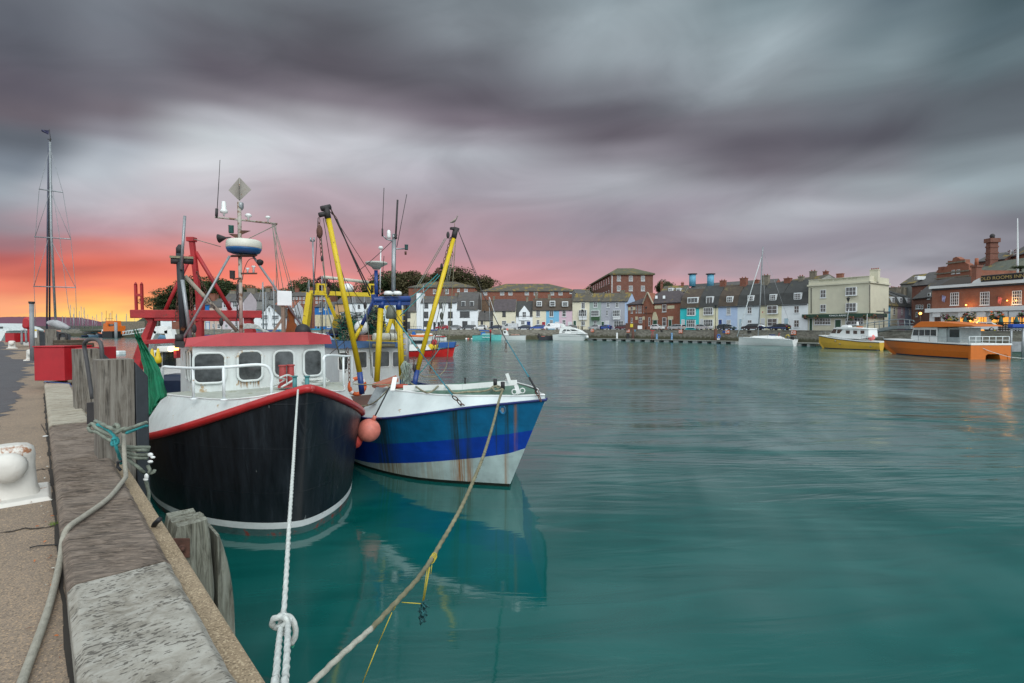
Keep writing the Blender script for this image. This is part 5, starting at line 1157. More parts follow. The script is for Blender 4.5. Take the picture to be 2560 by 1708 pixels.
# fat grey rope over the coping
def onq(x, y, z): return G(*Z2(x, y), z)
P = [A(*Z2(60,1800), 1.72), onq(120,1568,2.03), onq(200,1350,2.025), onq(260,1180,2.025), onq(300,1040,2.025), onq(335,880,2.06), onq(352,760,2.13), onq(385,700,2.175), onq(470,640,2.175), onq(600,545,2.175), onq(680,450,2.175), onq(697,425,2.17)]
YR = P[-1].y
P2 = [P[-1], A(*Z2(695,400), YR+.12), A(*Z2(688,300), YR+.2), A(*Z2(682,165), YR+.35)]
mb = MB(); mb.tube(spline(P, 10)[:-1]+spline(P2, 6), .0175, 12, True, lambda an, i: 1+.03*sin(i*2.1+an*3)); tag(mb.build('mooring_rope', m_ropefat), 'fat smooth grey rope lying over the coping beam and down the pavement', 'rope')
# knotted ropes round the big post
def knots(label, m, strands, r_, Y0):
    mb = MB()
    for st in strands: rope(mb, spline([A(200+x/5.6, 1040+y/5.6, Y0+d) for x, y, d in st], 6), r_)
    tag(mb.build('lashing_rope', m), label, 'rope', 'ropes knotted round the big timber post')
knots('olive grey ropes wrapped over the coping and round the big timber post', m_ropeg, [
 [(215,70,.15),(300,110,0),(400,160,-.1),(500,190,-.15),(600,200,-.2),(700,175,-.25),(820,130,-.3),(930,95,-.1)],
 [(130,130,.1),(180,110,.05),(230,170,0),(330,225,-.05),(450,270,-.1),(520,300,-.1)],
 [(120,160,.1),(150,215,.05),(230,220,.0),(310,270,-.05),(380,320,-.08),(450,350,-.1)],
 [(480,140,-.15),(510,120,-.2),(540,170,-.2),(500,240,-.2),(560,205,-.22),(640,170,-.22),(670,210,-.2),(600,220,-.2)]], .016, 4.75)
knots('grey green rope turns passing round the slate fender board', m_ropeg, [
 [(545,410,0),(640,430,-.05),(800,440,-.08),(980,440,0)], [(560,450,0),(700,470,-.05),(850,480,-.08),(955,480,0)],
 [(570,480,0),(660,510,-.05),(800,545,-.08),(960,540,0)], [(580,520,0),(680,560,-.05),(800,590,-.08),(950,590,0)], [(590,540,0),(680,610,-.05),(800,710,-.08),(900,795,0)],
 [(920,910,0),(950,1000,0),(960,1100,0),(960,1200,0),(1000,1280,0)], [(950,700,0),(980,760,-.02),(960,800,0),(1030,790,0),(1050,750,0)]], .0155, 4.85)
knots('turquoise rope knotted round the big timber post', m_ropet, [
 [(240,120,.05),(330,160,0),(420,220,-.05),(480,290,-.1),(490,380,-.12),(520,480,-.1),(560,600,0),(575,670,.1)],
 [(650,240,-.2),(740,205,-.25),(840,160,-.25),(940,140,-.1)], [(450,330,-.12),(520,310,-.12),(530,380,-.12),(450,410,-.12),(460,340,-.1)]], .0125, 4.72)
for x, y, sx, sy, wl_ in ((985,545,40,30,'topmost'),(1020,580,35,18,'second highest'),(985,640,40,22,'middle'),(930,850,30,45,'second lowest'),(920,890,35,25,'lowest')):
    mb = MB(); mb.sph(A(200+x/5.6, 1040+y/5.6, 4.8), .022, 8, 6, (sx/32, .7, sy/32)); tag(mb.build('taped_rope_end', m_whiteclean), wl_+' white tape binding on the rope ends beside the slate fender board', 'tape', 'white taped rope ends')
for (x, y, lab) in ((548,715,'small black iron staple on the concrete edge beside the fat rope'),):
    mb = MB(); c_ = A(200+x/5.6, 1040+y/5.6, YR+.02); mb.tube([c_+V((.02,0,.05)), c_+V((-.01,0,.045)), c_+V((-.012,0,.0)), c_+V((.015,0,-.03))], .012, 6); tag(mb.build('iron_staple', m_black), lab, 'staple')
mb = MB(); P = [A(*Z2(848,716), 3.55), A(*Z2(855,690), 3.5), A(*Z2(884,660), 3.45)]; mb.tube(spline(P, 4), .017, 10); tag(mb.build('hose_piece', m_black), 'short piece of black hose poking over the concrete edge by the pile', 'hose')
for pts, lab in (([(165,818),(200,808),(260,803),(335,800)], 'black wire lying on the pavement across from the brown coping'), ([(228,135),(245,165),(262,195)], 'thin black stick leaning on the coping by a red and white disc')):
    mb = MB(); mb.tube([onq(x, y, 2.01) for x, y in pts], .004, 5); tag(mb.build('wire', m_black), lab, 'wire')
mb = MB(); mb.lathe(onq(252,201,2.005), [(.03,0),(.03,.006),(.012,.008)], 14); tag(mb.build('disc', m_whiteclean), 'small white disc on the pavement beside the coping', 'disc')
# litter, moss, green netting
random.seed(11)
lm = [mat('orange_leaf', (.5,.14,.03), .8), mat('pale_leaf', (.5,.5,.45), .8), mat('brown_leaf', (.2,.09,.05), .8)]
ml = MB()
for k in range(70):
    x = random.uniform(-1.2, 6); y = random.choice([random.uniform(.47,.6), random.uniform(.5,2.5), random.uniform(.46,.52)]); c_ = Q.w(x, y, 2.010); s_ = random.uniform(.006,.017); a0 = random.uniform(0,6.3)
    ml.cur = random.choice((0,1,1,2,2)); ml.add([c_+V((cos(a0)*s_, sin(a0)*s_, random.uniform(0,.008))), c_+V((-sin(a0)*s_*.5, cos(a0)*s_*.5, .002)), c_+V((-cos(a0)*s_, -sin(a0)*s_, .0)), c_+V((sin(a0)*s_*.5, -cos(a0)*s_*.5, .006))], [(0,1,2,3)])
o_ = ml.build('leaf_litter', lm); o_['kind'] = 'stuff'; tag(o_, 'scattered leaf scraps and bits of litter on the pavement', 'litter')
mg = MB()
for cx, cy in (((G(*Z2(318,688), 2.0)).x, (G(*Z2(318,688), 2.0)).y), ((G(*Z1(790,1045), 2.16)).x, (G(*Z1(790,1045), 2.16)).y)):
    zb = 2.0 if cy < 5 else 2.12
    for k in range(60):
        a0 = random.uniform(0,6.3); rr_ = random.uniform(0,.05); p = V((cx+cos(a0)*rr_, cy+sin(a0)*rr_, zb)); mg.add([p+V((.003,0,0)), p-V((.003,0,0)), p+V((random.gauss(0,.012), random.gauss(0,.012), random.uniform(.01,.035)))], [(0,1,2)])
o_ = mg.build('weeds', mat('weed_green', (.10,.16,.02), .8)); o_['kind'] = 'stuff'; tag(o_, 'small tufts of green weeds in the quay joints', 'weeds')
# green netting hung behind the posts, on the black boat's quarter
out_ = [(333,822),(338,845),(348,872),(352,900),(360,930),(356,960),(362,1000),(366,1045)]; rt = [(336,826),(350,850),(366,878),(382,902),(396,930),(404,958),(412,992),(396,1000)]
mb = MB(); rings = []
for k, (l_, r_) in enumerate(zip(out_, rt)):
    d_ = 7.9-.08*k; ring = []
    for j in range(11):
        f = j/10; x = l_[0]+(r_[0]-l_[0])*f; y = l_[1]+(r_[1]-l_[1])*f; ring.append(A(x, y, d_+.05*sin(j*1.4+k*.25)))
    rings.append(ring)
rings = [[V((sum(c)/1 for c in [(p.x,),(p.y,),(p.z,)])) for p in r] for r in rings]
fine_r = []
for a_, b_ in zip(rings, rings[1:]):
    for k in range(4): fine_r.append([p.lerp(q, k/4)+V((0, .012*sin(i*1.1+k*.7), 0)) for i, (p, q) in enumerate(zip(a_, b_))])
fine_r.append(rings[-1])
mb.loft(fine_r+[[p+V((.0,.06,0)) for p in r] for r in fine_r[::-1]], closed=False); tag(mb.build('green_netting', mat('emerald_netting', (.0,.15,.07), .75, var=.5, sc=5, bump=.5, bsc=90, st=(1,1,.5))), 'emerald green netting hung beside the slate fender board', 'netting')
# ================================================================== FAR SHORE BUILDINGS
def zoomf(ox, oy, s): return lambda x, y: (ox+x/s, oy+y/s)
ZA = zoomf(1000,640,6.534); ZB = zoomf(1200,680,7.84); ZC = zoomf(1420,640,6.533); ZD = zoomf(1680,640,6.532); ZE = zoomf(1960,620,5.228); ZF = zoomf(2220,560,4.356)
FYT = [(300,186),(380,178),(720,173),(1000,165),(1440,161),(1570,153),(1700,138),(2017,114),(2175,105)]
def FY(px): return interp(FYT, px) if px > 300 else 186
def slate(name, c, lich=.4, lc=(.22,.15,.02)): return mat(name, c, .75, var=.4, sc=1.2, rust=lich, rsc=.45, rcol=lc, bump=.5, bsc=4, dist=.05)
m_slate = slate('grey_slate_roof', (.085,.082,.080), .3); m_slate2 = slate('dark_slate_roof', (.045,.048,.048), .2, (.09,.09,.03)); m_brownt = slate('brown_tile_roof', (.07,.052,.038), .45, (.12,.10,.05)); m_lich = slate('lichened_slate_roof', (.085,.078,.062), .75, (.19,.14,.03)); m_purp = slate('purple_slate_roof', (.075,.062,.068), .15)
def brick(name, c1, c2, mort=(.20,.16,.13), sc=1.):
    m = bpy.data.materials.new(name); m.use_nodes = True; t = m.node_tree; b = t.nodes['Principled BSDF']; oc = N(t, 'ShaderNodeTexCoord').outputs['Object']
    sx, sy_, sz = N(t, 'ShaderNodeSeparateXYZ', i={0: oc}).outputs
    v = N(t, 'ShaderNodeCombineXYZ', i={0: Mth(t, 'ADD', sx, sy_), 1: sz, 2: 0.}).outputs[0]
    br = N(t, 'ShaderNodeTexBrick', i={'Vector': v, 'Color1': (*c1, 1), 'Color2': (*c2, 1), 'Mortar': (*mort, 1), 'Scale': sc, 'Mortar Size': .012, 'Brick Width': .23, 'Row Height': .075})
    nz = N(t, 'ShaderNodeTexNoise', i={'Vector': oc, 'Scale': .9, 'Detail': 8., 'Roughness': .7}).outputs[0]
    c = Mix(t, N(t, 'ShaderNodeMapRange', i={0: nz, 1: .35, 2: .7, 3: 0., 4: .55}).outputs[0], br.outputs[0], tuple(x*.45 for x in c1))
    t.links.new(c, b.inputs['Base Color']); b.inputs['Roughness'].default_value = .9; return m
m_brick = brick('red_brick', (.26,.062,.028), (.20,.045,.022)); m_brick2 = brick('orange_red_brick', (.32,.085,.035), (.24,.06,.03)); m_bdark = brick('dark_red_brick', (.20,.05,.028), (.15,.038,.022)); m_rubble = mat('rubble_stone', (.18,.12,.08), .95, var=.6, sc=2.5, bump=.5)
_wm = {}
def wallm(c, nm):
    if nm not in _wm: _wm[nm] = mat(nm, c, .75, var=.10, sc=.8, streak=.16, stcol=tuple(x*.6 for x in c), bump=.1)
    return _wm[nm]
WH = wallm((.74,.79,.82), 'white_render'); CR = wallm((.66,.63,.49), 'cream_render'); PB_ = wallm((.16,.42,.62), 'sky_blue_render'); PK = wallm((.56,.42,.50), 'pink_render'); SG = wallm((.30,.38,.35), 'sage_render'); GL = wallm((.36,.38,.43), 'grey_lilac_render'); TQ = wallm((.03,.52,.55), 'turquoise_render'); YW = wallm((.66,.64,.46), 'pale_yellow_render'); LB = wallm((.40,.52,.72), 'lavender_blue_render'); PW = wallm((.62,.71,.76), 'pale_bluish_white_render'); IN = wallm((.56,.545,.43), 'warm_cream_render'); GR = wallm((.22,.23,.22), 'grey_render')
m_frame = mat('white_window_frame', (.66,.70,.72), .5, var=.05, bump=0); m_bframe = mat('black_window_frame', (.02,.02,.025), .5, bump=0); m_lint = mat('dark_eaves', (.015,.018,.025), .6, bump=0)
m_pots = mat('clay_pots', (.32,.10,.05), .8, var=.3); m_stonech = mat('stained_chimney_stone', (.20,.18,.14), .9, var=.5, sc=2)
DOORM = {'red': (.30,.012,.02), 'blue': (.01,.04,.18), 'white': (.55,.58,.6), 'dark': (.02,.022,.03), 'green': (.01,.06,.03), 'pale': (.35,.5,.58)}
_dm = {k: mat(k+'_door', c, .5, bump=0, var=.1) for k, c in DOORM.items()}
class Fac:    # facade: plane with x along, y inward, z up
    def __init__(s, pxL, pxR, YL=None, YR=None):
        YL = YL or FY(pxL); YR = YR or FY(pxR)
        a = V(((pxL-1280)/F*YL, YL, 0)); b = V(((pxR-1280)/F*YR, YR, 0)); d = b-a
        s.fr = Frame((a.x, a.y, GZ), atan2(d.y, d.x)); s.L = d.length
    def h(s, px, py, y=0): return s.fr.hit(px, py, 'y', y)
def win(par, fc, Zf, x0, y0, x1, y1, cols=2, rows=2, fm=None, y=0, bay=0, gm=None, sill=True, name='window'):
    a_, b_ = fc.h(*Zf(x0, y1), y), fc.h(*Zf(x1, y0), y); xa, xb, za, zb = a_.x, b_.x, a_.z, b_.z; fm = fm or m_frame; t_ = min(.10, (xb-xa)*.1)
    y0_ = y-.06-bay; m = MB(); M_ = fc.fr.M
    if bay: m.box((xa, y0_+.03, za), (xb, y+.0, zb), M_)
    m.box((xa, y0_, za), (xa+t_, y0_+.09, zb), M_); m.box((xb-t_, y0_, za), (xb, y0_+.09, zb), M_); m.box((xa+t_, y0_, zb-t_), (xb-t_, y0_+.09, zb), M_); m.box((xa+t_, y0_, za), (xb-t_, y0_+.09, za+t_), M_)
    mt = .035
    for c in range(1, cols): x = xa+(xb-xa)*c/cols; m.box((x-mt, y0_+.01, za+t_), (x+mt, y0_+.06, zb-t_), M_)
    for r in range(1, rows): z = za+(zb-za)*r/rows; m.box((xa+t_, y0_+.012, z-mt), (xb-t_, y0_+.058, z+mt), M_)
    o = m.build(name, fm, par)
    g = MB(); yy = y0_+(.025 if bay else .045); g.add([M_@V(p) for p in ((xa+t_,yy,za+t_),(xb-t_,yy,za+t_),(xb-t_,yy,zb-t_),(xa+t_,yy,zb-t_))], [(0,1,2,3)]); g.build('pane', gm or m_glassf, o)
    if sill: q = MB(); q.box((xa-.08, y0_-.08, za-.12), (xb+.08, y0_+.05, za-.003), M_); q.build('sill', fm if fm != m_bframe else m_lint, o)
    return o
def door(par, fc, Zf, x0, y0, x1, y1, col, y=0):
    a_, b_ = fc.h(*Zf(x0, y1), y), fc.h(*Zf(x1, y0), y); m = MB(); za = max(.0, 0); M_ = fc.fr.M; m.box((a_.x, y-.05, za), (b_.x, y, b_.z), M_); o = m.build('door', _dm[col], par)
    q = MB(); q.box((a_.x-.12, y-.04, za), (a_.x-.003, y, b_.z+.12), M_); q.box((b_.x+.003, y-.04, za), (b_.x+.12, y, b_.z+.12), M_); q.box((a_.x-.003, y-.04, b_.z+.003), (b_.x+.003, y, b_.z+.12), M_); q.build('door_frame', m_frame, o)
def chim(par, fc, Zf, x, yt, w, m=None, pots=2, y=4., zb=3.):
    m = m or m_stonech; a_, b_ = fc.h(*Zf(x-w/2, yt), y), fc.h(*Zf(x+w/2, yt), y); W_ = b_.x-a_.x; zt = a_.z; M_ = fc.fr.M; c = MB()
    c.box((a_.x, y-W_*.35, zb), (b_.x, y+W_*.35, zt-.5), M_); c.box((a_.x-.08, y-W_*.35-.08, zt-.5), (b_.x+.08, y+W_*.35+.08, zt-.32), M_)
    o = c.build('chimney', m, par)
    for k in range(pots):
        xx = a_.x+W_*(k+.5)/pots; q = MB(); q.lathe(M_@V((xx, y, zt-.32)), [(.14,0),(.11,.25),(.14,.32)], 8); q.build('chimney_pot', m_pots, o)
def house(label, Zf, x0, x1, eave, wm, wins=(), doors=(), roof=('gable', 0), chims=(), dorm=(), YL=None, YR=None, base=None, dep=8., rm=None, name='terraced_house', group='painted terraced houses along the far quay', panels=(), cat='house', zb=None, party=True):
    pl = Zf(x0, eave)[0]; pr = Zf(x1, eave)[0]; fc = Fac(pl, pr, YL, YR); M_ = fc.fr.M; L = fc.L
    ze = fc.h(*Zf((x0+x1)/2, eave)).z; rm = rm or m_slate
    root = thing(name, label, cat, fc.fr.o, fc.fr.a, group); WM[root.name] = fc.fr.M.copy()
    m = MB(); m.box((.003, 0, zb or 0), (L-.003, dep, ze), M_)
    kind = roof[0]
    rz = fc.h(*Zf((x0+x1)/2, roof[1]), dep*.5 if kind != 'flat' else 0).z if kind != 'none' else 0
    R_ = MB()
    T = lambda *p: M_ @ V(p)
    if kind == 'gable':
        m.add([T(.003,0,ze),T(.003,dep,ze),T(.003,dep/2,rz-.1)], [(0,2,1)]); m.add([T(L-.003,0,ze),T(L-.003,dep,ze),T(L-.003,dep/2,rz-.1)], [(0,1,2)])
        R_.loft([[T(xx,-.25,ze-.12),T(xx,dep/2,rz),T(xx,dep+.2,ze-.1),T(xx,dep+.2,ze-.25),T(xx,dep/2,rz-.2),T(xx,-.25,ze-.3)] for xx in (0.0, L)], cap=True, sm=False)
    elif kind == 'hip':
        k = roof[2] if len(roof) > 2 else dep*.5; k2 = roof[3] if len(roof) > 3 else k
        R_.add([T(-.3,-.3,ze),T(L+.3,-.3,ze),T(L+.3,dep+.3,ze),T(-.3,dep+.3,ze),T(k,dep/2,rz),T(L-k2,dep/2,rz),T(-.3,-.3,ze-.2),T(L+.3,-.3,ze-.2),T(L+.3,dep+.3,ze-.2),T(-.3,dep+.3,ze-.2)], [(0,1,5,4),(1,2,5),(2,3,4,5),(3,0,4),(6,7,1,0),(7,8,2,1),(8,9,3,2),(9,6,0,3)])
    elif kind == 'mansard':
        zm = fc.h(*Zf((x0+x1)/2, roof[2]), .9).z
        R_.loft([[T(xx,-.2,ze-.05),T(xx,.9,zm),T(xx,dep/2,rz),T(xx,dep,zm),T(xx,dep,ze-.05)] for xx in (0.0, L)], cap=True, sm=False)
    elif kind == 'flat':
        R_.box((0.0,-.15,ze), (L,dep,ze+.12), M_)
    if kind != 'none':
        ro = R_.build('roof', rm, root)
        if kind in ('gable', 'hip', 'mansard'):
            q = MB(); q.box((0.0, -.32, ze-.32), (L, -.22, ze-.16), M_); q.build('gutter', m_lint, root)
    else: ro = root
    m.build('wall', wm, root)
    for w in wins:
        kw = {}; w = list(w)
        if isinstance(w[-1], dict): kw = w.pop()
        win(root, fc, Zf, *w, **kw)
    for d in doors: door(root, fc, Zf, *d)
    for (a0, b0, a1, b1, cm) in panels:
        a_, b_ = fc.h(*Zf(a0, b1)), fc.h(*Zf(a1, b0)); q = MB(); q.box((a_.x,-.5 if cm is not m_stonep else -.06,a_.z), (b_.x,-.002,b_.z), M_); q.build('panel', cm, root)
    for d in dorm:
        a_, b_ = fc.h(*Zf(d[0], d[3]), .2), fc.h(*Zf(d[2], d[1]), .2); q = MB(); q.box((a_.x-.12,.25,a_.z-.1), (b_.x+.12,2.6,b_.z+.15), M_); dd = q.build('dormer', m_frame, root)
        w = win(dd, fc, Zf, *d, y=.22, sill=False)
    for c in chims: chim(ro, fc, Zf, *c[:3], **(c[3] if len(c) > 3 else {}), zb=ze-1)
    return root, fc
m_stonep = mat('cream_stone_panel', (.55,.50,.34), .8)
BF = {'fm': m_bframe}
# --- row beyond the yellow booms
house('cream house with dark window frames half hidden behind the blue boat mast', ZA, 112, 270, 905, CR, [(115,915,170,1010,2,3,BF),(110,1075,165,1180,2,3,BF)], (), ('gable',640), rm=m_slate)
house('tall narrow white gable end standing beside the long white house', ZA, 272, 338, 600, WH, (), (), ('flat',600), rm=m_slate, dep=6)
house('long white three storey house with black edged sash windows and dark arched doors', ZA, 340, 932, 757, WH, [(400,770,462,850,2,2,BF),(640,770,690,850,2,2,BF),(790,770,850,850,2,2,BF),(392,910,463,1010,3,4,BF),(785,910,860,1010,3,4,BF),(392,1062,465,1150,3,4,BF),(785,1060,858,1140,3,4,BF)], [(668,1070,718,1190,'dark'),(545,1080,580,1190,'dark'),(615,1080,650,1190,'dark')], ('gable',655), [(925,590,50)])
house('white house with a slate hung upper storey and a wide black framed window', ZA, 932, 1272, 875, WH, [(980,903,1138,1003,6,4,BF),(1018,1065,1102,1160,4,3,BF)], [(1165,1068,1220,1190,'white')], ('mansard',590,725), [(1240,560,36)], [(1008,748,1060,825,2,2,m_bframe),(1145,748,1200,825,2,2,m_bframe)], rm=m_slate)
house('plain grey rendered gable wall behind the white slate hung house', ZA, 1225, 1325, 600, GR, (), (), ('flat',600), dep=6, YL=172, YR=172, name='outbuilding', cat='building', group='buildings behind the quay houses')
house('low cream lean-to cottage with a dark door beside a street lamp', ZA, 1278, 1518, 1045, CR, [(1318,1050,1360,1130,2,3,BF)], [(1475,1072,1520,1190,'dark')], ('gable',905), dep=6)
house('cream stained two storey house with a plain dark slate roof', ZA, 1520, 1890, 893, CR, [(1672,908,1728,990,3,4,BF),(1665,1058,1738,1130,3,2),(1820,1065,1875,1130,2,1)], (), ('gable',705), [(1535,640,35)], rm=m_purp)
r6, f6 = house('white house with a pointed central gable and a blue door', ZB, 705, 1030, 855, WH, [(803,960,878,1035,2,2)], [(918,972,987,1110,'blue')], ('gable',570), [(925,465,45)], rm=m_slate2)
a_, b_, c_ = f6.h(*ZB(765,855), -.3), f6.h(*ZB(975,855), -.3), f6.h(*ZB(868,662), -.3)
mb = MB(); M_ = f6.fr.M; mb.prism([(a_.x,a_.z-1.5),(b_.x,b_.z-1.5),(b_.x,b_.z+.9),(c_.x,c_.z),(a_.x,a_.z+.9)], -.3, 3.5); mb.v = [M_@p for p in mb.v]; mb.build('front_gable', WH, r6); win(r6, f6, ZB, 830,780,905,895,2,2, y=-.3)
house('cream house with a red door and brown tiled roof', ZB, 1030, 1295, 740, CR, [(1100,752,1178,880,2,1),(1108,940,1168,1030,2,3)], [(1215,980,1278,1110,'red')], ('gable',515), [(1105,400,50)], [(1115,580,1205,668,2,2)], rm=m_brownt)
house('sky blue house between the cream and the pink one', ZB, 1295, 1548, 742, PB_, [(1358,755,1440,880,2,1),(1368,940,1430,1010,2,2)], [(1475,985,1545,1110,'white')], ('gable',515), [(1358,415,55)], [(1372,575,1468,668,1,2)], rm=m_brownt)
house('pale pink house right of the sky blue one', ZB, 1548, 1808, 738, PK, [(1610,750,1685,880,1,2),(1612,940,1680,1040,2,2)], [(1732,985,1790,1110,'white')], ('gable',515), (), [(1615,588,1720,672,1,2)], rm=m_brownt)
house('tall cream house with a white bay window over the pavement', ZC, 72, 350, 735, CR, [(220,760,278,865,2,1),(183,882,310,990,4,2,{'bay':.5}),(215,1065,280,1140,2,3)], [(90,1060,130,1190,'green')], ('gable',605), [(318,540,60)], rm=m_lich, panels=[(186,992,308,1045,m_frame)])
house('sage green house with a dark green box below its bay window', ZC, 350, 540, 735, SG, [(418,752,480,840,2,2),(385,890,515,985,4,2,{'bay':.5}),(418,1058,472,1150,2,2)], (), ('gable',605), rm=m_lich, panels=[(388,988,515,1052,mat('dark_green_panel', (.03,.09,.035), .6))])
house('grey lilac house with a white bay and a glazed shopfront', ZC, 540, 925, 735, GL, [(628,762,683,840,2,2),(775,760,830,840,2,2),(625,888,650,975,1,2),(740,885,858,990,4,2,{'bay':.5}),(750,1060,905,1165,4,2)], [(548,1075,588,1190,'green'),(615,1065,665,1190,'white')], ('gable',605), [(890,545,60)], rm=m_lich, panels=[(742,992,856,1040,m_frame)])
house('slim strip of pale blue house squeezed against the brick hall', ZC, 925, 974, 735, LB, (), (), ('gable',605), rm=m_lich)
rb, fb = house('red brick hall with cream stone panels and a stepped cream doorway', ZC, 976, 1838, 770, m_brick2, [(1030,822,1058,935,1,2),(1110,810,1128,930,1,2),(1152,810,1172,930,1,2),(1185,810,1203,930,1,2),(1232,805,1250,930,1,2),(1318,795,1348,922,1,2),(1540,792,1606,915,1,2),(1030,1010,1055,1090,1,2),(1158,1005,1212,1100,2,2),(1315,1005,1345,1140,1,2),(1542,1005,1606,1145,1,2)], [(1390,1050,1455,1190,'green'),(1645,1045,1692,1190,'green')], ('hip',590,9,3), rm=m_purp, name='brick_hall', panels=[(985,838,1022,890,m_stonep),(1060,832,1098,885,m_stonep),(1350,808,1398,865,m_stonep),(1415,808,1528,865,m_stonep),(1625,808,1738,865,m_stonep),(1100,990,1140,1045,m_stonep),(1215,990,1255,1045,m_stonep),(1630,985,1720,1040,m_stonep)], YL=153, YR=139, cat='building')
M_ = fb.fr.M; P = [fb.h(*ZC(*p), -.35) for p in ((1232,930),(1388,930),(1388,775),(1302,600),(1232,775))]
mb = MB(); mb.prism([(p.x,p.z) for p in P], -.35, 3); mb.v = [M_@p for p in mb.v]; mb.build('front_gable', m_brick2, rb)
mb = MB(); 
for a_, b_ in ((4,3),(2,3)): e_ = P[a_]+(P[a_]-P[b_])*.08; mb.bar(M_@(e_+V((0,-.1,.1))), M_@(P[b_]+V((0,-.1,.15))), .5, .22)
mb.build('barge_board', mat('pale_bargeboard', (.38,.34,.26), .7), rb)
P = [fb.h(*ZC(*p), -.1) for p in ((1370,1045),(1475,1045),(1462,1000),(1448,960),(1432,915),(1392,915),(1385,960),(1375,1000))]; mb = MB(); mb.prism([(p.x,p.z) for p in P], -.12, -.002); mb.v = [M_@p for p in mb.v]; mb.build('door_surround', m_stonep, rb)
for x in (1455,1580):
    P = [fb.h(*ZC(*p), 1.6) for p in ((x,662),(x+38,662),(x+56,712),(x+16,712))]; mb = MB(); mb.add([M_@(p+V((0,-.9+.5*(p.z < P[0].z-.3)*-1,.2))) for p in P], [(0,1,2,3)]); mb.build('skylight', m_frame, rb)
# terrace climbing to the inn
house('bright turquoise house with white bay windows', ZD, 130, 440, 845, TQ, [(258,852,390,975,3,2,{'bay':.5}),(250,1045,390,1165,4,2,{'bay':.5})], [(160,1045,205,1190,'white')], ('mansard',545,680), (), [(255,680,420,770,3,1)], rm=m_brownt, panels=[(250,982,388,1035,TQ)])
house('pale yellow house with tall glazed dormer doors right of the turquoise one', ZD, 440, 750, 832, YW, [(530,842,680,965,4,2,{'bay':.5}),(530,1037,680,1150,4,2,{'bay':.5})], [(465,1035,505,1190,'white')], ('mansard',490,658), (), [(560,668,665,800,2,1)], rm=m_slate2)
house('lavender blue house with a many paned sash window and dark blue door', ZD, 750, 1065, 822, LB, [(890,842,960,965,4,4),(890,1045,962,1115,4,3)], [(765,1040,815,1190,'blue')], ('mansard',480,645), [(835,385,85,{'m':m_brick})], [(895,665,985,758,3,2)], rm=m_brownt)
house('bluish white house with two plain sashes left of the second pale yellow house', ZD, 1065, 1435, 808, PW, [(1232,832,1305,945,2,2),(1235,1045,1305,1100,2,1)], [(1100,1030,1140,1190,'pale')], ('mansard',470,632), [(1175,345,100,{'m':m_brick})], [(1238,652,1325,738,3,2)], rm=m_slate2)
house('pale yellow house with wide white bays behind the yacht mast', ZD, 1435, 1785, 798, YW, [(1570,810,1735,945,2,2,{'bay':.5}),(1575,1022,1735,1148,2,2,{'bay':.5})], [(1455,1025,1510,1190,'white')], ('mansard',440,610), [(1535,300,100)], [(1598,632,1695,728,3,3)], rm=m_slate2)
house('white house with an arched pale blue door next to the cream inn', ZD, 1785, 2210, 785, WH, [(1993,812,2078,935,2,2),(1990,1045,2078,1165,2,2)], [(1835,1020,1897,1190,'pale')], ('mansard',400,595), [(1895,345,100,{'m':m_brick,'pots':1}),(2112,315,78)], [(1993,608,2105,715,4,3)], rm=m_slate2)
# cream inn on the corner
m_gfas = mat('dark_green_fascia', (.01,.05,.03), .5)
ri, fi = house('cream stucco inn on the corner with a dark green fascia and raised lettering', ZE, 312, 1105, 400, IN, [(472,545,550,655,2,2),(820,510,960,625,3,2,{'bay':.6}),(472,738,550,842,2,2),(822,718,960,835,3,2,{'bay':.6}),(397,918,610,1005,6,2),(800,915,1040,1005,6,2)], [(335,925,370,1080,'green'),(668,940,743,1080,'green')], ('flat',400), [(1190,268,110,{'m':IN,'pots':4,'y':3}),(735,320,80,{'m':m_brick,'y':9,'pots':0}),(547,290,60,{'m':m_brick,'y':10,'pots':1}),(382,290,75,{'y':10})], name='inn', cat='inn', group='harbour inns', YL=114, YR=104.5, dep=10.5, rm=IN)
M_ = fi.fr.M; L_ = fi.L; z1 = fi.h(*ZE(700,470)).z
mb = MB(); mb.box((-.2,-.35,z1-.2), (L_+.2,.0-.003,z1+.15), M_); mb.box((L_+.003,-.35,z1-.2), (L_+.35,10.5,z1+.15), M_); mb.build('cornice', IN, ri)
zf0, zf1 = fi.h(*ZE(700,908)).z, fi.h(*ZE(700,862)).z; mb = MB(); mb.box((-.9,-1.0,zf0), (L_+.5,-.003,zf1), M_); mb.box((L_+.003,-.003,zf0), (L_+.6,8,zf1), M_); mb.build('fascia', m_gfas, ri)
for x, y0, y1 in ((355,525,855),(1122,480,855)):
    a_ = fi.h(*ZE(x,y0), -.1); b_ = fi.h(*ZE(x,y1), -.1); mb = MB(); mb.tube([M_@a_, M_@b_], .07, 6); mb.build('drainpipe', m_lint, ri)
def textF(txt, fc, Zf, x, y, hpx, m, parent, yy=-.03, ext=.03, sp=1.0, bold=0., name='lettering'):
    c = fc.h(*Zf(x, y), yy); sz = abs(fc.h(*Zf(x, y-hpx), yy).z-c.z)*1.38
    M2 = fc.fr.M @ Matrix.Translation(c) @ Matrix.Rotation(pi/2, 4, 'X') @ Matrix.Diagonal((sp,1,1,1)); return text(txt, sz, M2, m, parent, ext, name, bold)
textF('KINGS ARMS INN', fi, ZE, 700, 415, 22, mat('raised_cream_letters', (.40,.40,.27), .8), ri, sp=1.9)
textF('KINGS ARMS', fi, ZE, 700, 885, 22, m_frame, ri, yy=-1.03, sp=1.2)
flow = mat('basket_flowers', (.16,.06,.05), .9, var=.9, sc=6); leafm = mat('basket_leaves', (.05,.09,.03), .9, var=.6, sc=4)
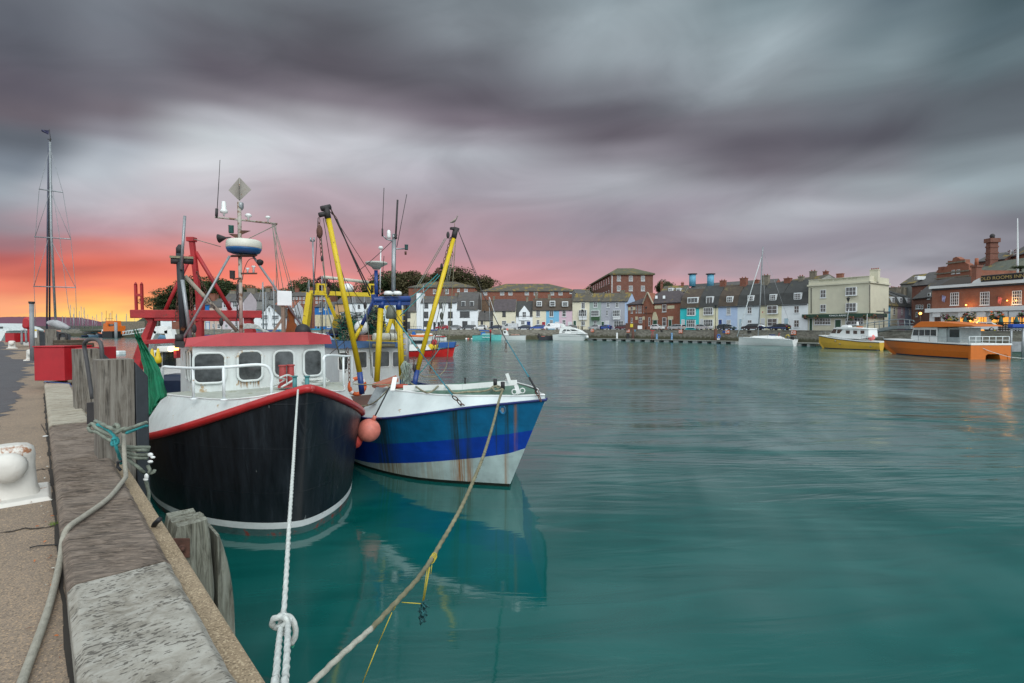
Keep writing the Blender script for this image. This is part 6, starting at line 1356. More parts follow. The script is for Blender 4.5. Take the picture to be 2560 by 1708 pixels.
def basket(label, c, r, col):
    rt = thing('hanging_basket', label, 'hanging basket', c, 0, 'hanging flower baskets on the inns'); mb = MB(); mf = MB()
    for k in range(70):
        d = V((random.gauss(0,1), random.gauss(0,1), random.gauss(0,.8))).normalized()*r*random.uniform(.6,1.05); s_ = r*.22; u = V((random.gauss(0,1), random.gauss(0,1), random.gauss(0,1))).normalized()*s_; v_ = u.cross(V((random.gauss(0,1), random.gauss(0,1), random.gauss(0,1)))).normalized()*s_
        (mb if k % 3 else mf).add([c+d+u, c+d+v_, c+d-u, c+d-v_], [(0,1,2,3)])
    mb.build('leaves', leafm, rt); mf.build('flowers', mat('flowers_'+col[0], col[1], .8), rt); q = MB(); q.lathe(c-V((0,0,r*.7)), [(.03,0),(r*.5,r*.15),(r*.7,r*.6),(.01,r*.6)], 8); q.build('basket', m_dark, rt)
for x, y, lb_ in ((285,910,'left end of the inn fascia'),(425,912,'above the first inn window'),(880,915,'below the inn street sign'),(1065,905,'right of the second inn window'),(1180,900,'at the corner of the inn fascia')):
    basket('green hanging basket with few flowers '+lb_, M_@fi.h(*ZE(x,y), -1.3), .55, ('dull', (.35,.10,.08)))
# side wall row running back from the inn
for x0, x1, wm_, lb_, dm, wn, ev in ((1335,1385,PB_,'narrow bright blue house front just right of the cream inn',(),(),748),(1387,1478,CR,'small pale cream terraced house right of the inn',[(1412,648,1445,712,2,2)],[(1428,775,1450,870,1,3)],757),(1480,1578,PK,'small pale pink terraced house right of the inn',[(1512,652,1545,722,2,2)],[(1530,785,1550,875,1,3)],763),(1580,1690,LB,'small light blue end house of the short terrace right of the inn',[(1612,660,1648,737,2,2)],[(1632,790,1648,880,1,3)],770)):
    house(lb_, ZE, x0, x1, ev, wm_, wn, (), ('mansard',590,640), [(x0+40,500,60,{'pots':3})] if x0 != 1335 else (), dm, YL=121+(x0-1335)*.035, YR=121+(x1-1335)*.035, rm=m_lich if x0 < 1480 else m_slate2)
# blocks behind
house('long red brick barrack block with a low grey hipped roof behind the coloured houses', ZB, 20, 1905, 372, m_brick, [(x,390,x+78,452,3,2) for x in (62,395,558,878,1055,1372,1540)]+[(1755,385,1862,425,4,1)], (), ('hip',232,9,10), rm=m_lich, YL=186, YR=186, dep=14, name='barrack_block', group='brick barrack blocks on the rise', cat='building')
house('red brick barrack block with a peaked lichened roof behind the long white house', ZA, 145, 1228, 510, m_brick, [(540,545,600,618,3,3),(735,545,795,618,3,3),(935,540,975,585,2,2),(1050,540,1105,585,3,2)], (), ('hip',420,7,8), rm=m_lich, YL=186, YR=186, dep=14, name='barrack_block', group='brick barrack blocks on the rise', cat='building')
house('brown rubble stone retaining wall beside the cream stained house', ZA, 1326, 1515, 725, m_rubble, (), (), ('flat',725), YL=176, YR=176, dep=4, name='retaining_wall', group='buildings behind the quay houses', cat='wall', rm=m_rubble)
# tall brick block seen on its corner
Yc = 186; cx = ZC(690,285)[0]; rx = ZC(1382,285)[0]
rt_, ft_ = house('tall red brick block with six sash windows and a greenish hipped roof', ZC, 690, 1382, 288, m_bdark, [(x,y,x+62,y+85,3,4) for x in (800,995,1192) for y in (325,487)], (), ('none',), YL=Yc, YR=Yc, dep=48, name='tall_brick_block', group='brick barrack blocks on the rise', cat='building')
M_ = ft_.fr.M; L_ = ft_.L; ze = ft_.h(*ZC(1000,288)).z; rz = ft_.h(*ZC(1000,197), 8).z; e = .6
mb = MB(); mb.add([M_@V(p) for p in ((-e,-e,ze),(L_+e,-e,ze),(L_+e,48+e,ze),(-e,48+e,ze),(L_*.28,9,rz),(L_*.68,9,rz),(L_*.68,40,rz),(L_*.28,40,rz),(-e,-e,ze-.5),(L_+e,-e,ze-.5),(L_+e,48+e,ze-.5),(-e,48+e,ze-.5))], [(0,1,5,4),(1,2,6,5),(2,3,7,6),(3,0,4,7),(4,5,6,7),(8,9,1,0),(11,8,0,3),(9,10,2,1)]); mb.build('roof', slate('olive_slate_roof', (.085,.088,.05), .6, (.17,.12,.03)), rt_)
for k in range(9):
    for z0, z1 in ((ze-3.6,ze-1.2),(ze-8.2,ze-5.8)):
        y = 2.5+k*5; mb = MB(); mb.box((-.09,y,z0), (-.004,y+1.5,z1), M_); w_ = mb.build('window', m_frame, rt_); mb = MB(); mb.box((-.12,y+.2,z0+.2), (-.093,y+1.3,z1-.2), M_); mb.build('pane', m_glassf, w_)
mb = MB(); mb.tube([M_@V((.5,-.2,ze)), M_@V((.5,-.2,2))], .12, 6); mb.build('drainpipe', m_frame, rt_)
house('slate roofed house with two white dormers behind the purple slate hall roof', ZC, 1500, 1900, 590, GR, (), (), ('gable',487), [(1532,420,36,{'m':m_brick}),(1870,425,40,{'m':m_brick})], [(1645,530,1703,572,2,2),(1770,530,1830,572,2,2)], YL=160, YR=156, dep=9, name='slate_house', group='buildings behind the quay houses', rm=m_lich)
house('low grey roofed house between the two brick blocks', ZC, 110, 372, 600, GR, (), (), ('gable',543), YL=176, YR=176, dep=9, name='slate_house', group='buildings behind the quay houses', rm=m_slate)
rv, fv = house('big dark slate building with two pale blue roof vents behind the turquoise house', ZD, 210, 1600, 560, m_brick, (), (), ('gable',425), [(1385,375,70,{'m':m_brick,'pots':1})], YL=158, YR=140, dep=12, name='slate_hall', group='buildings behind the quay houses', rm=m_slate, cat='building')
for x in (335,630):
    a_ = fv.h(*ZD(x,290), 4); b_ = fv.h(*ZD(x,445), 4); mb = MB(); mb.lathe(fv.fr.M@V((a_.x,4,b_.z-1)), [(1.0,0),(1.0,a_.z-b_.z+.7)], 14); v_ = mb.build('roof_vent', mat('pale_blue_vent', (.12,.36,.52), .6), rv); mb = MB(); mb.lathe(fv.fr.M@V((a_.x,4,a_.z-.25)), [(1.4,0),(1.4,.25)], 14); mb.build('vent_cap', m_dark, v_)
house('long dark slate ridge building behind the white and pale yellow houses', ZD, 1500, 2215, 520, GR, (), (), ('gable',400), YL=135, YR=118, dep=10, name='slate_hall', group='buildings behind the quay houses', rm=m_lich, cat='building')
# left part of the far shore, seen between the rigging
ZL = zoomf(380,650,5.595)
house('white house with a balcony at the left end of the far row', ZL, 122, 278, 790, WH, [(150,800,190,850,2,2),(205,800,255,850,2,2)], (), ('gable',740), group='painted houses left of the red wheelhouse')
house('red brown brick house beside the balconied white house', ZL, 280, 400, 760, m_brick, [(300,800,330,860,2,2)], (), ('gable',700), group='painted houses left of the red wheelhouse')
house('narrow brick house left of the cream one with stacked bays', ZL, 590, 700, 640, m_brick, [(600,650,640,690,2,2)], (), ('gable',560), group='painted houses left of the red wheelhouse', name='terraced_house')
house('cream narrow house with stacked bay windows beside the thin blue house', ZL, 700, 748, 760, CR, [(705,780,735,860,1,2),(705,900,735,960,1,2)], (), ('gable',560), group='painted houses left of the red wheelhouse')
house('thin bright blue house with white windows seen under the red gantry', ZL, 750, 808, 620, wallm((.01,.14,.42), 'strong_blue_render'), [(755,765,800,860,2,2)], [(765,880,795,980,'white')], ('gable',560), group='painted houses left of the red wheelhouse')
house('pale peach house with white bay windows right of the thin blue house', ZL, 810, 985, 650, wallm((.52,.42,.36), 'peach_render'), [(830,770,878,845,2,2),(912,770,960,850,2,2),(845,895,880,950,2,2),(915,895,960,960,2,2)], (), ('gable',540), [(850,470,110,{'pots':6,'m':m_brick})], group='painted houses left of the red wheelhouse')
house('white and rose house with tall bay windows behind the black boat mast', ZL, 987, 1290, 575, wallm((.55,.50,.54), 'rose_white_render'), [(1000,580,1055,670,2,2),(1130,575,1185,660,2,2),(1160,840,1190,930,2,3),(1025,900,1060,950,2,1)], (), ('gable',450), [(1145,420,80,{'pots':5,'m':m_stonech})], group='painted houses left of the red wheelhouse', panels=[(1062,580,1100,845,mat('rose_panel', (.35,.10,.12), .7))])
house('tall grey rendered house with a big chimney behind the rose and white one', ZL, 1290, 1560, 560, GR, (), (), ('gable',450), [(1400,385,110,{'pots':7,'m':m_stonech})], YL=182, YR=182, group='painted houses left of the red wheelhouse')
house('grey rendered gable house on the rise behind the white gabled house', ZL, 1560, 1720, 540, GR, (), (), ('gable',440), [(1625,385,60,{'pots':3})], YL=186, YR=186, group='painted houses left of the red wheelhouse')
rg_, fg_ = house('white gabled boathouse with an arched attic window and pedimented windows', ZL, 1500, 1815, 800, WH, [(1520,770,1620,835,4,2),(1680,775,1775,835,4,2),(1525,885,1620,915,5,1),(1680,885,1770,915,5,1),(1625,670,1655,715,2,2)], (), ('none',), name='white_gabled_house', group='painted houses left of the red wheelhouse', dep=12)
P = [fg_.h(*ZL(*p)) for p in ((1500,800),(1815,800),(1645,628))]; mb = MB(); mb.prism([(P[0].x,P[0].z-.2),(P[1].x,P[1].z-.2),(P[2].x,P[2].z)], .002, 12); mb.v = [fg_.fr.M@p for p in mb.v]; mb.build('gable', WH, rg_)
mb = MB()
for a_, b_ in ((0,2),(1,2)): e_ = P[a_]+(P[a_]-P[b_])*.06; mb.loft([[fg_.fr.M@V((q.x,y,q.z+dz)) for y, dz in ((-.4,.05),(12.2,.05),(12.2,.25),(-.4,.25))] for q in (e_, P[b_])], cap=True, sm=False)
mb.build('roof', m_slate, rg_)
house('white wing with a balcony rail left of the gabled boathouse', ZL, 1380, 1498, 760, WH, [(1395,790,1430,870,2,2),(1390,895,1450,920,4,1)], (), ('gable',690), group='painted houses left of the red wheelhouse')
house('red tiled house showing its pale upper wall beside the white boathouse', ZL, 1690, 1990, 660, WH, (), (), ('gable',580), YL=182, YR=182, rm=slate('red_tile_roof', (.28,.09,.05), .2), group='painted houses left of the red wheelhouse')
house('red brick terrace with two brick chimneys on the rise behind the blue boat gantry', ZL, 1930, 2500, 500, m_brick, [(x,510,x+28,550,2,2) for x in (1965,2010,2060,2110,2290,2340,2400)]+[(x,575,x+28,605,2,2) for x in (1965,2060,2110,2290,2340)], (), ('gable',445), [(2030,385,50,{'m':m_brick}),(2225,375,55,{'m':m_brick})], YL=192, YR=192, group='painted houses left of the red wheelhouse')
ZM = zoomf(740,700,6.031)
house('house with strong blue upper and white lower wall behind yellow gantry', ZM, 285, 590, 400, wallm((.01,.14,.42), 'strong_blue_render'), [(350,410,390,480,2,3),(425,405,465,450,2,2),(425,540,460,575,2,2),(470,665,520,720,3,2)], [(320,660,355,760,'dark')], ('gable',330), group='houses behind the blue boat', panels=[(288,525,585,700,m_stonep)])
house('ochre orange rendered house behind the left yellow boom', ZM, 592, 795, 350, wallm((.50,.32,.16), 'ochre_render'), [(670,490,745,610,3,3)], (), ('gable',260), group='houses behind the blue boat')
house('white house with a triple sash window beside the ochre one', ZM, 797, 1250, 340, WH, [(935,375,965,430,2,3,BF),(880,480,1010,590,6,3)], (), ('gable',250), group='houses behind the blue boat')
house('pale blue green house front glimpsed behind the blue crossbeam', ZM, 1252, 1510, 350, PW, [(1262,350,1290,470,2,3),(1300,690,1340,760,2,2)], [(1375,640,1410,800,'blue')], ('gable',260), group='houses behind the blue boat')
# ---------------------------------------------------------------- pub and brick buildings at the right
m_lit = mat('lit_pub_glass', (.5,.25,.06), .3, emit=(1,.42,.07), es=1.0, bump=0, var=.6, sc=2)
def lampo(c, name_, label, e=90, r=.16, col=(1,.42,.06), par=None):
    mb = MB(); mb.sph(c, r, 10, 7); o = mb.build(name_, mat('lit_'+name_, (1,.6,.2), emit=(1,.45,.08), es=4, bump=0), par)
    if par is None: tag(o, label, 'lamp')
    l = bpy.data.lights.new('glow', 'POINT'); l.energy = e; l.color = col; l.shadow_soft_size = r; lo = bpy.data.objects.new('glow', l); S.collection.objects.link(lo); lo.location = c+V((-.3,-.6,0)); return o
rp, fp_ = house('red brick pub with a white ground floor, orange wall lamps and a long name board', ZF, 470, 1620, 672, m_brick2, [(678,745,775,888,4,4),(1002,738,1108,885,4,4),(1350,725,1458,878,4,4)], (), ('gable',560), YL=99, YR=84, dep=12, name='pub', cat='inn', group='harbour inns', rm=slate('mossy_brown_roof', (.035,.026,.02), .3, (.06,.05,.02)))
M_ = fp_.fr.M; L_ = fp_.L; zz = lambda y, x=900, yy=0: fp_.h(*ZF(x, y), yy).z
mb = MB(); mb.box((-.4,-.3,zz(680)), (L_,-.003,zz(650)), M_); q = [fp_.h(*ZF(x, y), -.2) for x, y in ((905,655),(940,620),(1000,590),(1500,570),(1500,640))]; mb.prism([(p.x, p.z) for p in q], -.35, -.05); 
n0 = len(mb.v)-len(q)*2*2
for i in range(8, len(mb.v)): mb.v[i] = M_@mb.v[i]
mb.build('parapet', m_frame, rp)
a_, b_ = fp_.h(*ZF(1012,633), -.4), fp_.h(*ZF(1475,580), -.4); mb = MB(); mb.box((a_.x,-.42,a_.z), (b_.x,-.36,a_.z+1.05), M_); sg = mb.build('name_board', m_ink, rp)
c_ = (a_+b_)/2; text('OLD ROOMS INN', .80, M_ @ Matrix.Translation(V((c_.x, -.45, a_.z+.52))) @ Matrix.Rotation(pi/2, 4, 'X') @ Matrix.Diagonal((1.0,1,1,1)), mat('gold_letters', (.45,.33,.12), .5, bump=0), sg)
zf = zz(925); mb = MB(); mb.box((-.6,-1.0,zf-.5), (L_,-.003,zf+.25), M_); mb.build('canopy', m_frame, rp)
mb = MB(); mb.box((-.2,-.25,0), (L_,-.003,zf-.5), M_); mb.build('ground_floor_front', m_frame, rp)
for x0, x1 in ((505,575),(785,935),(985,1072),(1130,1310),(1340,1425),(1440,1480)):
    a_, b_ = fp_.h(*ZF(x0,1100), -.3), fp_.h(*ZF(x1,1015), -.3); mb = MB(); mb.box((a_.x,-.29,a_.z if x0 != 985 else .02), (b_.x,-.253,b_.z), M_); w_ = mb.build('window' if x0 != 985 else 'doorway', m_lit if x0 > 600 else m_glassf, rp)
    mb = MB(); 
    for k in range(1, 3): x = a_.x+(b_.x-a_.x)*k/3; mb.box((x-.04,-.33,a_.z), (x+.04,-.293,b_.z), M_)
    mb.build('glazing_bar', m_ink, w_)
    mb = MB(); zt = fp_.h(*ZF(x0,1015), -.3).z; mb.box((a_.x-.1,-.75,zt), (b_.x+.1,-.26,zt+.95), M_); mb.build('awning', m_frame, rp)
lampo(M_@fp_.h(*ZF(850,884), -.55), 'wall_lamp', '', 60, .14, par=rp); lampo(M_@fp_.h(*ZF(1297,835), -.55), 'wall_lamp', '', 70, .1, par=rp); lampo(M_@fp_.h(*ZF(893,1052), -.8), 'porch_lamp', '', 60, .14, par=rp)
for x, y, r_, cc, lb_ in ((625,1015,.6,('magenta',(.30,.02,.12)),'magenta hanging basket at the left end of the pub'),(885,1010,1.0,('mixed',(.35,.08,.06)),'large orange and magenta hanging basket beside the pub doorway'),(1187,1000,1.0,('orange',(.45,.10,.03)),'orange hanging basket over the lit right pub window'),(1470,985,.7,('crimson',(.25,.02,.08)),'crimson hanging basket at the right edge of the pub'),(690,1045,.9,('yellow',(.35,.28,.03)),'leafy trough of yellow flowers left of the pub doorway')): basket(lb_, M_@fp_.h(*ZF(x,y), -1.6), r_, cc)
for x, lb_ in ((838,'closed green parasol in front of the pub left of its doorway'),(1228,'closed green parasol before the lit pub window'),(1397,'closed green parasol at the right of the pub terrace')):
    pr_ = thing('closed_parasol', lb_, 'parasol', M_@V((fp_.h(*ZF(x,1090), -3).x,-3,0)), 0, 'closed green parasols outside the pub'); b_ = WM[pr_.name].translation; zt = (M_@fp_.h(*ZF(x,1005), -3)).z
    mb = MB(); mb.lathe(V((b_.x,b_.y,GZ)), [(.05,0),(.05,1)], 6); mb.build('pole', m_dark, pr_); mb = MB(); mb.lathe(V((b_.x,b_.y,GZ+.9)), [(.42,0),(.30,.8),(.15,1.4),(.03,zt-GZ-.9)], 10); mb.build('canopy', mat('dark_teal_canvas', (.02,.09,.08), .8), pr_)
tr = thing('terrace_screen', 'black slatted screen with a yellow board closing the pub terrace', 'screen', M_@V((fp_.h(*ZF(1110,1190), -3.5).x,-3.5,0)), fp_.fr.a)
a_, b_, c_ = fp_.h(*ZF(1110,1195), -3.6), fp_.h(*ZF(1172,1195), -3.6), fp_.h(*ZF(1560,1195), -3.6); mb = MB(); mb.box((a_.x,-3.62,0), (b_.x,-3.55,1.5), M_); mb.build('board', mat('faded_yellow_board', (.45,.42,.06), .7), tr)
mb = MB(); 
for k in range(5): mb.box((b_.x+.05,-3.6,.2+k*.28), (c_.x,-3.56,.38+k*.28), M_)
for k in range(12): x = b_.x+.05+(c_.x-b_.x)*k/11; mb.box((x,-3.65,0), (x+.08,-3.61,1.5), M_)
mb.build('slats', m_ink, tr)
for x, y, cc in ((1200,830,'left'),(590,815,'far')):
    fl_ = thing('flag', 'red and white flag hanging from the pub wall' if cc == 'left' else 'small blue red and white flag on the left of the pub wall', 'flag', M_@fp_.h(*ZF(x,y), -.6)); o_ = M_@fp_.h(*ZF(x,y-40), -.9)
    mb = MB(); mb.add([o_, o_+V((.7,0,-.25)), o_+V((.55,.1,-1.4)), o_+V((-.05,0,-1.1))], [(0,1,2,3)]); mb.build('cloth', mat('flag_cloth_'+cc, (.45,.12,.13) if cc == 'left' else (.25,.28,.5), .8, var=.8, sc=2), fl_); mb = MB(); mb.tube([o_+V((0,.4,-.4)), o_+V((-.02,0,.1))], .03, 5); mb.build('staff', m_dark, fl_)
def blk(label, Zf, x0, x1, ev, wm_, Y0, Y1, roof, dep=10, rm=None, wins=(), chims=(), name='brick_building', dorm=()):
    return house(label, Zf, x0, x1, ev, wm_, wins, (), roof, chims, dorm, YL=Y0, YR=Y1, dep=dep, rm=rm, name=name, group='brick buildings above the pub', cat='building')
blk('slate roofed brick building with a dormer tower left of the ornate brick gable', ZF, 250, 515, 660, m_bdark, 128, 122, ('gable',535), 10, m_slate, [(360,725,385,755,2,2)], (), dorm=[(292,575,318,605,2,2)])
blk('dark slate building with skylights at the left of the brick group', ZF, 125, 300, 645, GR, 140, 136, ('gable',560), 10, m_lich)
blk('dark red brick corner building with stone window bands beside the lit street lamp', ZF, 265, 470, 800, m_bdark, 120, 112, ('gable',640), 8, m_slate, [(305,880,330,925,1,2),(333,880,357,925,1,2),(368,880,385,925,1,2),(432,750,462,820,1,2),(430,870,460,925,1,2),(305,960,325,1010,1,1)])
ro_, fo_ = blk('ornate red brick gable building with a curved pediment above the pub roof', ZF, 515, 885, 530, m_brick2, 120, 112, ('flat',530), 12, m_brick, [(562,610,595,645,2,2),(610,605,645,645,2,2),(695,500,730,545,2,2),(750,495,785,540,2,2)])
M2 = fo_.fr.M; P = [fo_.h(*ZF(*p)) for p in ((520,532),(880,532),(880,440),(840,420),(840,385),(785,385),(772,372),(740,358),(708,372),(698,402),(650,402),(650,450),(590,510),(585,495),(530,515))]
mb = MB(); mb.prism([(p.x,p.z) for p in P], .002, 1.2); mb.v = [M2@p for p in mb.v]; mb.build('ornate_gable', m_brick2, ro_)
for y, x0, x1 in ((432,640,845),(548,515,885),(600,515,885)): a_, b_ = fo_.h(*ZF(x0,y)), fo_.h(*ZF(x1,y)); mb = MB(); mb.box((a_.x,-.2,a_.z-.15), (b_.x,-.003,a_.z+.15), M2); mb.build('stone_band', m_stonech, ro_)
mb = MB(); a_ = fo_.h(*ZF(567,468)); mb.box((a_.x-.7,.2,a_.z-2.5), (a_.x+.7,1.4,a_.z), M2); mb.box((a_.x-.9,.1,a_.z-1), (a_.x+.9,1.5,a_.z-.7), M2); mb.build('chimney', m_brick, ro_)
blk('green grey curved roof hall behind the pub chimney', ZF, 840, 1255, 528, mat('grey_green_cladding', (.14,.15,.12), .8), 128, 118, ('gable',430), 10, slate('sage_roof', (.10,.115,.09), .3))
blk('big red brick building with tall windows and a grey roof at the right edge', ZF, 1250, 1620, 330, m_brick2, 132, 118, ('gable',215), 12, m_slate, [(1300,280,1340,335,2,2),(1370,270,1405,330,2,2),(1300,435,1340,505,2,2),(1370,430,1408,500,2,2)])
blk('red brick wing with a sloping grey roof beside the tall banded chimney', ZF, 940, 1252, 395, m_bdark, 134, 128, ('gable',330), 10, m_slate)
ch_ = thing('tall_chimney', 'tall banded red brick chimney stack rising above the brick buildings', 'chimney', A(*ZF(1117,1000), 126)*1); zt = A(*ZF(1117,160),126).z; c_ = A(*ZF(1117,900),126); w_ = 42/4.356/F*126
mb = MB(); mb.box((c_.x-w_,125.4,GZ), (c_.x+w_,126.6,zt-1)); mb.build('stack', m_bdark, ch_); 
for k in range(9): mb = MB(); z = zt-2.2-k*1.5; mb.box((c_.x-w_-.12,125.3,z), (c_.x+w_+.12,126.7,z+.35)); mb.build('band', m_bdark, ch_)
mb = MB(); mb.box((c_.x-w_-.3,125.1,zt-1), (c_.x+w_+.3,126.9,zt)); mb.build('cap', m_bdark, ch_); mb = MB(); mb.lathe(V((c_.x,126,zt)), [(.5,0),(.45,.4),(.55,.6),(.4,1.0),(.1,1.2)], 10); mb.build('chimney_pot', m_dark, ch_)
chp = thing('pub_chimney', 'square red brick chimney rising from the mossy pub roof', 'chimney', M_@V((fp_.h(*ZF(957,600), 1.5).x,1.5,8)), fp_.fr.a); a_, b_ = fp_.h(*ZF(928,620), 1.5), fp_.h(*ZF(987,470), 1.5)
mb = MB(); mb.box((a_.x,.9,a_.z-1.5), (b_.x,2.4,b_.z), M_); mb.build('stack', m_brick, chp); mb = MB(); mb.box((a_.x-.15,.75,b_.z), (b_.x+.15,2.55,b_.z+.35), M_); mb.build('cap', m_bdark, chp); mb = MB(); mb.lathe(M_@V(((a_.x+b_.x)/2,1.6,b_.z+.35)), [(.3,0),(.25,1.3)], 8); mb.build('chimney_pot', m_pots, chp)
fpz = A(*ZF(1411,500), 112); mb = MB(); mb.tube([V((fpz.x,112,14)), A(*ZF(1411,360),112), A(*ZF(1411,0),112), A(*ZF(1411,-60),112)], [.2,.2,.1,.06], 8); tag(mb.build('flagpole', m_frame), 'tall white flagpole at the right edge above the brick building', 'flagpole')
# ================================================================== STREET, CARS, PONTOON
def pathdir(px): a, b = fq(px-12), fq(px+12); d = (b-a).normalized(); return d
m_tyre = mat('tyre_rubber', (.012,.012,.013), .8, bump=0); m_rim = mat('alloy_rim', (.35,.37,.38), .4, .5, bump=0); m_carglass = mat('car_glass', (.02,.03,.035), .05, bump=0, spec=.9)
m_tail = mat('tail_light', (.45,.02,.02), .3, bump=0); m_head = mat('head_light', (.6,.62,.62), .15, bump=0); m_plate = mat('yellow_plate', (.6,.48,.03), .6, bump=0)
_cm = {}
def car(label, px, py_off, kind, col, nose=1, off=3.4, rz=0, sc=1.):
    d = pathdir(px); p = fq(px); n_ = V((-d.y, d.x, 0)); q = p+n_*off
    # slide along the quay so that the car stands where the photo has it
    for _ in range(6): e = 1280+F*q.x/q.y-px; q = q-d*(e*q.y/F/max(.3, d.x-d.y*q.x/q.y))
    rt = thing('parked_car' if kind != 'van' else 'parked_van', label, 'car' if kind != 'van' else 'van', (q.x, q.y, GZ), atan2(d.y, d.x)+(0 if nose > 0 else pi)+rz, 'cars parked along the far quay')
    key = str(col); 
    if key not in _cm: _cm[key] = mat('car_paint', col, .28, .3, var=.04, bump=0, coat=.6)
    cm_ = _cm[key]
    if kind == 'van': L, H, W_ = 4.9, 1.95, 1.85; prof = [(-2.45,.32),(-2.45,.9),(-2.4,1.8),(-2.3,1.93),(1.0,1.95),(1.25,1.85),(1.85,1.15),(2.35,.95),(2.45,.7),(2.45,.32)]; gl = [(.55,1.15),(.55,1.75),(1.1,1.75),(1.6,1.15)]; gls = [gl]
    elif kind == 'estate': L, H, W_ = 4.5, 1.5, 1.75; prof = [(-2.25,.32),(-2.27,.9),(-2.1,1.35),(-1.95,1.46),(.1,1.5),(.45,1.42),(1.2,.98),(2.0,.85),(2.22,.65),(2.22,.32)]; gls = [[(-1.95,.98),(-1.8,1.36),(-1.1,1.39),(-1.1,.98)],[(-1.02,.98),(-1.02,1.39),(-.2,1.41),(-.2,.98)],[(-.12,.98),(-.12,1.41),(.3,1.37),(1.0,.98)]]
    elif kind == 'small': L, H, W_ = 3.55, 1.49, 1.63; prof = [(-1.77,.32),(-1.78,.85),(-1.55,1.25),(-1.2,1.46),(.0,1.49),(.35,1.4),(1.0,1.0),(1.6,.85),(1.77,.6),(1.77,.32)]; gls = [[(-1.4,.98),(-1.15,1.34),(-.55,1.38),(-.55,.98)],[(-.45,.98),(-.45,1.38),(.2,1.34),(.75,.98)]]
    else: L, H, W_ = 4.1, 1.48, 1.75; prof = [(-2.05,.32),(-2.07,.9),(-1.85,1.2),(-1.4,1.43),(-.2,1.48),(.25,1.4),(1.05,.98),(1.8,.84),(2.04,.62),(2.04,.32)]; gls = [[(-1.6,.98),(-1.3,1.33),(-.75,1.37),(-.75,.98)],[(-.67,.98),(-.67,1.38),(.12,1.36),(.85,.98)]]
    mb = MB(); rings = []
    for yy, f, zl in ((-1,.90,.93),(-.97,1,.97),(-.6,1,1),(.6,1,1),(.97,1,.97),(1,.90,.93)):
        rings.append([V((x*(.985 if abs(yy) > .9 else 1), yy*W_/2*(1-.13*max(0, (z-.95)/.55)), z*(1 if z < 1 else zl))) for x, z in prof])
    mb.loft(rings, cap=True, sm=False); mb.build('body', cm_, rt, local=True, bevel=.05)
    for g in gls:
        for sd in (-1, 1):
            mb = MB(); mb.add([V((x, sd*(W_/2*(1-.13*max(0,(z-.95)/.55))+.012), z)) for x, z in g], [tuple(range(len(g)))]); mb.build('side_window', m_carglass, rt, local=True)
    fx = [p for p in prof if p[1] > .95]; a_, b_ = fx[-2], fx[-1]; mb = MB(); w2 = W_*.40; mb.add([V((a_[0]+.02,-w2*.9,a_[1]-.03)), V((b_[0]-.02,-w2,b_[1]+.05)), V((b_[0]-.02,w2,b_[1]+.05)), V((a_[0]+.02,w2*.9,a_[1]-.03))], [(0,1,2,3)]); mb.v = [v+V((.03,0,.03)) for v in mb.v]; mb.build('windscreen', m_carglass, rt, local=True)
    a_, b_ = prof[1], prof[2]; mb = MB(); mb.add([V((a_[0]-.02,-w2,a_[1]+.1)), V((b_[0]-.02,-w2*.9,b_[1]-.02)), V((b_[0]-.02,w2*.9,b_[1]-.02)), V((a_[0]-.02,w2,a_[1]+.1))], [(0,1,2,3)]); mb.build('rear_window', m_carglass, rt, local=True)
    ax = L*.31
    for x in (-ax, ax):
        for sd in (-1, 1):
            mb = MB(); mb.cyl((x, sd*(W_/2-.16), .31), (x, sd*(W_/2+.015), .31), .31, n=18); w_ = mb.build('wheel', m_tyre, rt, local=True); mb = MB(); mb.cyl((x, sd*(W_/2+.01), .31), (x, sd*(W_/2+.03), .31), .19, n=14); mb.build('rim', m_rim, w_, local=True)
    for sd in (-1, 1):
        mb = MB(); mb.box((prof[-2][0]-.22, sd*W_*.40-.16, .68), (prof[-2][0]-.01, sd*W_*.40+.16, .82)); mb.build('headlight', m_head, rt, local=True, bevel=.03)
        mb = MB(); mb.box((prof[1][0]-.02, sd*W_*.42-.11, .78), (prof[1][0]+.16, sd*W_*.42+.11, 1.0)); mb.build('taillight', m_tail, rt, local=True, bevel=.03)
    mb = MB(); mb.box((prof[1][0]-.04,-.26,.55), (prof[1][0]-.01,.26,.67)); mb.build('number_plate', m_plate, rt, local=True)
    return rt
SV = (.42,.44,.46); DG = (.06,.065,.075); NV = (.01,.02,.05); BLU = (.01,.06,.30); BK = (.012,.013,.018); MR = (.10,.012,.02); WHT = (.68,.70,.72); RD = (.32,.01,.02); TLC = (.02,.05,.065)
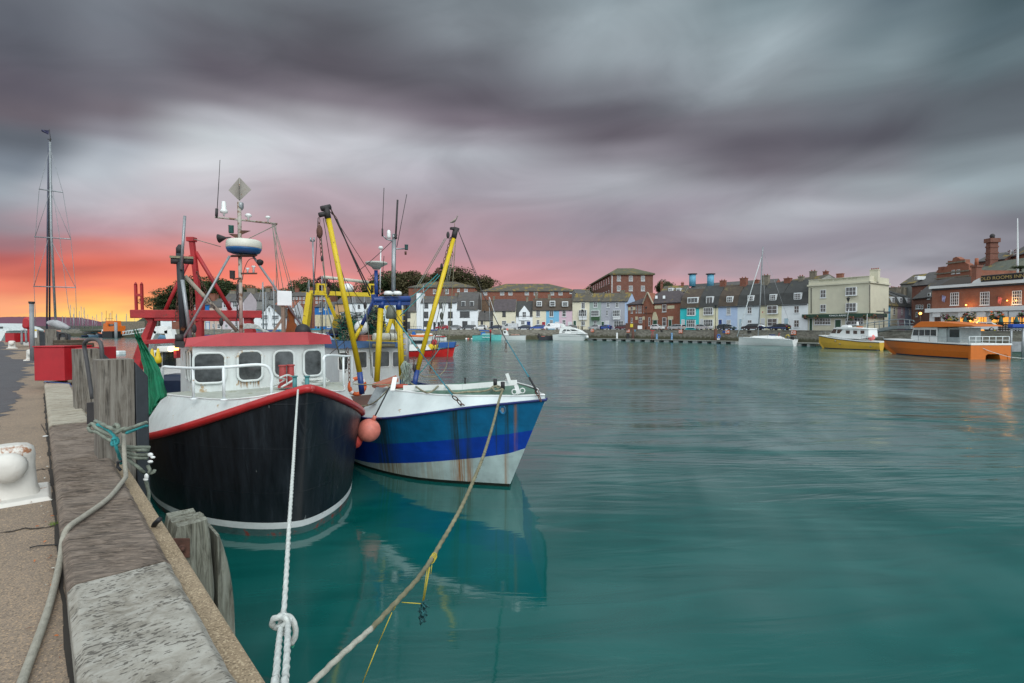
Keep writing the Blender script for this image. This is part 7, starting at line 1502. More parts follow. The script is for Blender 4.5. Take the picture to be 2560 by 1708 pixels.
for lb_, zf_, x, kd_, cl, ns in (
 ('dark red hatchback in front of the long white house', ZA, 692, 'hatch', RD, -1), ('dull grey hatchback between the red and the dark grey car', ZA, 885, 'hatch', (.2,.21,.22), -1),
 ('dark grey car in front of the white slate hung house', ZA, 1118, 'estate', DG, -1), ('white hatchback by the low cream cottage', ZA, 1322, 'hatch', WHT, -1), ('dark navy car left of the silver van', ZA, 1558, 'hatch', NV, -1),
 ('silver panel van in front of the cream stained house', ZB, 588, 'van', SV, -1), ('dark blue hatchback in front of the gabled white house', ZB, 858, 'hatch', NV, -1), ('bright blue estate car by the red door', ZB, 1125, 'estate', BLU, -1),
 ('white van with side windows in front of the sky blue house', ZB, 1412, 'van', WHT, -1), ('grey green car behind the white cruiser', ZB, 1770, 'hatch', (.12,.14,.14), -1),
 ('pale silver car just left of the bright blue hatchback', ZC, 445, 'hatch', SV, -1), ('bright blue hatchback before the sage green and lilac houses', ZC, 600, 'hatch', BLU, -1), ('maroon car half behind the brown bin screen', ZC, 890, 'hatch', MR, -1),
 ('small white rounded car in front of the brick hall', ZC, 1462, 'small', WHT, 1), ('silver estate car at the right end of the brick hall', ZC, 1768, 'estate', SV, -1),
 ('silver hatchback in front of the turquoise and pale yellow houses', ZD, 520, 'hatch', SV, 1), ('dark teal hatchback in front of the lavender blue house', ZD, 888, 'hatch', TLC, 1), ('black car behind the white yacht mast', ZD, 1312, 'estate', BK, -1), ('black hatchback behind the navy yacht boom', ZD, 1752, 'hatch', BK, -1)):
    px = zf_(x, 1150)[0]; car(lb_, px, 0, kd_, cl, ns)
car('silver saloon seen from behind in front of the pub doorway', ZF(985,1100)[0], 0, 'hatch', SV, -1, off=3.2, rz=.55)
car('grey car half hidden behind the orange boat cabin roof', ZF(800,1100)[0], 0, 'hatch', (.25,.27,.28), -1, off=5, rz=.3)
def along(px, off, z=0):
    d = pathdir(px); n_ = V((-d.y, d.x, 0)); q = fq(px)+n_*off
    for _ in range(6): e = 1280+F*q.x/q.y-px; q = q-d*(e*q.y/F/max(.3, d.x-d.y*q.x/q.y))
    return V((q.x, q.y, z))
def lamppost(label, px, pyt, off=1.2, lit=False):
    p = along(px, off, GZ); zt = A(px, pyt, p.y).z; r = thing('street_lamp', label, 'street lamp', p, 0, 'lantern street lamps on the far quay')
    mb = MB(); mb.lathe(p, [(.16,0),(.14,.9),(.07,1.1),(.05,zt-GZ-.9)], 8); mb.build('post', m_ink, r); mb = MB(); h_ = zt-.9; mb.lathe(V((p.x,p.y,h_)), [(.10,0),(.24,.5),(.26,.52)], 6); mb.build('lantern', m_glassf, r)
    mb = MB(); mb.lathe(V((p.x,p.y,h_+.52)), [(.36,0),(.12,.25),(.05,.3),(.02,.4)], 8); mb.build('cap', m_ink, r)
for x, y, zf_, lb_ in ((95,750,ZB,'black lantern lamp post by the low cream cottage'),(232,868,ZC,'black lamp post in front of the tall cream bay window house'),(1272,820,ZC,'black lantern lamp post with a blue notice before the brick hall'),(708,785,ZD,'black lamp post between the pale yellow and lavender houses'),(832,638,ZE,'black lantern lamp post in front of the cream inn')): lamppost(lb_, *zf_(x, y))
c_ = A(*ZF(352,975), 92); lp_ = thing('street_lamp', 'glowing orange street lamp at the corner left of the pub', 'street lamp', (c_.x, c_.y, GZ)); mb = MB(); mb.tube([(c_.x,c_.y,GZ),(c_.x,c_.y,c_.z-.3)], .06, 6); mb.build('post', m_ink, lp_); lampo(c_, 'street_lamp_globe', '', 60, .22, par=lp_)
sg = thing('signpost', 'black finger signpost at the right corner of the cream inn', 'signpost', along(ZE(1302,0)[0], 1.5, GZ)); p = WM[sg.name].translation; zt = A(*ZE(1302,790), p.y).z; mb = MB(); mb.tube([p, V((p.x,p.y,zt))], .07, 8); mb.build('post', m_ink, sg)
for x0, x1, y in ((1208,1300,828),(1305,1388,838),(1305,1385,852)): mb = MB(); mb.bar(A(*ZE(x0,y), p.y), A(*ZE(x1,y), p.y), .05, .16); mb.build('finger', m_ink, sg)
mb = MB(); a_, b_ = A(*ZE(1212,912), p.y), A(*ZE(1290,870), p.y); mb.box((a_.x,p.y-.03,a_.z), (b_.x,p.y+.03,b_.z)); mb.build('notice', m_ink, sg)
# berth signs on the quay wall
m_osign = mat('orange_sign', (.75,.14,.03), .5, bump=0, var=.05)
for x, y, zf_, tx in ((395,1219,ZC,'D1'),(982,1225,ZC,'D2'),(1838,1233,ZC,'D3'),(905,1241,ZD,'D4'),(1985,1254,ZD,'D5')):
    px, py = zf_(x, y); p = along(px, -.12); d = pathdir(px); fr_ = Frame((p.x,p.y,0), atan2(d.y, d.x)); c_ = fr_.hit(px, py, 'y', 0); s_ = thing('berth_sign', 'orange berth sign reading %s on the far quay wall'%tx, 'sign', fr_.w(c_), fr_.a, 'orange numbered berth signs')
    mb = MB(); mb.box((-.52,-.03,-.42), (.52,.03,.42)); mb.build('board', m_osign, s_, local=True); text(tx, .8, fr_.M @ Matrix.Translation(c_+V((0,-.05,0))) @ Matrix.Rotation(pi/2, 4, 'X'), m_frame, s_, .01, bold=.02)
for x, y, zf_, w_, h_, m_, lb_ in ((1093,1220,ZC,.3,.5,PB_,'small blue notice on the far quay wall right of D2'),(1525,1225,ZC,.55,.4,m_ink,'small black notice on the far wall below the white car'),(848,1238,ZD,.7,.45,mat('blue_notice', (.02,.08,.35), .5),'blue notice on the far wall left of the D4 sign'),(1260,1240,ZD,.8,.4,m_ink,'black notice on the far wall below the black car')):
    px, py = zf_(x, y); p = along(px, -.12); d = pathdir(px); fr_ = Frame((p.x,p.y,0), atan2(d.y, d.x)); c_ = fr_.hit(px, py, 'y', 0); mb = MB(); mb.box((c_.x-w_/2,-.03,c_.z-h_/2), (c_.x+w_/2,.03,c_.z+h_/2), fr_.M); tag(mb.build('notice', m_), lb_, 'notice')
for k, x in enumerate((175,212,530,700)):
    p = along(ZC(x,0)[0], .9, GZ); mb = MB(); mb.lathe(p, [(.1,0),(.09,.95),(.12,1.0),(.05,1.15)], 8); tag(mb.build('bollard', m_ink), ['black post','black post','black post at the nose of the bright blue car','black post at the tail of the bright blue car'][k]+[' left of the lamp post',' right beside the lamp post','',''][k], 'bollard', 'black posts on the far kerb')
bn = thing('bin_screen', 'brown timber screen with a yellow notice by the maroon car', 'screen', along(ZC(1080,0)[0], 1.0, GZ)); p = WM[bn.name].translation; a_, b_ = A(*ZC(940,1195), p.y), A(*ZC(1218,1098), p.y); mb = MB(); mb.box((a_.x,p.y,GZ), (b_.x,p.y+.15,b_.z)); mb.build('panel', m_rust, bn)
for x0, y0, x1, y1, m_ in ((1015,1165,1062,1110,m_plate),(1138,1195,1210,1138,m_frame)): a_, b_ = A(*ZC(x0,y0), p.y), A(*ZC(x1,y1), p.y); mb = MB(); mb.box((a_.x,p.y-.05,a_.z), (b_.x,p.y-.005,b_.z)); mb.build('notice', m_, bn)
# pontoon: a walkway on pale floats
pn = thing('pontoon', 'long grey walkway on pale floats along the foot of the far quay wall', 'pontoon', along(1650, -3.0, 0))
P = [along(x, -3.0, .62) for x in range(1474, 1856, 12)]; m_pdeck = mat('grey_pontoon_deck', (.22,.23,.21), .8); m_float = mat('pale_concrete_float', (.30,.33,.33), .8, var=.3)
for a_, b_ in zip(P, P[1:]): pass
mb = MB(); d0 = None; L_ = []; R_ = []
for i, p in enumerate(P): d = (P[min(i+1,len(P)-1)]-P[max(i-1,0)]).normalized(); n_ = V((-d.y,d.x,0))*1.1; L_.append(p-n_); R_.append(p+n_)
mb.loft([[l, r, r-V((0,0,.16)), l-V((0,0,.16))] for l, r in zip(L_, R_)], cap=True, sm=False); mb.build('deck', m_pdeck, pn)
for i in range(len(P)-1):
    if i % 2 == 0: mb = MB(); mb.bar(P[i]-V((0,0,.42)), P[i]+(P[i+1]-P[i])*1.0-V((0,0,.42)), 2.0, .55); mb.build('float', m_float, pn)
pn2 = thing('pontoon', 'short pontoon end between the white yacht stern and the yellow catamaran', 'pontoon', along(2010, -3.0, 0)); a_, b_ = along(1992,-3.2,.6), along(2054,-3.2,.6); mb = MB(); mb.bar(a_, b_, 2.2, .18); mb.build('deck', m_pdeck, pn2)
for f in (.1,.55): p = a_.lerp(b_, f); mb = MB(); mb.bar(p-V((0,0,.4)), p.lerp(b_, .25)-V((0,0,.4)), 1.9, .5); mb.build('float', m_float, pn2)
for x, zf_, yt, lb_ in ((1060,ZC,1190,'broad rusty steel pile against the far wall right of the D2 sign'),(712,ZD,1190,'rusty steel pile below the lamp post left of the D4 sign')):
    px, py = zf_(x, yt); p = along(px, -1.2, -1); mb = MB(); mb.cyl(p, V((p.x,p.y,A(px,py,p.y).z)), .35, n=10); tag(mb.build('pile', m_rust), lb_, 'pile')
c_ = A(*ZD(762,1312), along(ZD(762,0)[0],-2.5).y); lr_ = thing('lifebuoy', 'bright blue lifebuoy on a white stand on the pontoon', 'lifebuoy', c_); mb = MB(); mb.tube([c_+V((.32*cos(a),0,.38*sin(a))) for a in [k*2*pi/14 for k in range(15)]], .1, 8); mb.build('ring', mat('blue_ring', (.01,.12,.5), .5), lr_); mb = MB(); mb.box((-.3,.1,-.75),(.3,.18,-.1), Matrix.Translation(c_)); mb.build('stand', m_frame, lr_)
for x, y0, y1, lb_, m_ in ((800,1255,1320,'small white service post on the pontoon','w'),(978,1270,1325,'black box on the pontoon below the D2 sign','k'),(1450,1275,1335,'blue and white service post on the pontoon','b'),(1695,1255,1310,'blue and white notice on the wall over the pontoon','b')):
    px, py = ZC(x, y0); p = along(px, -2.6, .6); zt = A(px, py, p.y).z; mb = MB(); w_ = .2 if m_ != 'k' else .4; mb.box((p.x-w_,p.y-.15,.6), (p.x+w_,p.y+.15,zt)); tag(mb.build('service_post', {'w':m_frame,'k':m_ink,'b':mat('blue_white_post', (.15,.3,.5), .5, var=.6, sc=3)}[m_]), lb_, 'service post')
p = along(ZC(1380,0)[0], -2.8, .6); rs_ = thing('red_stand', 'thin red steel stand on the pontoon between D2 and D3', 'stand', p); 
for dx in (-.25,.25): mb = MB(); mb.tube([p+V((dx,0,0)), V((p.x+dx*.3,p.y,A(*ZC(1380,1218),p.y).z))], .05, 6); mb.build('leg', m_rbox, rs_)
mb = MB(); q = V((p.x,p.y,A(*ZC(1380,1220),p.y).z)); mb.box((-.5,-.15,-.1),(.5,.15,.1), Matrix.Translation(q)); mb.build('top', m_rbox, rs_)
# gangway bridge by the inn
gb = thing('gangway', 'grey steel gangway with a humped handrail beside the cream inn', 'gangway', A(*ZE(1200,1080), 88)); gm_ = mat('grey_gangway', (.17,.20,.21), .6)
deck = [(1105,1112),(1250,1075),(1420,1045),(1560,1035),(1700,1040)]; rail = [(870,1025),(1100,985),(1300,955),(1440,937),(1560,932),(1690,950),(1700,965)]
mb = MB(); D = [A(*ZE(*p), 87-i*1.5) for i, p in enumerate(deck)]
for a_, b_ in zip(D, D[1:]): mb.bar(a_, b_, 1.6, .5)
mb.build('deck', gm_, gb)
mb = MB(); Rr = [A(*ZE(*p), 88-i) for i, p in enumerate(rail)]; mb.tube(Rr, .09, 6); mb.build('handrail', gm_, gb)
mb = MB(); mb.tube([A(*ZE(x,y), 87.5-i) for i, (x, y) in enumerate(((1090,1010),(1250,1000),(1420,985),(1580,985),(1690,990)))], .05, 5); 
for i, x in enumerate((1092,1185,1245,1385,1490,1575,1640)): mb.tube([A(*ZE(x,1060-i*3), 87.5-i*.8), A(*ZE(x,955-i*2), 87.5-i*.8)], .06, 5)
mb.build('stanchions', gm_, gb)
rl = thing('railing', 'black iron railing in front of the half hidden cream house', 'railing', along(1035, 1.0, GZ)); 
P = [along(x, 1.0, GZ) for x in range(1018, 1056, 5)]; mb = MB(); mb.tube([p+V((0,0,1)) for p in P], .035, 4); mb.tube([p+V((0,0,.3)) for p in P], .03, 4); 
for p in P: mb.tube([p, p+V((0,0,1.1))], .04, 4)
mb.build('rails', m_ink, rl)
# ================================================================== BOATS ACROSS THE WATER
class Boat:
    def __init__(s, name, label, cat, Zf, bow, stern, B, group='boats moored across the harbour', Y=None):
        # bow / stern : places of the waterline ends in the photo
        a = G(*Zf(*bow), 0); b = G(*Zf(*stern), 0)
        if Y is not None: a, b = [V(((Zf(*p)[0]-1280)/F*y, y, 0)) for p, y in zip((bow, stern), Y)]
        if name == 'catamaran': d_ = (a-b).normalized(); n_ = V((-d_.y, d_.x, 0)); n_ = n_ if n_.dot(b-CP) > 0 else -n_; a = a+n_*B*.3; b = b+n_*B*.5
        s.Zf = Zf; s.L = (a-b).length; s.B = B
        s.fr = Frame(b, atan2((a-b).y, (a-b).x)); s.root = thing(name, label, cat, b, s.fr.a, group); s.x0 = 0
        s.near = 1 if (s.fr.I @ CP).y > 0 else -1
    def c(s, x, y, yy=0): return s.fr.hit(*s.Zf(x, y), 'y', yy)
    def hull(s, tops, mats, stripe=None, rake=.06, full=.55, trans=.85, bot=.15, rowsplit=None, ov=0.):
        n = 16; mb = MB(); ks = sorted((s.c(*t, s.near*s.B*.3).x, s.c(*t, s.near*s.B*.3).z) for t in tops)
        zt = lambda x: interp(ks, x) if x > ks[0][0] else ks[0][1]; rings = []; L = s.L; xb = max(ks[-1][0], L*.98)
        for i in range(n+1):
            q = i/n; w = s.B/2*min(1, (1-(max(0, q-.35)/.65)**2.4))*(trans+(1-trans)*min(1, q/.35)); zt_ = zt(q*xb)
            rings.append([(q*L*(1-.0)+(xb-L)*q*f, sd*w*(full+(1-full)*max(f,0)**.7) if q < 1 else sd*.02, -.25*(1-f)+zt_*f) for sd in (-1, 1) for f in ((1,.82,.5,bot+.1,.05,-.1) if sd < 0 else (-.1,.05,bot+.1,.5,.82,1))])
        rg = [[s.fr.w((x, y, z)) for x, y, z in r] for r in rings]; m_ = len(rg[0])
        for j in range(m_-1):
            lv = min(j, m_-2-j); mb.cur = {0:0, 1:0, 2:0, 3:0, 4:1, 5:1}[lv]
            mb.loft([[r[j], r[j+1]] for r in rg], closed=False)
        mb.cur = 0; mb.add(rg[0], [tuple(range(m_))]); mb.build('hull', mats, s.root)
        d = MB(); d.loft([[r[0]-V((0,0,.03)), r[-1]-V((0,0,.03))] for r in rg], closed=False); d.build('deck', stripe or m_whiteclean, s.root)
        g = MB(); P_ = [r[0] for r in rg]+[r[-1] for r in rg[::-1]]; g.tube(P_, .05, 5); g.build('gunwale', m_lint if stripe is None else stripe, s.root); return s
    def sup(s, poly, hw, m, name='cabin', taper=0, dy=0, bevel=.04):
        P_ = [s.c(x, y, s.near*hw) for x, y in poly]; mb = MB(); zs = [p.z for p in P_]; z0, z1 = min(zs), max(zs); k = len(P_); vs = []
        for sd in (-1, 1): vs += [s.fr.w((p.x, sd*hw*(1-taper*(p.z-z0)/max(.01, z1-z0))+dy, p.z)) for p in P_]
        mb.add(vs, [tuple(range(k)), tuple(range(k, 2*k))[::-1]]+[(i, i+k, (i+1)%k+k, (i+1)%k) for i in range(k)]); return mb.build(name, m, s.root, bevel=bevel)
    def glass(s, poly, hw, name='window', m=None):
        P_ = [s.c(x, y, s.near*hw) for x, y in poly]
        mb = MB(); k = len(P_); vs = [s.fr.w((p.x, s.near*(hw+.02), p.z)) for p in P_]+[s.fr.w((p.x, -s.near*(hw+.02), p.z)) for p in P_]; mb.add(vs, [tuple(range(k)), tuple(range(k, 2*k))[::-1]]+[(i, i+k, (i+1)%k+k, (i+1)%k) for i in range(k)]); return mb.build(name, m or m_carglass, s.root)
    def tube(s, pts, r, m, name, yy=0):
        mb = MB(); mb.tube([s.fr.w(s.c(x, y, yy)) for x, y in pts], r, 6); return mb.build(name, m, s.root)
    def rails(s, pts, h, r=.025, yy=None, name='guard_rail', m=None):
        yy = s.near*s.B*.42 if yy is None else yy; mb = MB(); b_ = [s.c(x, y, yy) for x, y in pts]; t_ = [p+V((0,0,h)) for p in b_]
        mb.tube([s.fr.w(p) for p in t_], r, 5)
        for a_, c_ in zip(b_, t_): mb.tube([s.fr.w(a_), s.fr.w(c_)], r, 5)
        return mb.build(name, m or m_galv, s.root)
# small turquoise yacht
b = Boat('sailing_boat', 'small turquoise sailing boat with blue spray hood and furled blue sail', 'sailing boat', ZA, (1650,1362), (1190,1360), 2.4, Y=(144,144.5))
b.hull([(1660,1285),(1400,1290),(1188,1298)], [mat('turquoise_hull', (.12,.50,.48), .4, bump=0), m_dark]); b.sup([(1330,1295),(1345,1268),(1500,1272),(1560,1292)], .7, mat('pale_turquoise_cabin', (.3,.55,.55), .5)); b.sup([(1312,1296),(1330,1245),(1380,1240),(1400,1290)], .65, mat('blue_canvas', (.01,.13,.42), .8), 'spray_hood')
b.tube([(1470,1300),(1455,665)], .08, m_galv, 'mast'); b.tube([(1290,1210),(1460,1228)], .16, mat('blue_sail_cover', (.01,.10,.38), .8), 'furled_sail'); b.tube([(1460,670),(1660,1285)], .05, m_rail, 'forestay'); b.rails([(1200,1295),(1260,1293)], .6)
for x in (1345,1390,1430): b.tube([(x,1325),(x+40,1338)], .09, m_rail, 'fender', b.near*1.3)
mb = MB(); p = V(((ZA(1478,0)[0]-1280)/F*141, 141, 0)); mb.tube([V((p.x,p.y,-1)), A(*ZA(1478,1255), p.y)], .22, 8); pb_ = tag(mb.build('mooring_pile', m_dark), 'dark mooring pile with a red top in front of the turquoise boat', 'pile'); mb = MB(); mb.tube([A(*ZA(1478,1255), p.y), A(*ZA(1478,1205), p.y)], .26, 8); mb.build('pile_top', m_redsteel, pb_)
b = Boat('fishing_boat', 'white open fishing boat with a pink ball on its small wheelhouse', 'fishing boat', ZA, (1620,1352), (2052,1352), 2.8, Y=(147,146))
b.hull([(1600,1285),(1750,1302),(2055,1296)], [m_whiteclean, mat('navy_boot', (.01,.03,.12), .5)]); b.sup([(1680,1300),(1690,1215),(1740,1210),(1770,1300)], .8, m_whiteclean); b.glass([(1697,1228),(1726,1226),(1728,1262),(1697,1264)], .8)
mb = MB(); mb.sph(b.fr.w(b.c(1752,1203)), .38, 12, 8); mb.build('ball', m_buoy, b.root); b.tube([(1752,1240),(1762,1296)], .15, m_rail, 'post')
m_pinknet = mat('pinkish_net', (.40,.25,.20), .9, var=.6, sc=3); b.sup([(1800,1300),(1830,1278),(1930,1280),(1960,1300)], .8, m_pinknet, 'net_pile')
for x, y, m_, lb_ in ((1084,1340,m_whiteclean,'white mooring buoy left of the turquoise boat'),(1115,1338,m_buoy,'pink mooring buoy beside the white one'),(1172,1345,m_whiteclean,'small white buoy touching the turquoise stern')):
    p = V(((ZA(x,0)[0]-1280)/F*147, 147, 0)); mb = MB(); mb.sph(p+V((0,0,.25)), .32, 10, 7); tag(mb.build('mooring_buoy', m_), lb_, 'buoy')
b = Boat('inflatable_boat', 'dark inflatable boat with a tilted outboard left of the white cruiser', 'inflatable boat', ZB, (1435,1308), (1150,1308), 1.9, Y=(145,145))
b.hull([(1440,1258),(1170,1258)], [m_rub, m_rub], stripe=m_rub, full=.9); b.sup([(1130,1300),(1120,1250),(1145,1205),(1175,1210),(1170,1250),(1150,1300)], .2, m_dark, 'outboard'); b.tube([(1200,1264),(1275,1266)], .1, m_buoy, 'pink_line', b.near*.9)
# white motor cruiser
b = Boat('motor_cruiser', 'white motor cruiser with flybridge and swept windscreen', 'motor cruiser', ZB, (2020,1318), (1450,1318), 3.3, Y=(139,142))
b.hull([(2112,1238),(1900,1225),(1600,1208),(1436,1225)], [m_whiteclean, m_dark]); b.sup([(1545,1215),(1560,1120),(1590,1080),(1680,1075),(1780,1080),(1960,1145),(2080,1225),(1900,1222)], 1.25, m_whiteclean, 'superstructure', .12, bevel=.1)
b.glass([(1615,1155),(1650,1125),(1685,1125),(1685,1160)], 1.2); b.glass([(1700,1160),(1700,1128),(1740,1130),(1780,1158)], 1.2); b.glass([(1765,1128),(1850,1130),(1935,1160),(1800,1160)], 1.17, 'windscreen'); b.glass([(1605,1168),(1670,1170),(1660,1190),(1610,1188)], 1.22)
b.sup([(1600,1080),(1560,1045),(1580,1040),(1640,1065),(1780,1068),(1790,1080)], 1.1, m_whiteclean, 'flybridge'); b.sup([(1655,1075),(1700,1052),(1860,1060),(1840,1078)], .8, mat('grey_bridge_cover', (.16,.15,.14), .7), 'bridge_cover'); b.sup([(1595,1110),(1560,1010),(1600,1015),(1650,1095)], 1.15, m_whiteclean, 'arch')
b.rails([(1790,1215),(1900,1218),(2000,1228),(2090,1236)], .45); b.tube([(1545,1255),(2090,1262)], .04, m_grey, 'hull_line', b.near*1.55)
mb = MB(); mb.sph(V(((ZB(2098,0)[0]-1280)/F*138, 138, 1)), .45, 10, 7); mb.build('fender', m_whiteclean, b.root)
# sailing yacht
b = Boat('sailing_yacht', 'long white sailing yacht with a navy sail cover moored at the D4 pontoon', 'sailing yacht', ZD, (1085,1450), (2010,1475), 3.4)
b.hull([(1050,1328),(1300,1335),(1700,1355),(1990,1372),(2060,1400)], [m_whiteclean, mat('navy_boot_top', (.01,.04,.16), .5)], full=.35, stripe=m_whiteclean, trans=.7); b.sup([(1220,1335),(1330,1308),(1560,1300),(1700,1310),(1780,1350),(1600,1350)], 1.0, m_whiteclean, 'coachroof', .3); b.glass([(1370,1328),(1480,1324),(1640,1330),(1600,1340),(1400,1338)], .82)
b.tube([(1405,1330),(1442,720),(1473,0),(1485,-150)], .11, m_galv, 'mast'); b.tube([(1418,1165),(1850,1178)], .2, mat('navy_cover', (.01,.025,.08), .8), 'sail_cover'); b.tube([(1062,1322),(1215,830),(1345,390),(1470,0)], .075, m_rail, 'furled_jib')
b.tube([(1470,-20),(1520,760),(1560,1340)], .02, m_galv, 'stay', b.near*1.4); b.tube([(1480,-100),(1690,450),(2020,1380)], .018, m_galv, 'stay'); b.tube([(1445,420),(1475,480)], .05, m_galv, 'spreader', b.near*.9); b.tube([(1410,1160),(1420,1130),(1470,1135),(1520,1160)], .16, m_frame, 'sail_fold')
b.sup([(1575,1305),(1590,1280),(1640,1285),(1650,1310)], .6, mat('navy_hood', (.01,.03,.12), .8), 'hood'); b.rails([(1060,1325),(1150,1332),(1300,1334)], .55); b.rails([(1800,1360),(1900,1368),(2040,1385)], .7); b.tube([(1740,1350),(1750,1250)], .05, m_redsteel, 'ensign_staff')
b.tube([(1855,1335),(1870,1295),(1900,1290),(1920,1320)], .09, m_yel, 'horseshoe_buoy', b.near*1.2)
mb = MB(); mb.add([b.fr.w(b.c(*p, 0)) for p in ((1470,905),(1490,910),(1487,930),(1472,928))], [(0,1,2,3)]); mb.build('pennant', m_redsteel, b.root); b.sup([(1930,1370),(1935,1290),(1960,1285),(1975,1375)], .3, m_ink, 'helm')
# catamarans
def cat(label, Zf, bow, stern, tops, hullm, B, Y):
    b = Boat('catamaran', label, 'catamaran', Zf, bow, stern, B, Y=Y); fr = b.fr; ks = sorted((b.c(*t, b.near*B/2).x, b.c(*t, b.near*B/2).z) for t in tops); q_ = b.c(*tops[0], b.near*B*.22); ks[-1] = (max(q_.x, b.L+.5), q_.z); zt = lambda x: interp(ks, x) if x > ks[0][0] else ks[0][1]; xm = ks[-1][0]; n = 14
    for sd in (-1, 1):
        mb = MB(); rg = []
        for i in range(n+1):
            q = i/n; x = q*xm; zt_ = zt(x); t_ = max(0, (q-.55)/.45)**2; xi = x-(xm-b.L)*q
            yo = sd*B/2*(1-.55*t_); yi = sd*B/2*(.42 if q < 1 else .42)
            rg.append([fr.w((x, yo, zt_)), fr.w((xi*.5+x*.5, yo*.98, zt_*.5)), fr.w((xi, sd*B/2*(.92-.55*t_), .13)), fr.w((xi, sd*B/2*(.85-.5*t_), -.3)), fr.w((xi, sd*B/2*(.55-.2*t_), -.3)), fr.w((x, yi, zt_*.45)), fr.w((x, yi, zt_))])
        for j in range(6): mb.cur = 1 if j in (2,3) else 0; mb.loft([[r[j], r[j+1]] for r in rg], closed=False)
        mb.cur = 0; mb.add(rg[0], [tuple(range(7))]); mb.add(rg[-1], [tuple(range(7))]); mb.build('hull', [hullm, mat('dark_boot', (.01,.015,.05), .5, bump=0)], b.root)
    mb = MB(); rg = [[fr.w((q*xm, s_*B/2*(1-.55*max(0,(q-.55)/.45)**2), zt(q*xm)+dz)) for s_, dz in ((-1,.01),(-1,.16),(1,.16),(1,.01))] for q in [i/12 for i in range(13)]]; mb.loft(rg, cap=True, sm=False); mb.build('deck', m_whiteclean, b.root)
    mb = MB(); mb.loft([[fr.w((q*xm, s_*(B/2*(1-.55*max(0,(q-.55)/.45)**2)+.04), zt(q*xm)+dz)) for dz in (-.06,.04)] for s_ in (b.near,) for q in [i/12 for i in range(13)]], closed=False); mb.build('rub_strake', m_ink, b.root)
    mb = MB(); mb.loft([[fr.w((q*xm*.9, -B*.21, zt(q*xm)*.5)), fr.w((q*xm*.9, B*.21, zt(q*xm)*.5)), fr.w((q*xm*.9, B*.21, zt(q*xm)*.9)), fr.w((q*xm*.9, -B*.21, zt(q*xm)*.9))] for q in (0,.5,1)], cap=True, sm=False); mb.build('bridge_deck', hullm, b.root)
    return b
m_ych = mat('ochre_yellow_hull', (.58,.36,.045), .4, bump=0, var=.1)
b = cat('yellow hulled catamaran with a white wheelhouse and a pink ball', ZE, (490,1308), (1235,1368), [(455,1150),(700,1195),(1000,1228),(1310,1242)], m_ych, 3.9, (87,78))
H = 1.2
b.sup([(600,1125),(640,1050),(1100,1050),(1105,1165),(1000,1190),(790,1185),(560,1150)], H, m_whiteclean, 'cabin', .08); b.sup([(640,1052),(690,1036),(900,1038),(1110,1060),(1100,1066),(640,1060)], H+.1, m_whiteclean, 'cabin_roof')
for q in ([(612,1115),(645,1062),(685,1064),(676,1115)],[(690,1116),(700,1066),(765,1068),(725,1116)],[(808,1078),(858,1080),(858,1122),(812,1120)],[(905,1080),(955,1082),(955,1125),(907,1123)],[(1000,1080),(1050,1082),(1050,1122),(1002,1122)]): b.glass(q, H-.03)
b.rails([(485,1140),(540,1145),(600,1150)], .6); b.rails([(1010,1190),(1080,1195),(1150,1198),(1300,1208)], .5); b.tube([(820,985),(845,805)], .025, m_rail, 'aerial'); b.tube([(1080,1060),(1088,860)], .03, m_rail, 'aerial'); b.sup([(745,1035),(760,1010),(835,1012),(845,1036)], .5, m_whiteclean, 'roof_hatch'); b.sup([(940,1010),(945,965),(960,965),(965,1012)], .15, m_whiteclean, 'dome'); b.tube([(950,1030),(1030,1034)], .09, m_orange, 'roof_buoy')
mb = MB(); mb.sph(b.fr.w(b.c(1142,1170,0)), .5, 14, 10); mb.build('ball_fender', mat('pink_ball', (.7,.18,.17), .5), b.root)
for x, y in ((670,1216),(727,1255),(1130,1288)):
    mb = MB(); c_ = b.c(x, y, b.near*2.05); mb.sph(b.fr.w(c_), .13, 8, 6, (1,1,.6)); mb.build('porthole', m_grey, b.root)
ty_ = b.c(1218,1350, b.near*2.1); mb = MB(); mb.sph(b.fr.w(ty_), .28, 8, 6); mb.build('tyre_fender', m_black, b.root)
m_orh = mat('burnt_orange_hull', (.55,.135,.008), .4, bump=0, var=.1); OW = zoomf(2300,780,8.711)
b = cat('burnt orange catamaran workboat with a sloping orange roof and open aft deck', ZF, (35,1412), (885,1492), [(-45,1262),(200,1280),(500,1300),(885,1322)], m_orh, 4.6, (68,56))
HW = 1.45
b.sup([(245,1245),(280,1120),(530,1125),(530,1288),(300,1278)], HW, m_whiteclean, 'cabin'); b.sup([(258,1125),(330,1062),(520,1064),(900,1100),(935,1115),(260,1128)], HW+.3, m_orh, 'roof', .15)
for q in ([(268,1215),(280,1152),(335,1152),(332,1215)],[(340,1215),(342,1152),(395,1152),(395,1215)],[(402,1215),(402,1152),(458,1152),(458,1217)],[(465,1217),(465,1152),(525,1152),(525,1220)]): b.glass(q, HW)
b.sup([(545,1290),(550,1135),(630,1137),(632,1295)], HW-.1, mat('grey_cabin_door', (.42,.48,.48), .5), 'door'); b.sup([(645,1295),(648,1130),(785,1130),(785,1300)], HW-.2, mat('grey_aft_cabin', (.28,.33,.34), .5), 'aft_cabin'); b.glass([(672,1232),(672,1150),(775,1150),(775,1235)], HW-.2)
b.rails([(330,1272),(450,1280),(640,1290),(880,1310)], .6); b.sup([(578,1106),(585,1078),(690,1078),(695,1106)], .7, m_whiteclean, 'liferaft_canister', 0)
for x, y in ((343,1100),): pass
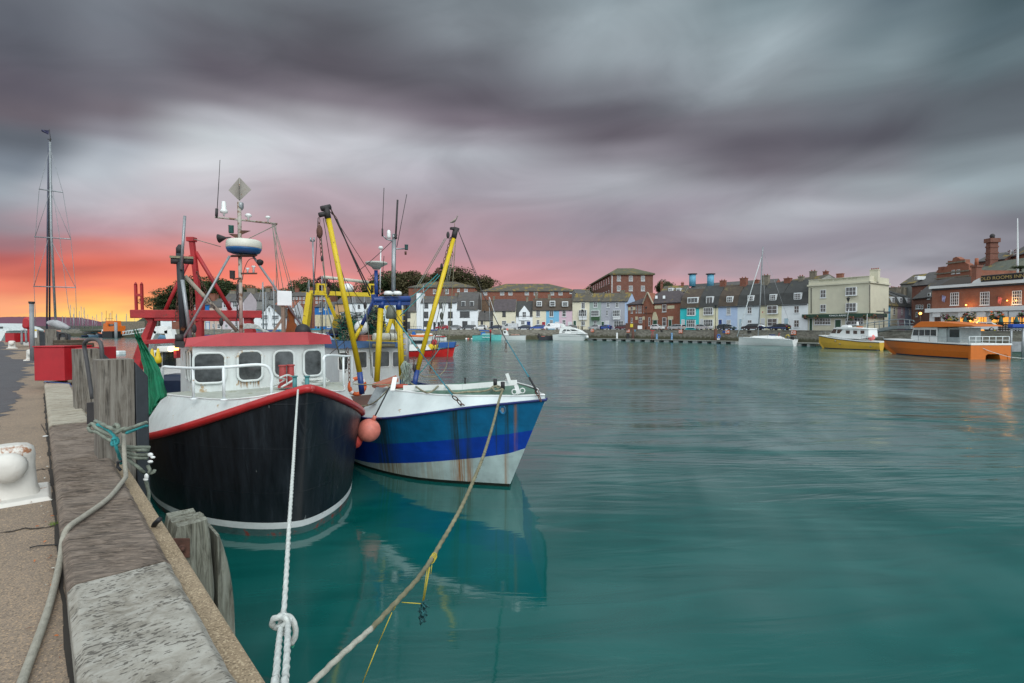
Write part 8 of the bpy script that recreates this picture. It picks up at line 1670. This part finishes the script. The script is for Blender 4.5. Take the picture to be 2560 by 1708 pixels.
# aft deck block with its tunnel
P0_, P1_ = [b.fr.w(-.03, sgn*b.near*2.3, 0) for sgn in (1, -1)]; P0_, P1_ = (P0_, P1_) if P0_.x/P0_.y < P1_.x/P1_.y else (P1_, P0_); fr2 = Frame(P0_, atan2((P1_-P0_).y, (P1_-P0_).x)); L2 = (P1_-P0_).length; zt = fr2.hit(*ZF(1000,1322), 'y', 0).z
arch = [fr2.hit(*ZF(x, y), 'y', 0) for x, y in ((1058,1490),(1062,1435),(1085,1418),(1270,1416),(1300,1430),(1312,1490))]
pol = [(0,-.3),(0,zt),(L2,zt),(L2,-.3),(arch[5].x,-.3)]+[(p.x,max(p.z,-.3)) for p in arch[4:0:-1]]+[(arch[0].x,-.3)]
mb = MB(); mb.prism(pol, -.02, .25); mb.v = [fr2.w(p) for p in mb.v]; mb.build('transom', m_orh, b.root); mb = MB(); mb.box((-.05,-.08,zt), (L2+.1,.4,zt+.2), fr2.M); mb.build('aft_gunwale', m_whiteclean, b.root, bevel=.05)
mb = MB(); P_ = [V((L2*k_/6, .2, 0)) for k_ in range(7)]; top_ = [V((p.x,p.y,zt+.95)) for p in P_]; mb.tube([fr2.w(p) for p in top_], .035, 5)
for p, q in zip(P_, top_): mb.tube([fr2.w(V((p.x,p.y,zt+.2))), fr2.w(q)], .03, 5)
mb.tube([fr2.w(V((p.x,p.y,zt+.55))) for p in P_], .02, 5); mb.build('aft_rail', m_rail, b.root)
gf = thing('hoist_frame', 'grey steel stern hoist with a blue cover at the right edge behind the orange boat', 'hoist', fr2.w(L2+.3,0,0), fr2.a)
for x in (1335,1462): p = A(*ZF(x,1490), P1_.y+.5); mb = MB(); mb.tube([V((p.x,p.y,.0)), V((p.x,p.y,A(*ZF(x,1130),p.y).z))], .1, 8); mb.build('post', m_galv, gf)
a_, b_ = A(*ZF(1345,1392), P1_.y+.5), A(*ZF(1455,1282), P1_.y+.5); mb = MB(); mb.box((a_.x,a_.y,a_.z), (b_.x,a_.y+.1,b_.z)); mb.build('panel', m_grey, gf); a_, b_ = A(*ZF(1328,1130), P1_.y+.5), A(*ZF(1475,1092), P1_.y+.5); mb = MB(); mb.box((a_.x,a_.y-.3,a_.z), (b_.x,a_.y+.3,b_.z)); mb.build('cover', mat('blue_tarpaulin', (.01,.06,.33), .7, bump=.6, bsc=4, dist=.05), gf, bevel=.08)
mb = MB(); mb.bar(A(*ZF(1335,1145), P1_.y+.5), A(*ZF(1462,1145), P1_.y+.5), .1, .1); mb.build('top_bar', m_galv, gf)
mb = MB(); P_ = [A(*ZF(x, y), P1_.y-.3+d) for x, y, d in ((930,1305,.5),(1080,1375,0),(1200,1415,-.2),(1330,1450,-.3),(1500,1465,-.3),(1600,1462,-.2))]; mb.tube(spline(P_, 5), .03, 6); tag(mb.build('mooring_line', m_rope), 'pale mooring line drooping across the stern of the orange catamaran', 'rope')
# red harbour boat passing behind the right yellow boom
Z9 = zoomf(840,700,5.227)
b = Boat('fishing_boat', 'red hulled small fishing boat under way behind the right yellow boom', 'fishing boat', Z9, (1520,1000), (940,1000), 2.6)
b.hull([(1545,880),(1380,905),(1100,925),(940,930)], [mat('bright_red_hull', (.52,.012,.012), .4, bump=0), m_dark], rake=.1); b.sup([(955,935),(960,850),(1180,850),(1230,915),(1100,930)], 1.0, m_whiteclean, 'gunwale_board'); b.sup([(960,850),(965,760),(1150,760),(1160,850)], .9, mat('grey_wheelhouse', (.45,.48,.48), .5), 'wheelhouse'); b.glass([(985,835),(985,790),(1130,790),(1135,835)], .9)
b.sup([(1340,890),(1345,820),(1560,812),(1540,885)], .7, mat('blue_gear', (.02,.09,.30), .8), 'blue_crates'); mb = MB(); mb.sph(b.fr.w(b.c(1285,822)), .42, 12, 8); mb.build('ball', m_redsteel, b.root); mb = MB(); mb.sph(b.fr.w(b.c(1270,870)), .4, 12, 8, (1.6,1,1)); mb.build('net_heap', m_yel, b.root); b.tube([(1560,870),(1600,850)], .06, m_redsteel, 'bowsprit'); b.tube([(950,730),(1150,740)], .12, m_orange, 'furled_sail')
for x0, x1, y, lb_, cv in ((150,560,1300,'small boat with an orange stripe and blue cover glimpsed left of the right boom','b'),(560,760,1320,'small grey boat with a red tube on its rail right of the right boom','r')):
    b = Boat('small_boat', lb_, 'boat', ZA, (x1,1362), (x0,1362), 2.2, Y=(141,141)); b.hull([(x1,y+8),(x0,y+5)], [m_whiteclean, m_dark]); b.tube([(x0+20,y),(x1-20,y)], .2, m_orange if cv == 'b' else m_redsteel, 'side_tube', b.near*1.1)
    if cv == 'b': b.sup([(190,1300),(200,1240),(230,1235),(250,1300)], .6, mat('blue_hood', (.01,.13,.45), .8), 'hood'); b.sup([(260,1300),(270,1270),(420,1270),(430,1300)], .7, m_whiteclean, 'cabin'); b.tube([(130,1205),(330,1200),(430,1225)], .14, mat('blue_sail_roll', (.01,.12,.45), .8), 'furled_sail')
# ================================================================== TREES
m_trunk = mat('tree_bark', (.05,.04,.03), .9)
def leafmat(nm, c1, c2):
    m = bpy.data.materials.new(nm); m.use_nodes = True; t = m.node_tree; b = t.nodes['Principled BSDF']
    g = N(t, 'ShaderNodeTexNoise', i={'Vector': N(t, 'ShaderNodeTexCoord').outputs['Object'], 'Scale': .45, 'Detail': 6., 'Roughness': .7}).outputs[0]
    t.links.new(Mix(t, N(t, 'ShaderNodeMapRange', i={0: g, 1: .35, 2: .65}).outputs[0], c1, c2), b.inputs['Base Color']); b.inputs['Roughness'].default_value = .8; return m
m_lf = [leafmat('dark_green_leaves', (.022,.038,.010), (.055,.085,.022)), leafmat('olive_brown_leaves', (.04,.035,.012), (.085,.075,.025)), leafmat('purple_leaves', (.03,.014,.018), (.05,.022,.025))]
protos = []
def mktree(mi, seed, n=5200):
    rnd = random.Random(seed); r = thing('tree', 'x', 'tree', (0,0,0), 0); mb = MB(); mb.tube([(0,0,0),(.02,0,.3),(0,.02,.62)], [.05,.035,.015], 7)
    lobes = []
    for k in range(11):
        a = rnd.uniform(0, 6.28); rr = rnd.uniform(.08, .36); z = rnd.uniform(.42, .86); s_ = rnd.uniform(.14, .25)*(1.1-abs(z-.6)*.6); lobes.append((V((rr*cos(a)*(1.2-z*.7), rr*sin(a)*(1.2-z*.7), z)), s_))
        mb.tube([(0,0,.35), lobes[-1][0]*.6+V((0,0,.2)), lobes[-1][0]], [.016,.009,.004], 4)
    mb.build('trunk', m_trunk, r); mb = MB()
    for k in range(n):
        c, s_ = lobes[rnd.randrange(11)]; d = V((rnd.gauss(0,1), rnd.gauss(0,1), rnd.gauss(0,1))).normalized(); q = c+V((d.x, d.y, d.z*.75))*s_*rnd.uniform(.72, 1.08); h = rnd.uniform(.008, .019)
        u = V((rnd.gauss(0,1), rnd.gauss(0,1), rnd.gauss(0,.7))).normalized()*h; w = u.cross(V((rnd.gauss(0,1), rnd.gauss(0,1), rnd.gauss(0,1)))).normalized()*h
        mb.add([q+u, q+w, q-u, q-w], [(0,1,2,3)])
    mb.build('crown', m_lf[mi], r); return r
TR = [ # px, top row, distance, width px, kind, place
 (408,740,205,62,0,'left end of the wooded rise, lowest tree against the glow'),(440,716,208,80,0,'wooded rise left of the red gantry mast, second from the left end'),(478,700,212,90,0,'tall tree behind the red gantry mast'),(520,694,215,95,0,'highest tree of the left wooded rise'),(558,700,214,80,0,'tree right of the highest one behind the grey brace'),(590,716,212,70,0,'dark tree under the blue radar'),(500,745,200,90,0,'lower tree in front of the highest left trees'),(440,765,198,70,0,'low dense tree at the foot of the left rise'),(545,752,200,70,0,'low dark tree between the left roofs'),
 (630,712,215,60,0,'tree behind the rusty mast of the black boat'),(668,716,217,60,0,'lighter tree right of the rusty mast'),(705,722,216,60,0,'tree behind the white box on the red roof'),(745,702,214,56,0,'tree between the white box and the left yellow boom'),(775,694,214,60,0,'tree top left of the left yellow boom'),(812,692,214,60,2,'purple leaved tree behind the left yellow boom'),(745,730,205,50,2,'low purple leaved tree by the brick chimneys'),(850,706,212,50,0,'tree seen between the two yellow booms'),(765,790,196,44,0,'low green tree beside the yellow gantry leg'),
 (930,700,214,70,0,'dark tree behind the radar post'),(968,676,216,80,0,'tree rising behind the blue boat mast'),(1010,668,217,85,1,'tall brownish tree right of the blue boat mast'),(1050,690,215,80,1,'brownish tree left of the right yellow boom'),(1085,674,220,90,1,'broad brown green tree behind the right yellow boom'),(1130,668,222,100,1,'highest brown green tree right of the right boom'),(1175,672,222,95,1,'broad brown green tree over the barrack roof'),(1212,692,220,75,1,'right most tree of the brown green clump with open branches'),(1105,712,210,80,1,'lower tree in front of the brown green clump'),(1160,708,210,80,1,'lower tree at the foot of the brown green clump'),
 (1470,716,215,26,0,'small tree between the two brick blocks'),(1652,700,190,34,0,'dark tree right of the tall brick block'),(1672,704,190,28,0,'small dark tree touching the slate house chimney'),(2548,664,105,34,0,'tree at the right edge by the flagpole')]
first = {}
for i, (px, py, Y_, wd, k, lb_) in enumerate(TR):
    key = (k, i % 2)
    zb = max(GZ, hillz(px, .25)) if px < 1400 else (GZ if px < 2000 else 16); zt = A(px, py, Y_).z; H_ = zt-zb; W_ = wd*(1.9 if px < 620 else 1.6)/F*Y_; x = (px-1280)/F*Y_; zb2 = zb
    if H_ > W_*1.1: zb2 = zt-W_*1.1
    zb2 = max(zb2-1, GZ); H_ = (zt-zb2)/.98
    t_ = first.get(key); sc = (W_*.95, W_*.95, H_); lab = ('purple ' if k == 2 else '')+lb_
    lab = lb_
    if t_ is None:
        t_ = mktree(k, i+3); first[key] = t_; t_.location = (x, Y_, zb2); t_.scale = sc; t_['label'] = lab; t_['group'] = 'trees behind the far houses'; t_.rotation_euler = (0,0,i)
    else: dup(t_, (x, Y_, zb2), i*1.7, lab, 'trees behind the far houses', sc)
hg = MB(); rnd = random.Random(5)
for k in range(14000):
    px = rnd.uniform(385, 1260); v = rnd.uniform(.0, .5); z = hillz(px, v); Y_ = 190+150*v
    if z < 4: continue
    c = V(((px-1280)/F*Y_, Y_, z+rnd.uniform(0, 2.2))); h = rnd.uniform(.3, .8); u = V((rnd.gauss(0,1), rnd.gauss(0,1), rnd.gauss(0,1))).normalized()*h; w = u.cross(V((rnd.gauss(0,1), rnd.gauss(0,1), 1))).normalized()*h; hg.add([c+u, c+w, c-u, c-w], [(0,1,2,3)])
o_ = hg.build('undergrowth', m_lf[0]); o_['kind'] = 'stuff'; tag(o_, 'dense dark undergrowth covering the rise behind the far houses', 'undergrowth')
# ================================================================== MARINA AT THE LEFT
def sailer(loc, rz, H, hullc, label, L=8, group='small yachts moored in the far marina', cover=None):
    r = thing('moored_yacht', label, 'yacht', loc, rz, group); mb = MB(); rings = []
    for i in range(9):
        q = i/8; w = L*.15*(1-max(0,(q-.4)/.6)**2.2)*(.8+.2*min(1,q/.3)) if i < 8 else .02; zt_ = .9+.25*q
        rings.append([V((L*(q-.5), -w, zt_)), V((L*(q-.5), -w*.85, .35)), V((L*(q-.5)*.93, -w*.3, -.3)), V((L*(q-.5)*.93, w*.3, -.3)), V((L*(q-.5), w*.85, .35)), V((L*(q-.5), w, zt_))])
    mb.loft(rings, cap=True); mb.build('hull', hullc, r, local=True); mb = MB(); mb.prism([(-L*.2,.9),(-L*.18,1.4),(L*.1,1.35),(L*.22,1.0)], -L*.08, L*.08); mb.build('cabin', m_whiteclean, r, local=True)
    mb = MB(); mb.tube([(L*.08,0,1),(L*.08,0,H)], [.13,.10], 5); mb.build('mast', m_galv, r, local=True); mb = MB(); mb.tube([(L*.06,0,2.0),(-L*.38,0,2.0)], .14, 5); mb.build('sail_cover', cover or m_blues, r, local=True)
    mb = MB(); mb.tube([(L*.08,-.7,H*.6),(L*.08,.7,H*.6)], .03, 4); mb.tube([(L*.08,0,H),(L*.49,0,1.1)], .03, 4); mb.build('rigging', m_galv, r, local=True); return r
def interp_w(x, tb): return [w for m, w in tb if x <= m][0]
rnd = random.Random(21); pr_ = [sailer((0,0,0), 0, 11, m_whiteclean, 'x'), sailer((0,0,0), 0, 11, mat('pale_blue_hull', (.2,.35,.5), .4), 'x', cover=mat('turquoise_cover', (.02,.25,.35), .7)), sailer((0,0,0), 0, 11, mat('navy_hull', (.02,.04,.10), .4), 'x')]
MK = [(154,790),(174,762),(183,768),(187,785),(200,766),(203,778),(210,769),(224,786),(228,790),(245,786),(251,780),(282,782),(290,788),(296,784),(313,784),(318,790),(206,792),(168,790),(335,796),(345,800),(392,800),(405,792),(430,790),(240,795),(262,796),(352,786)]
MK2 = [(530,770),(560,775),(652,707),(666,705),(658,730),(690,700),(723,740),(780,700),(799,690),(820,745),(876,730),(893,742),(905,738),(1065,712),(740,760)]
used = [0,0,0]
for i, (px, py) in enumerate(MK+MK2):
    far = i < len(MK); Y_ = rnd.uniform(190, 300) if far else rnd.uniform(118, 146); z = A(px, py, Y_).z; k = i % 3; s_ = z/11; x = (px-1280)/F*Y_
    wh = interp_w(px, ((172,'just right of the tall yacht mast'),(205,'between the tall yacht and the orange lifeboat'),(219,'well left of the orange lifeboat, among crowded masts'),(235,'close left of the orange lifeboat, among crowded masts'),(270,'behind the orange lifeboat'),(300,'just right of the orange lifeboat'),(370,'near the white gangway'),(450,'left of the black derrick post'),(600,'under the red gantry'),(700,'behind the red wheelhouse roof'),(760,'right of the white aerial box'),(860,'beside the left yellow boom'),(950,'between the two yellow booms'),(2000,'behind the right yellow boom')))
    lab = '%s yacht with %s bare mast %s'%(('white','pale blue','navy')[k], ('tall','short','middling')[(i//3)%3], wh)
    if used[k]: o_ = dup(pr_[k], (x, Y_, 0), rnd.uniform(-.6,.6)+(pi if i % 2 else 0), lab, 'small yachts moored in the far marina', (max(.55,min(s_,1.1)), max(.6,min(s_,1.1)), s_))
    else: used[k] = 1; o_ = pr_[k]; o_.location = (x, Y_, 0); o_['label'] = lab; o_.scale = (max(.6,min(s_,1.1)),max(.6,min(s_,1.1)),s_)
for c in []: pass
# tall yacht behind the near quay
ty = thing('tall_yacht', 'big yacht with a very tall flag topped mast behind the near posts', 'yacht', G(140, 860, 0)*1)
Yy = 44; mb = MB(); rings = []
for i in range(13):
    q = i/12; w = 1.9*(1-max(0,(q-.45)/.55)**2) if i < 12 else .03; c_ = A(106+44*q, 846, Yy+2*q); zt_ = A(118, 838, Yy).z; rings.append([c_+V((0,-w,zt_-c_.z)), c_+V((0,-w*.7,.5-c_.z)), c_+V((0,w*.7,.5-c_.z)), c_+V((0,w,zt_-c_.z))])
mb.loft(rings, cap=True); mb.build('hull', m_whiteclean, ty)
mb = MB(); P_ = [A(*Z1(x,y), Yy) for x, y in ((535,255),(600,262),(680,285),(775,318))]; mb.tube(spline(P_, 5), [.14+.2*sin(i/15*pi) for i in range(16)], 8); mb.build('furled_sail', mat('grey_sail_bundle', (.35,.36,.38), .8, var=.4, sc=1.5), ty)
mk = lambda pts, r, Y_, nm, m: (lambda mb: (mb.tube([A(x, y, Y_) for x, y in pts], r, 6), mb.build(nm, m, ty)))(MB())
mk([(139,806),(128,580),(125,355)], .09, Yy, 'mast', m_galv); mk([(117,824),(119,560),(122,356)], .07, Yy+3, 'rear_mast', mat('navy_mast', (.05,.06,.10), .5)); mk([(124,806),(124,560),(124,400)], .07, Yy+3, 'rear_mast', m_dark)
for x0, y0, x1, y1 in ((98,473,157,481),(86,592,177,598),(84,716,189,719)): mk([(x0,y0),(x1,y1)], .05, Yy, 'spreader', m_galv)
for pts in ([(122,380),(98,473),(88,592),(85,716),(90,815)],[(128,380),(157,481),(177,598),(189,719),(192,815)],[(125,480),(88,592)],[(126,480),(177,598)],[(127,600),(189,719)],[(124,420),(150,600),(170,760),(180,815)],[(120,600),(85,716)]): mk(pts, .018, Yy, 'shroud', m_grey)
mk([(125,355),(126,345)], .04, Yy, 'masthead', m_dark); mk([(119,348),(128,349)], .03, Yy, 'wind_vane', m_dark)
mb = MB(); mb.add([A(123,326,Yy), A(103,324,Yy-.2), A(104,329,Yy-.1), A(121,337,Yy), A(112,325,Yy+.3)], [(0,4,1,2,3)]); mb.build('flag', mat('navy_red_flag', (.03,.03,.08), .8, var=.9), ty); mk([(123,323),(126,345)], .02, Yy, 'flagstaff', m_dark)
# orange lifeboat with its black pontoon
b = Boat('lifeboat', 'orange and navy lifeboat with stacked upperworks lit by the sunset', 'lifeboat', Z1, (1105,418), (1290,420), 5, group='boats moored across the harbour')
b.hull([(1100,365),(1200,385),(1300,390)], [mat('navy_lifeboat_hull', (.015,.02,.06), .4), m_dark], stripe=m_orange); b.sup([(1150,385),(1158,265),(1195,262),(1200,300),(1285,290),(1290,385)], 1.8, m_orange, 'upperworks'); b.sup([(1180,262),(1185,235),(1275,235),(1280,290)], 1.2, m_orange, 'bridge'); b.sup([(1130,390),(1140,330),(1160,330),(1160,390)], 1.6, m_whiteclean, 'foredeck_house')
for x in (1190,1223,1255): b.tube([(x,240),(x,150 if x == 1223 else 120+x*0)], .06, m_dark, 'aerial')
b.tube([(1185,205),(1270,208)], .06, m_dark, 'aerial_bar'); b.glass([(1205,290),(1205,270),(1270,270),(1270,288)], 1.3)
mb = MB(); a_ = G(*Z1(1245,424), 0); b_ = A(*Z1(1355,350), a_.y); mb.box((a_.x, a_.y-4, -.2), (b_.x, a_.y, b_.z)); tag(mb.build('fender_raft', m_ink), 'black fender raft in front of the orange lifeboat', 'raft')
mb = MB(); a_ = A(*Z1(1297,250), 170); mb.cyl((a_.x,170,-1), (a_.x,170,a_.z), .45, n=8); tag(mb.build('mooring_pile', m_grey), 'grey pile right beside the orange lifeboat', 'pile')
mb = MB()
a_, b_ = A(*Z1(1370,300), 205), A(*Z1(1620,240), 195); mb.box((a_.x,195,GZ-3), (b_.x,215,b_.z)); tag(mb.build('harbour_shed', m_stonech), 'long low brown harbour shed at the foot of the wooded rise', 'shed')
gw = thing('gangway', 'white lattice gangway sloping down to the left marina', 'gangway', A(*Z1(1380,390), 150)); Lq_ = [(1370,395),(1500,375),(1650,345),(1830,322)]
for dy in (0, 38): mb = MB(); mb.tube([A(*Z1(x, y-dy+(x-1370)*.02), 150) for x, y in Lq_], .12, 4); mb.build('rail', m_rail, gw)
mb = MB()
for i in range(15): x = 1375+i*32; y = interp(Lq_, x); mb.tube([A(*Z1(x, y), 150), A(*Z1(x+8, y-38), 150)], .07, 4)
mb.build('lattice', m_rail, gw)
# white fishing boat with yellow buoys moored behind the black boat
Yw = 19; wf = thing('fishing_boat', 'white and navy fishing boat with yellow buoys moored behind the black boat', 'fishing boat', G(400, 1060, 0)); ZW = zoomf(360,780,4.052)
def wbox(nm, m, x0, y0, x1, y1, Y_, dep=1.5, bev=.02, z0=None): a_, b_ = A(*ZW(x0,y1), Y_), A(*ZW(x1,y0), Y_); mb = MB(); mb.box((a_.x,Y_,a_.z if z0 is None else z0), (b_.x,Y_+dep,b_.z)); return mb.build(nm, m, wf, bevel=bev)
wbox('hull', mat('navy_boat_hull', (.01,.02,.05), .4), 120, 640, 420, 860, Yw-.8, 4, .2, z0=-.3); wbox('cabin', m_whiteclean, 85, 390, 420, 640, Yw, 2.5); wbox('roof', m_whiteclean, 130, 350, 430, 405, Yw-.2, 2.9)
for x0, x1 in ((120,165),(195,250),(258,312)): o_ = wbox('window', m_ink, x0-5, 412, x1+5, 556, Yw-.04, .03, 0); a_ = wbox('pane', m_carglass, x0, 420, x1, 548, Yw-.06, .01, 0)
for pts in ([(0,410),(40,330),(120,185),(165,182),(260,184),(290,290)],):
    mb = MB(); P_ = [A(*ZW(*p), Yw+1.5) for p in pts]; 
    for a_, b_ in zip(P_, P_[1:]): mb.bar(a_, b_, .28, .28)
    mb.build('stern_frame', m_whiteclean, wf)
mb = MB()
for k in range(10): mb.tube([A(*ZW(180+k*9, 245), Yw+3), A(*ZW(140+k*14, 285), Yw+3)], .1, 4)
mb.build('grey_blue_cover', mat('slate_blue_cover', (.10,.22,.34), .8), wf)
for x, y in ((85,495),(145,490)): mb = MB(); mb.lathe(A(*ZW(x,y+35), Yw-.5), [(.06,0),(.12,.06),(.12,.2),(.07,.3),(.05,.5),(.02,.56)], 10); mb.build('pot_buoy', m_yel, wf)
wbox('life_raft_box', m_redsteel, 300, 370, 330, 470, Yw-.6, .3)
c_ = A(*ZW(270,378), Yw-.7); mb = MB(); mb.sph(c_, .09, 8, 6); mb.build('work_lamp', mat('lit_work_lamp', (1,.7,.3), emit=(1,.6,.2), es=6, bump=0), wf)
mb = MB(); mb.box((-4.6,0,-.2),(0,1.3,.45), Matrix.Translation(G(*Z1(1330,612), 0))); tag(mb.build('dinghy', m_rail, bevel=.1), 'small white dinghy lying behind the hoop ladder', 'dinghy')
for (x0,y0,x1,y1,Y_,m_,lb_) in ((0,262,148,345,60,m_whiteclean,'white ferry boat upperworks at the far left edge beyond the quay'),(186,305,285,358,70,m_yel,'yellow board beyond the far red box')):
    a_, b_ = A(*Z1(x0,y1), Y_), A(*Z1(x1,y0), Y_); r_ = thing('ferry_boat' if m_ is m_whiteclean else 'yellow_board', lb_, 'boat' if m_ is m_whiteclean else 'board', (a_.x,Y_,0)); mb = MB(); h_ = b_.z-a_.z
    if m_ is m_whiteclean: mb.prism([(a_.x-6,a_.z),(b_.x,a_.z),(b_.x-.6,a_.z+h_*.45),(b_.x-2.5,b_.z),(a_.x-6,b_.z)], Y_, Y_+4); mb.build('cabin', m_stripe, r_, bevel=.1); mb = MB(); mb.prism([(a_.x-6,a_.z-1.2),(b_.x-1.2,a_.z-1.2),(b_.x-.5,a_.z),(a_.x-6,a_.z)], Y_-.3, Y_+4.5); mb.build('hull', m_, r_); mb = MB(); mb.box((a_.x-6,Y_-.05,a_.z+h_*.30), (b_.x-1.2,Y_-.01,a_.z+h_*.55)); mb.build('window', m_carglass, r_)
    else: mb.box((a_.x,Y_,a_.z), (b_.x,Y_+.2,b_.z)); mb.build('board', m_, r_); mb = MB(); mb.box((a_.x,Y_+.21,-.5), (a_.x+.3,Y_+.5,a_.z)); mb.box((b_.x-.3,Y_+.21,-.5), (b_.x,Y_+.5,a_.z)); mb.build('frame', m_dark, r_)
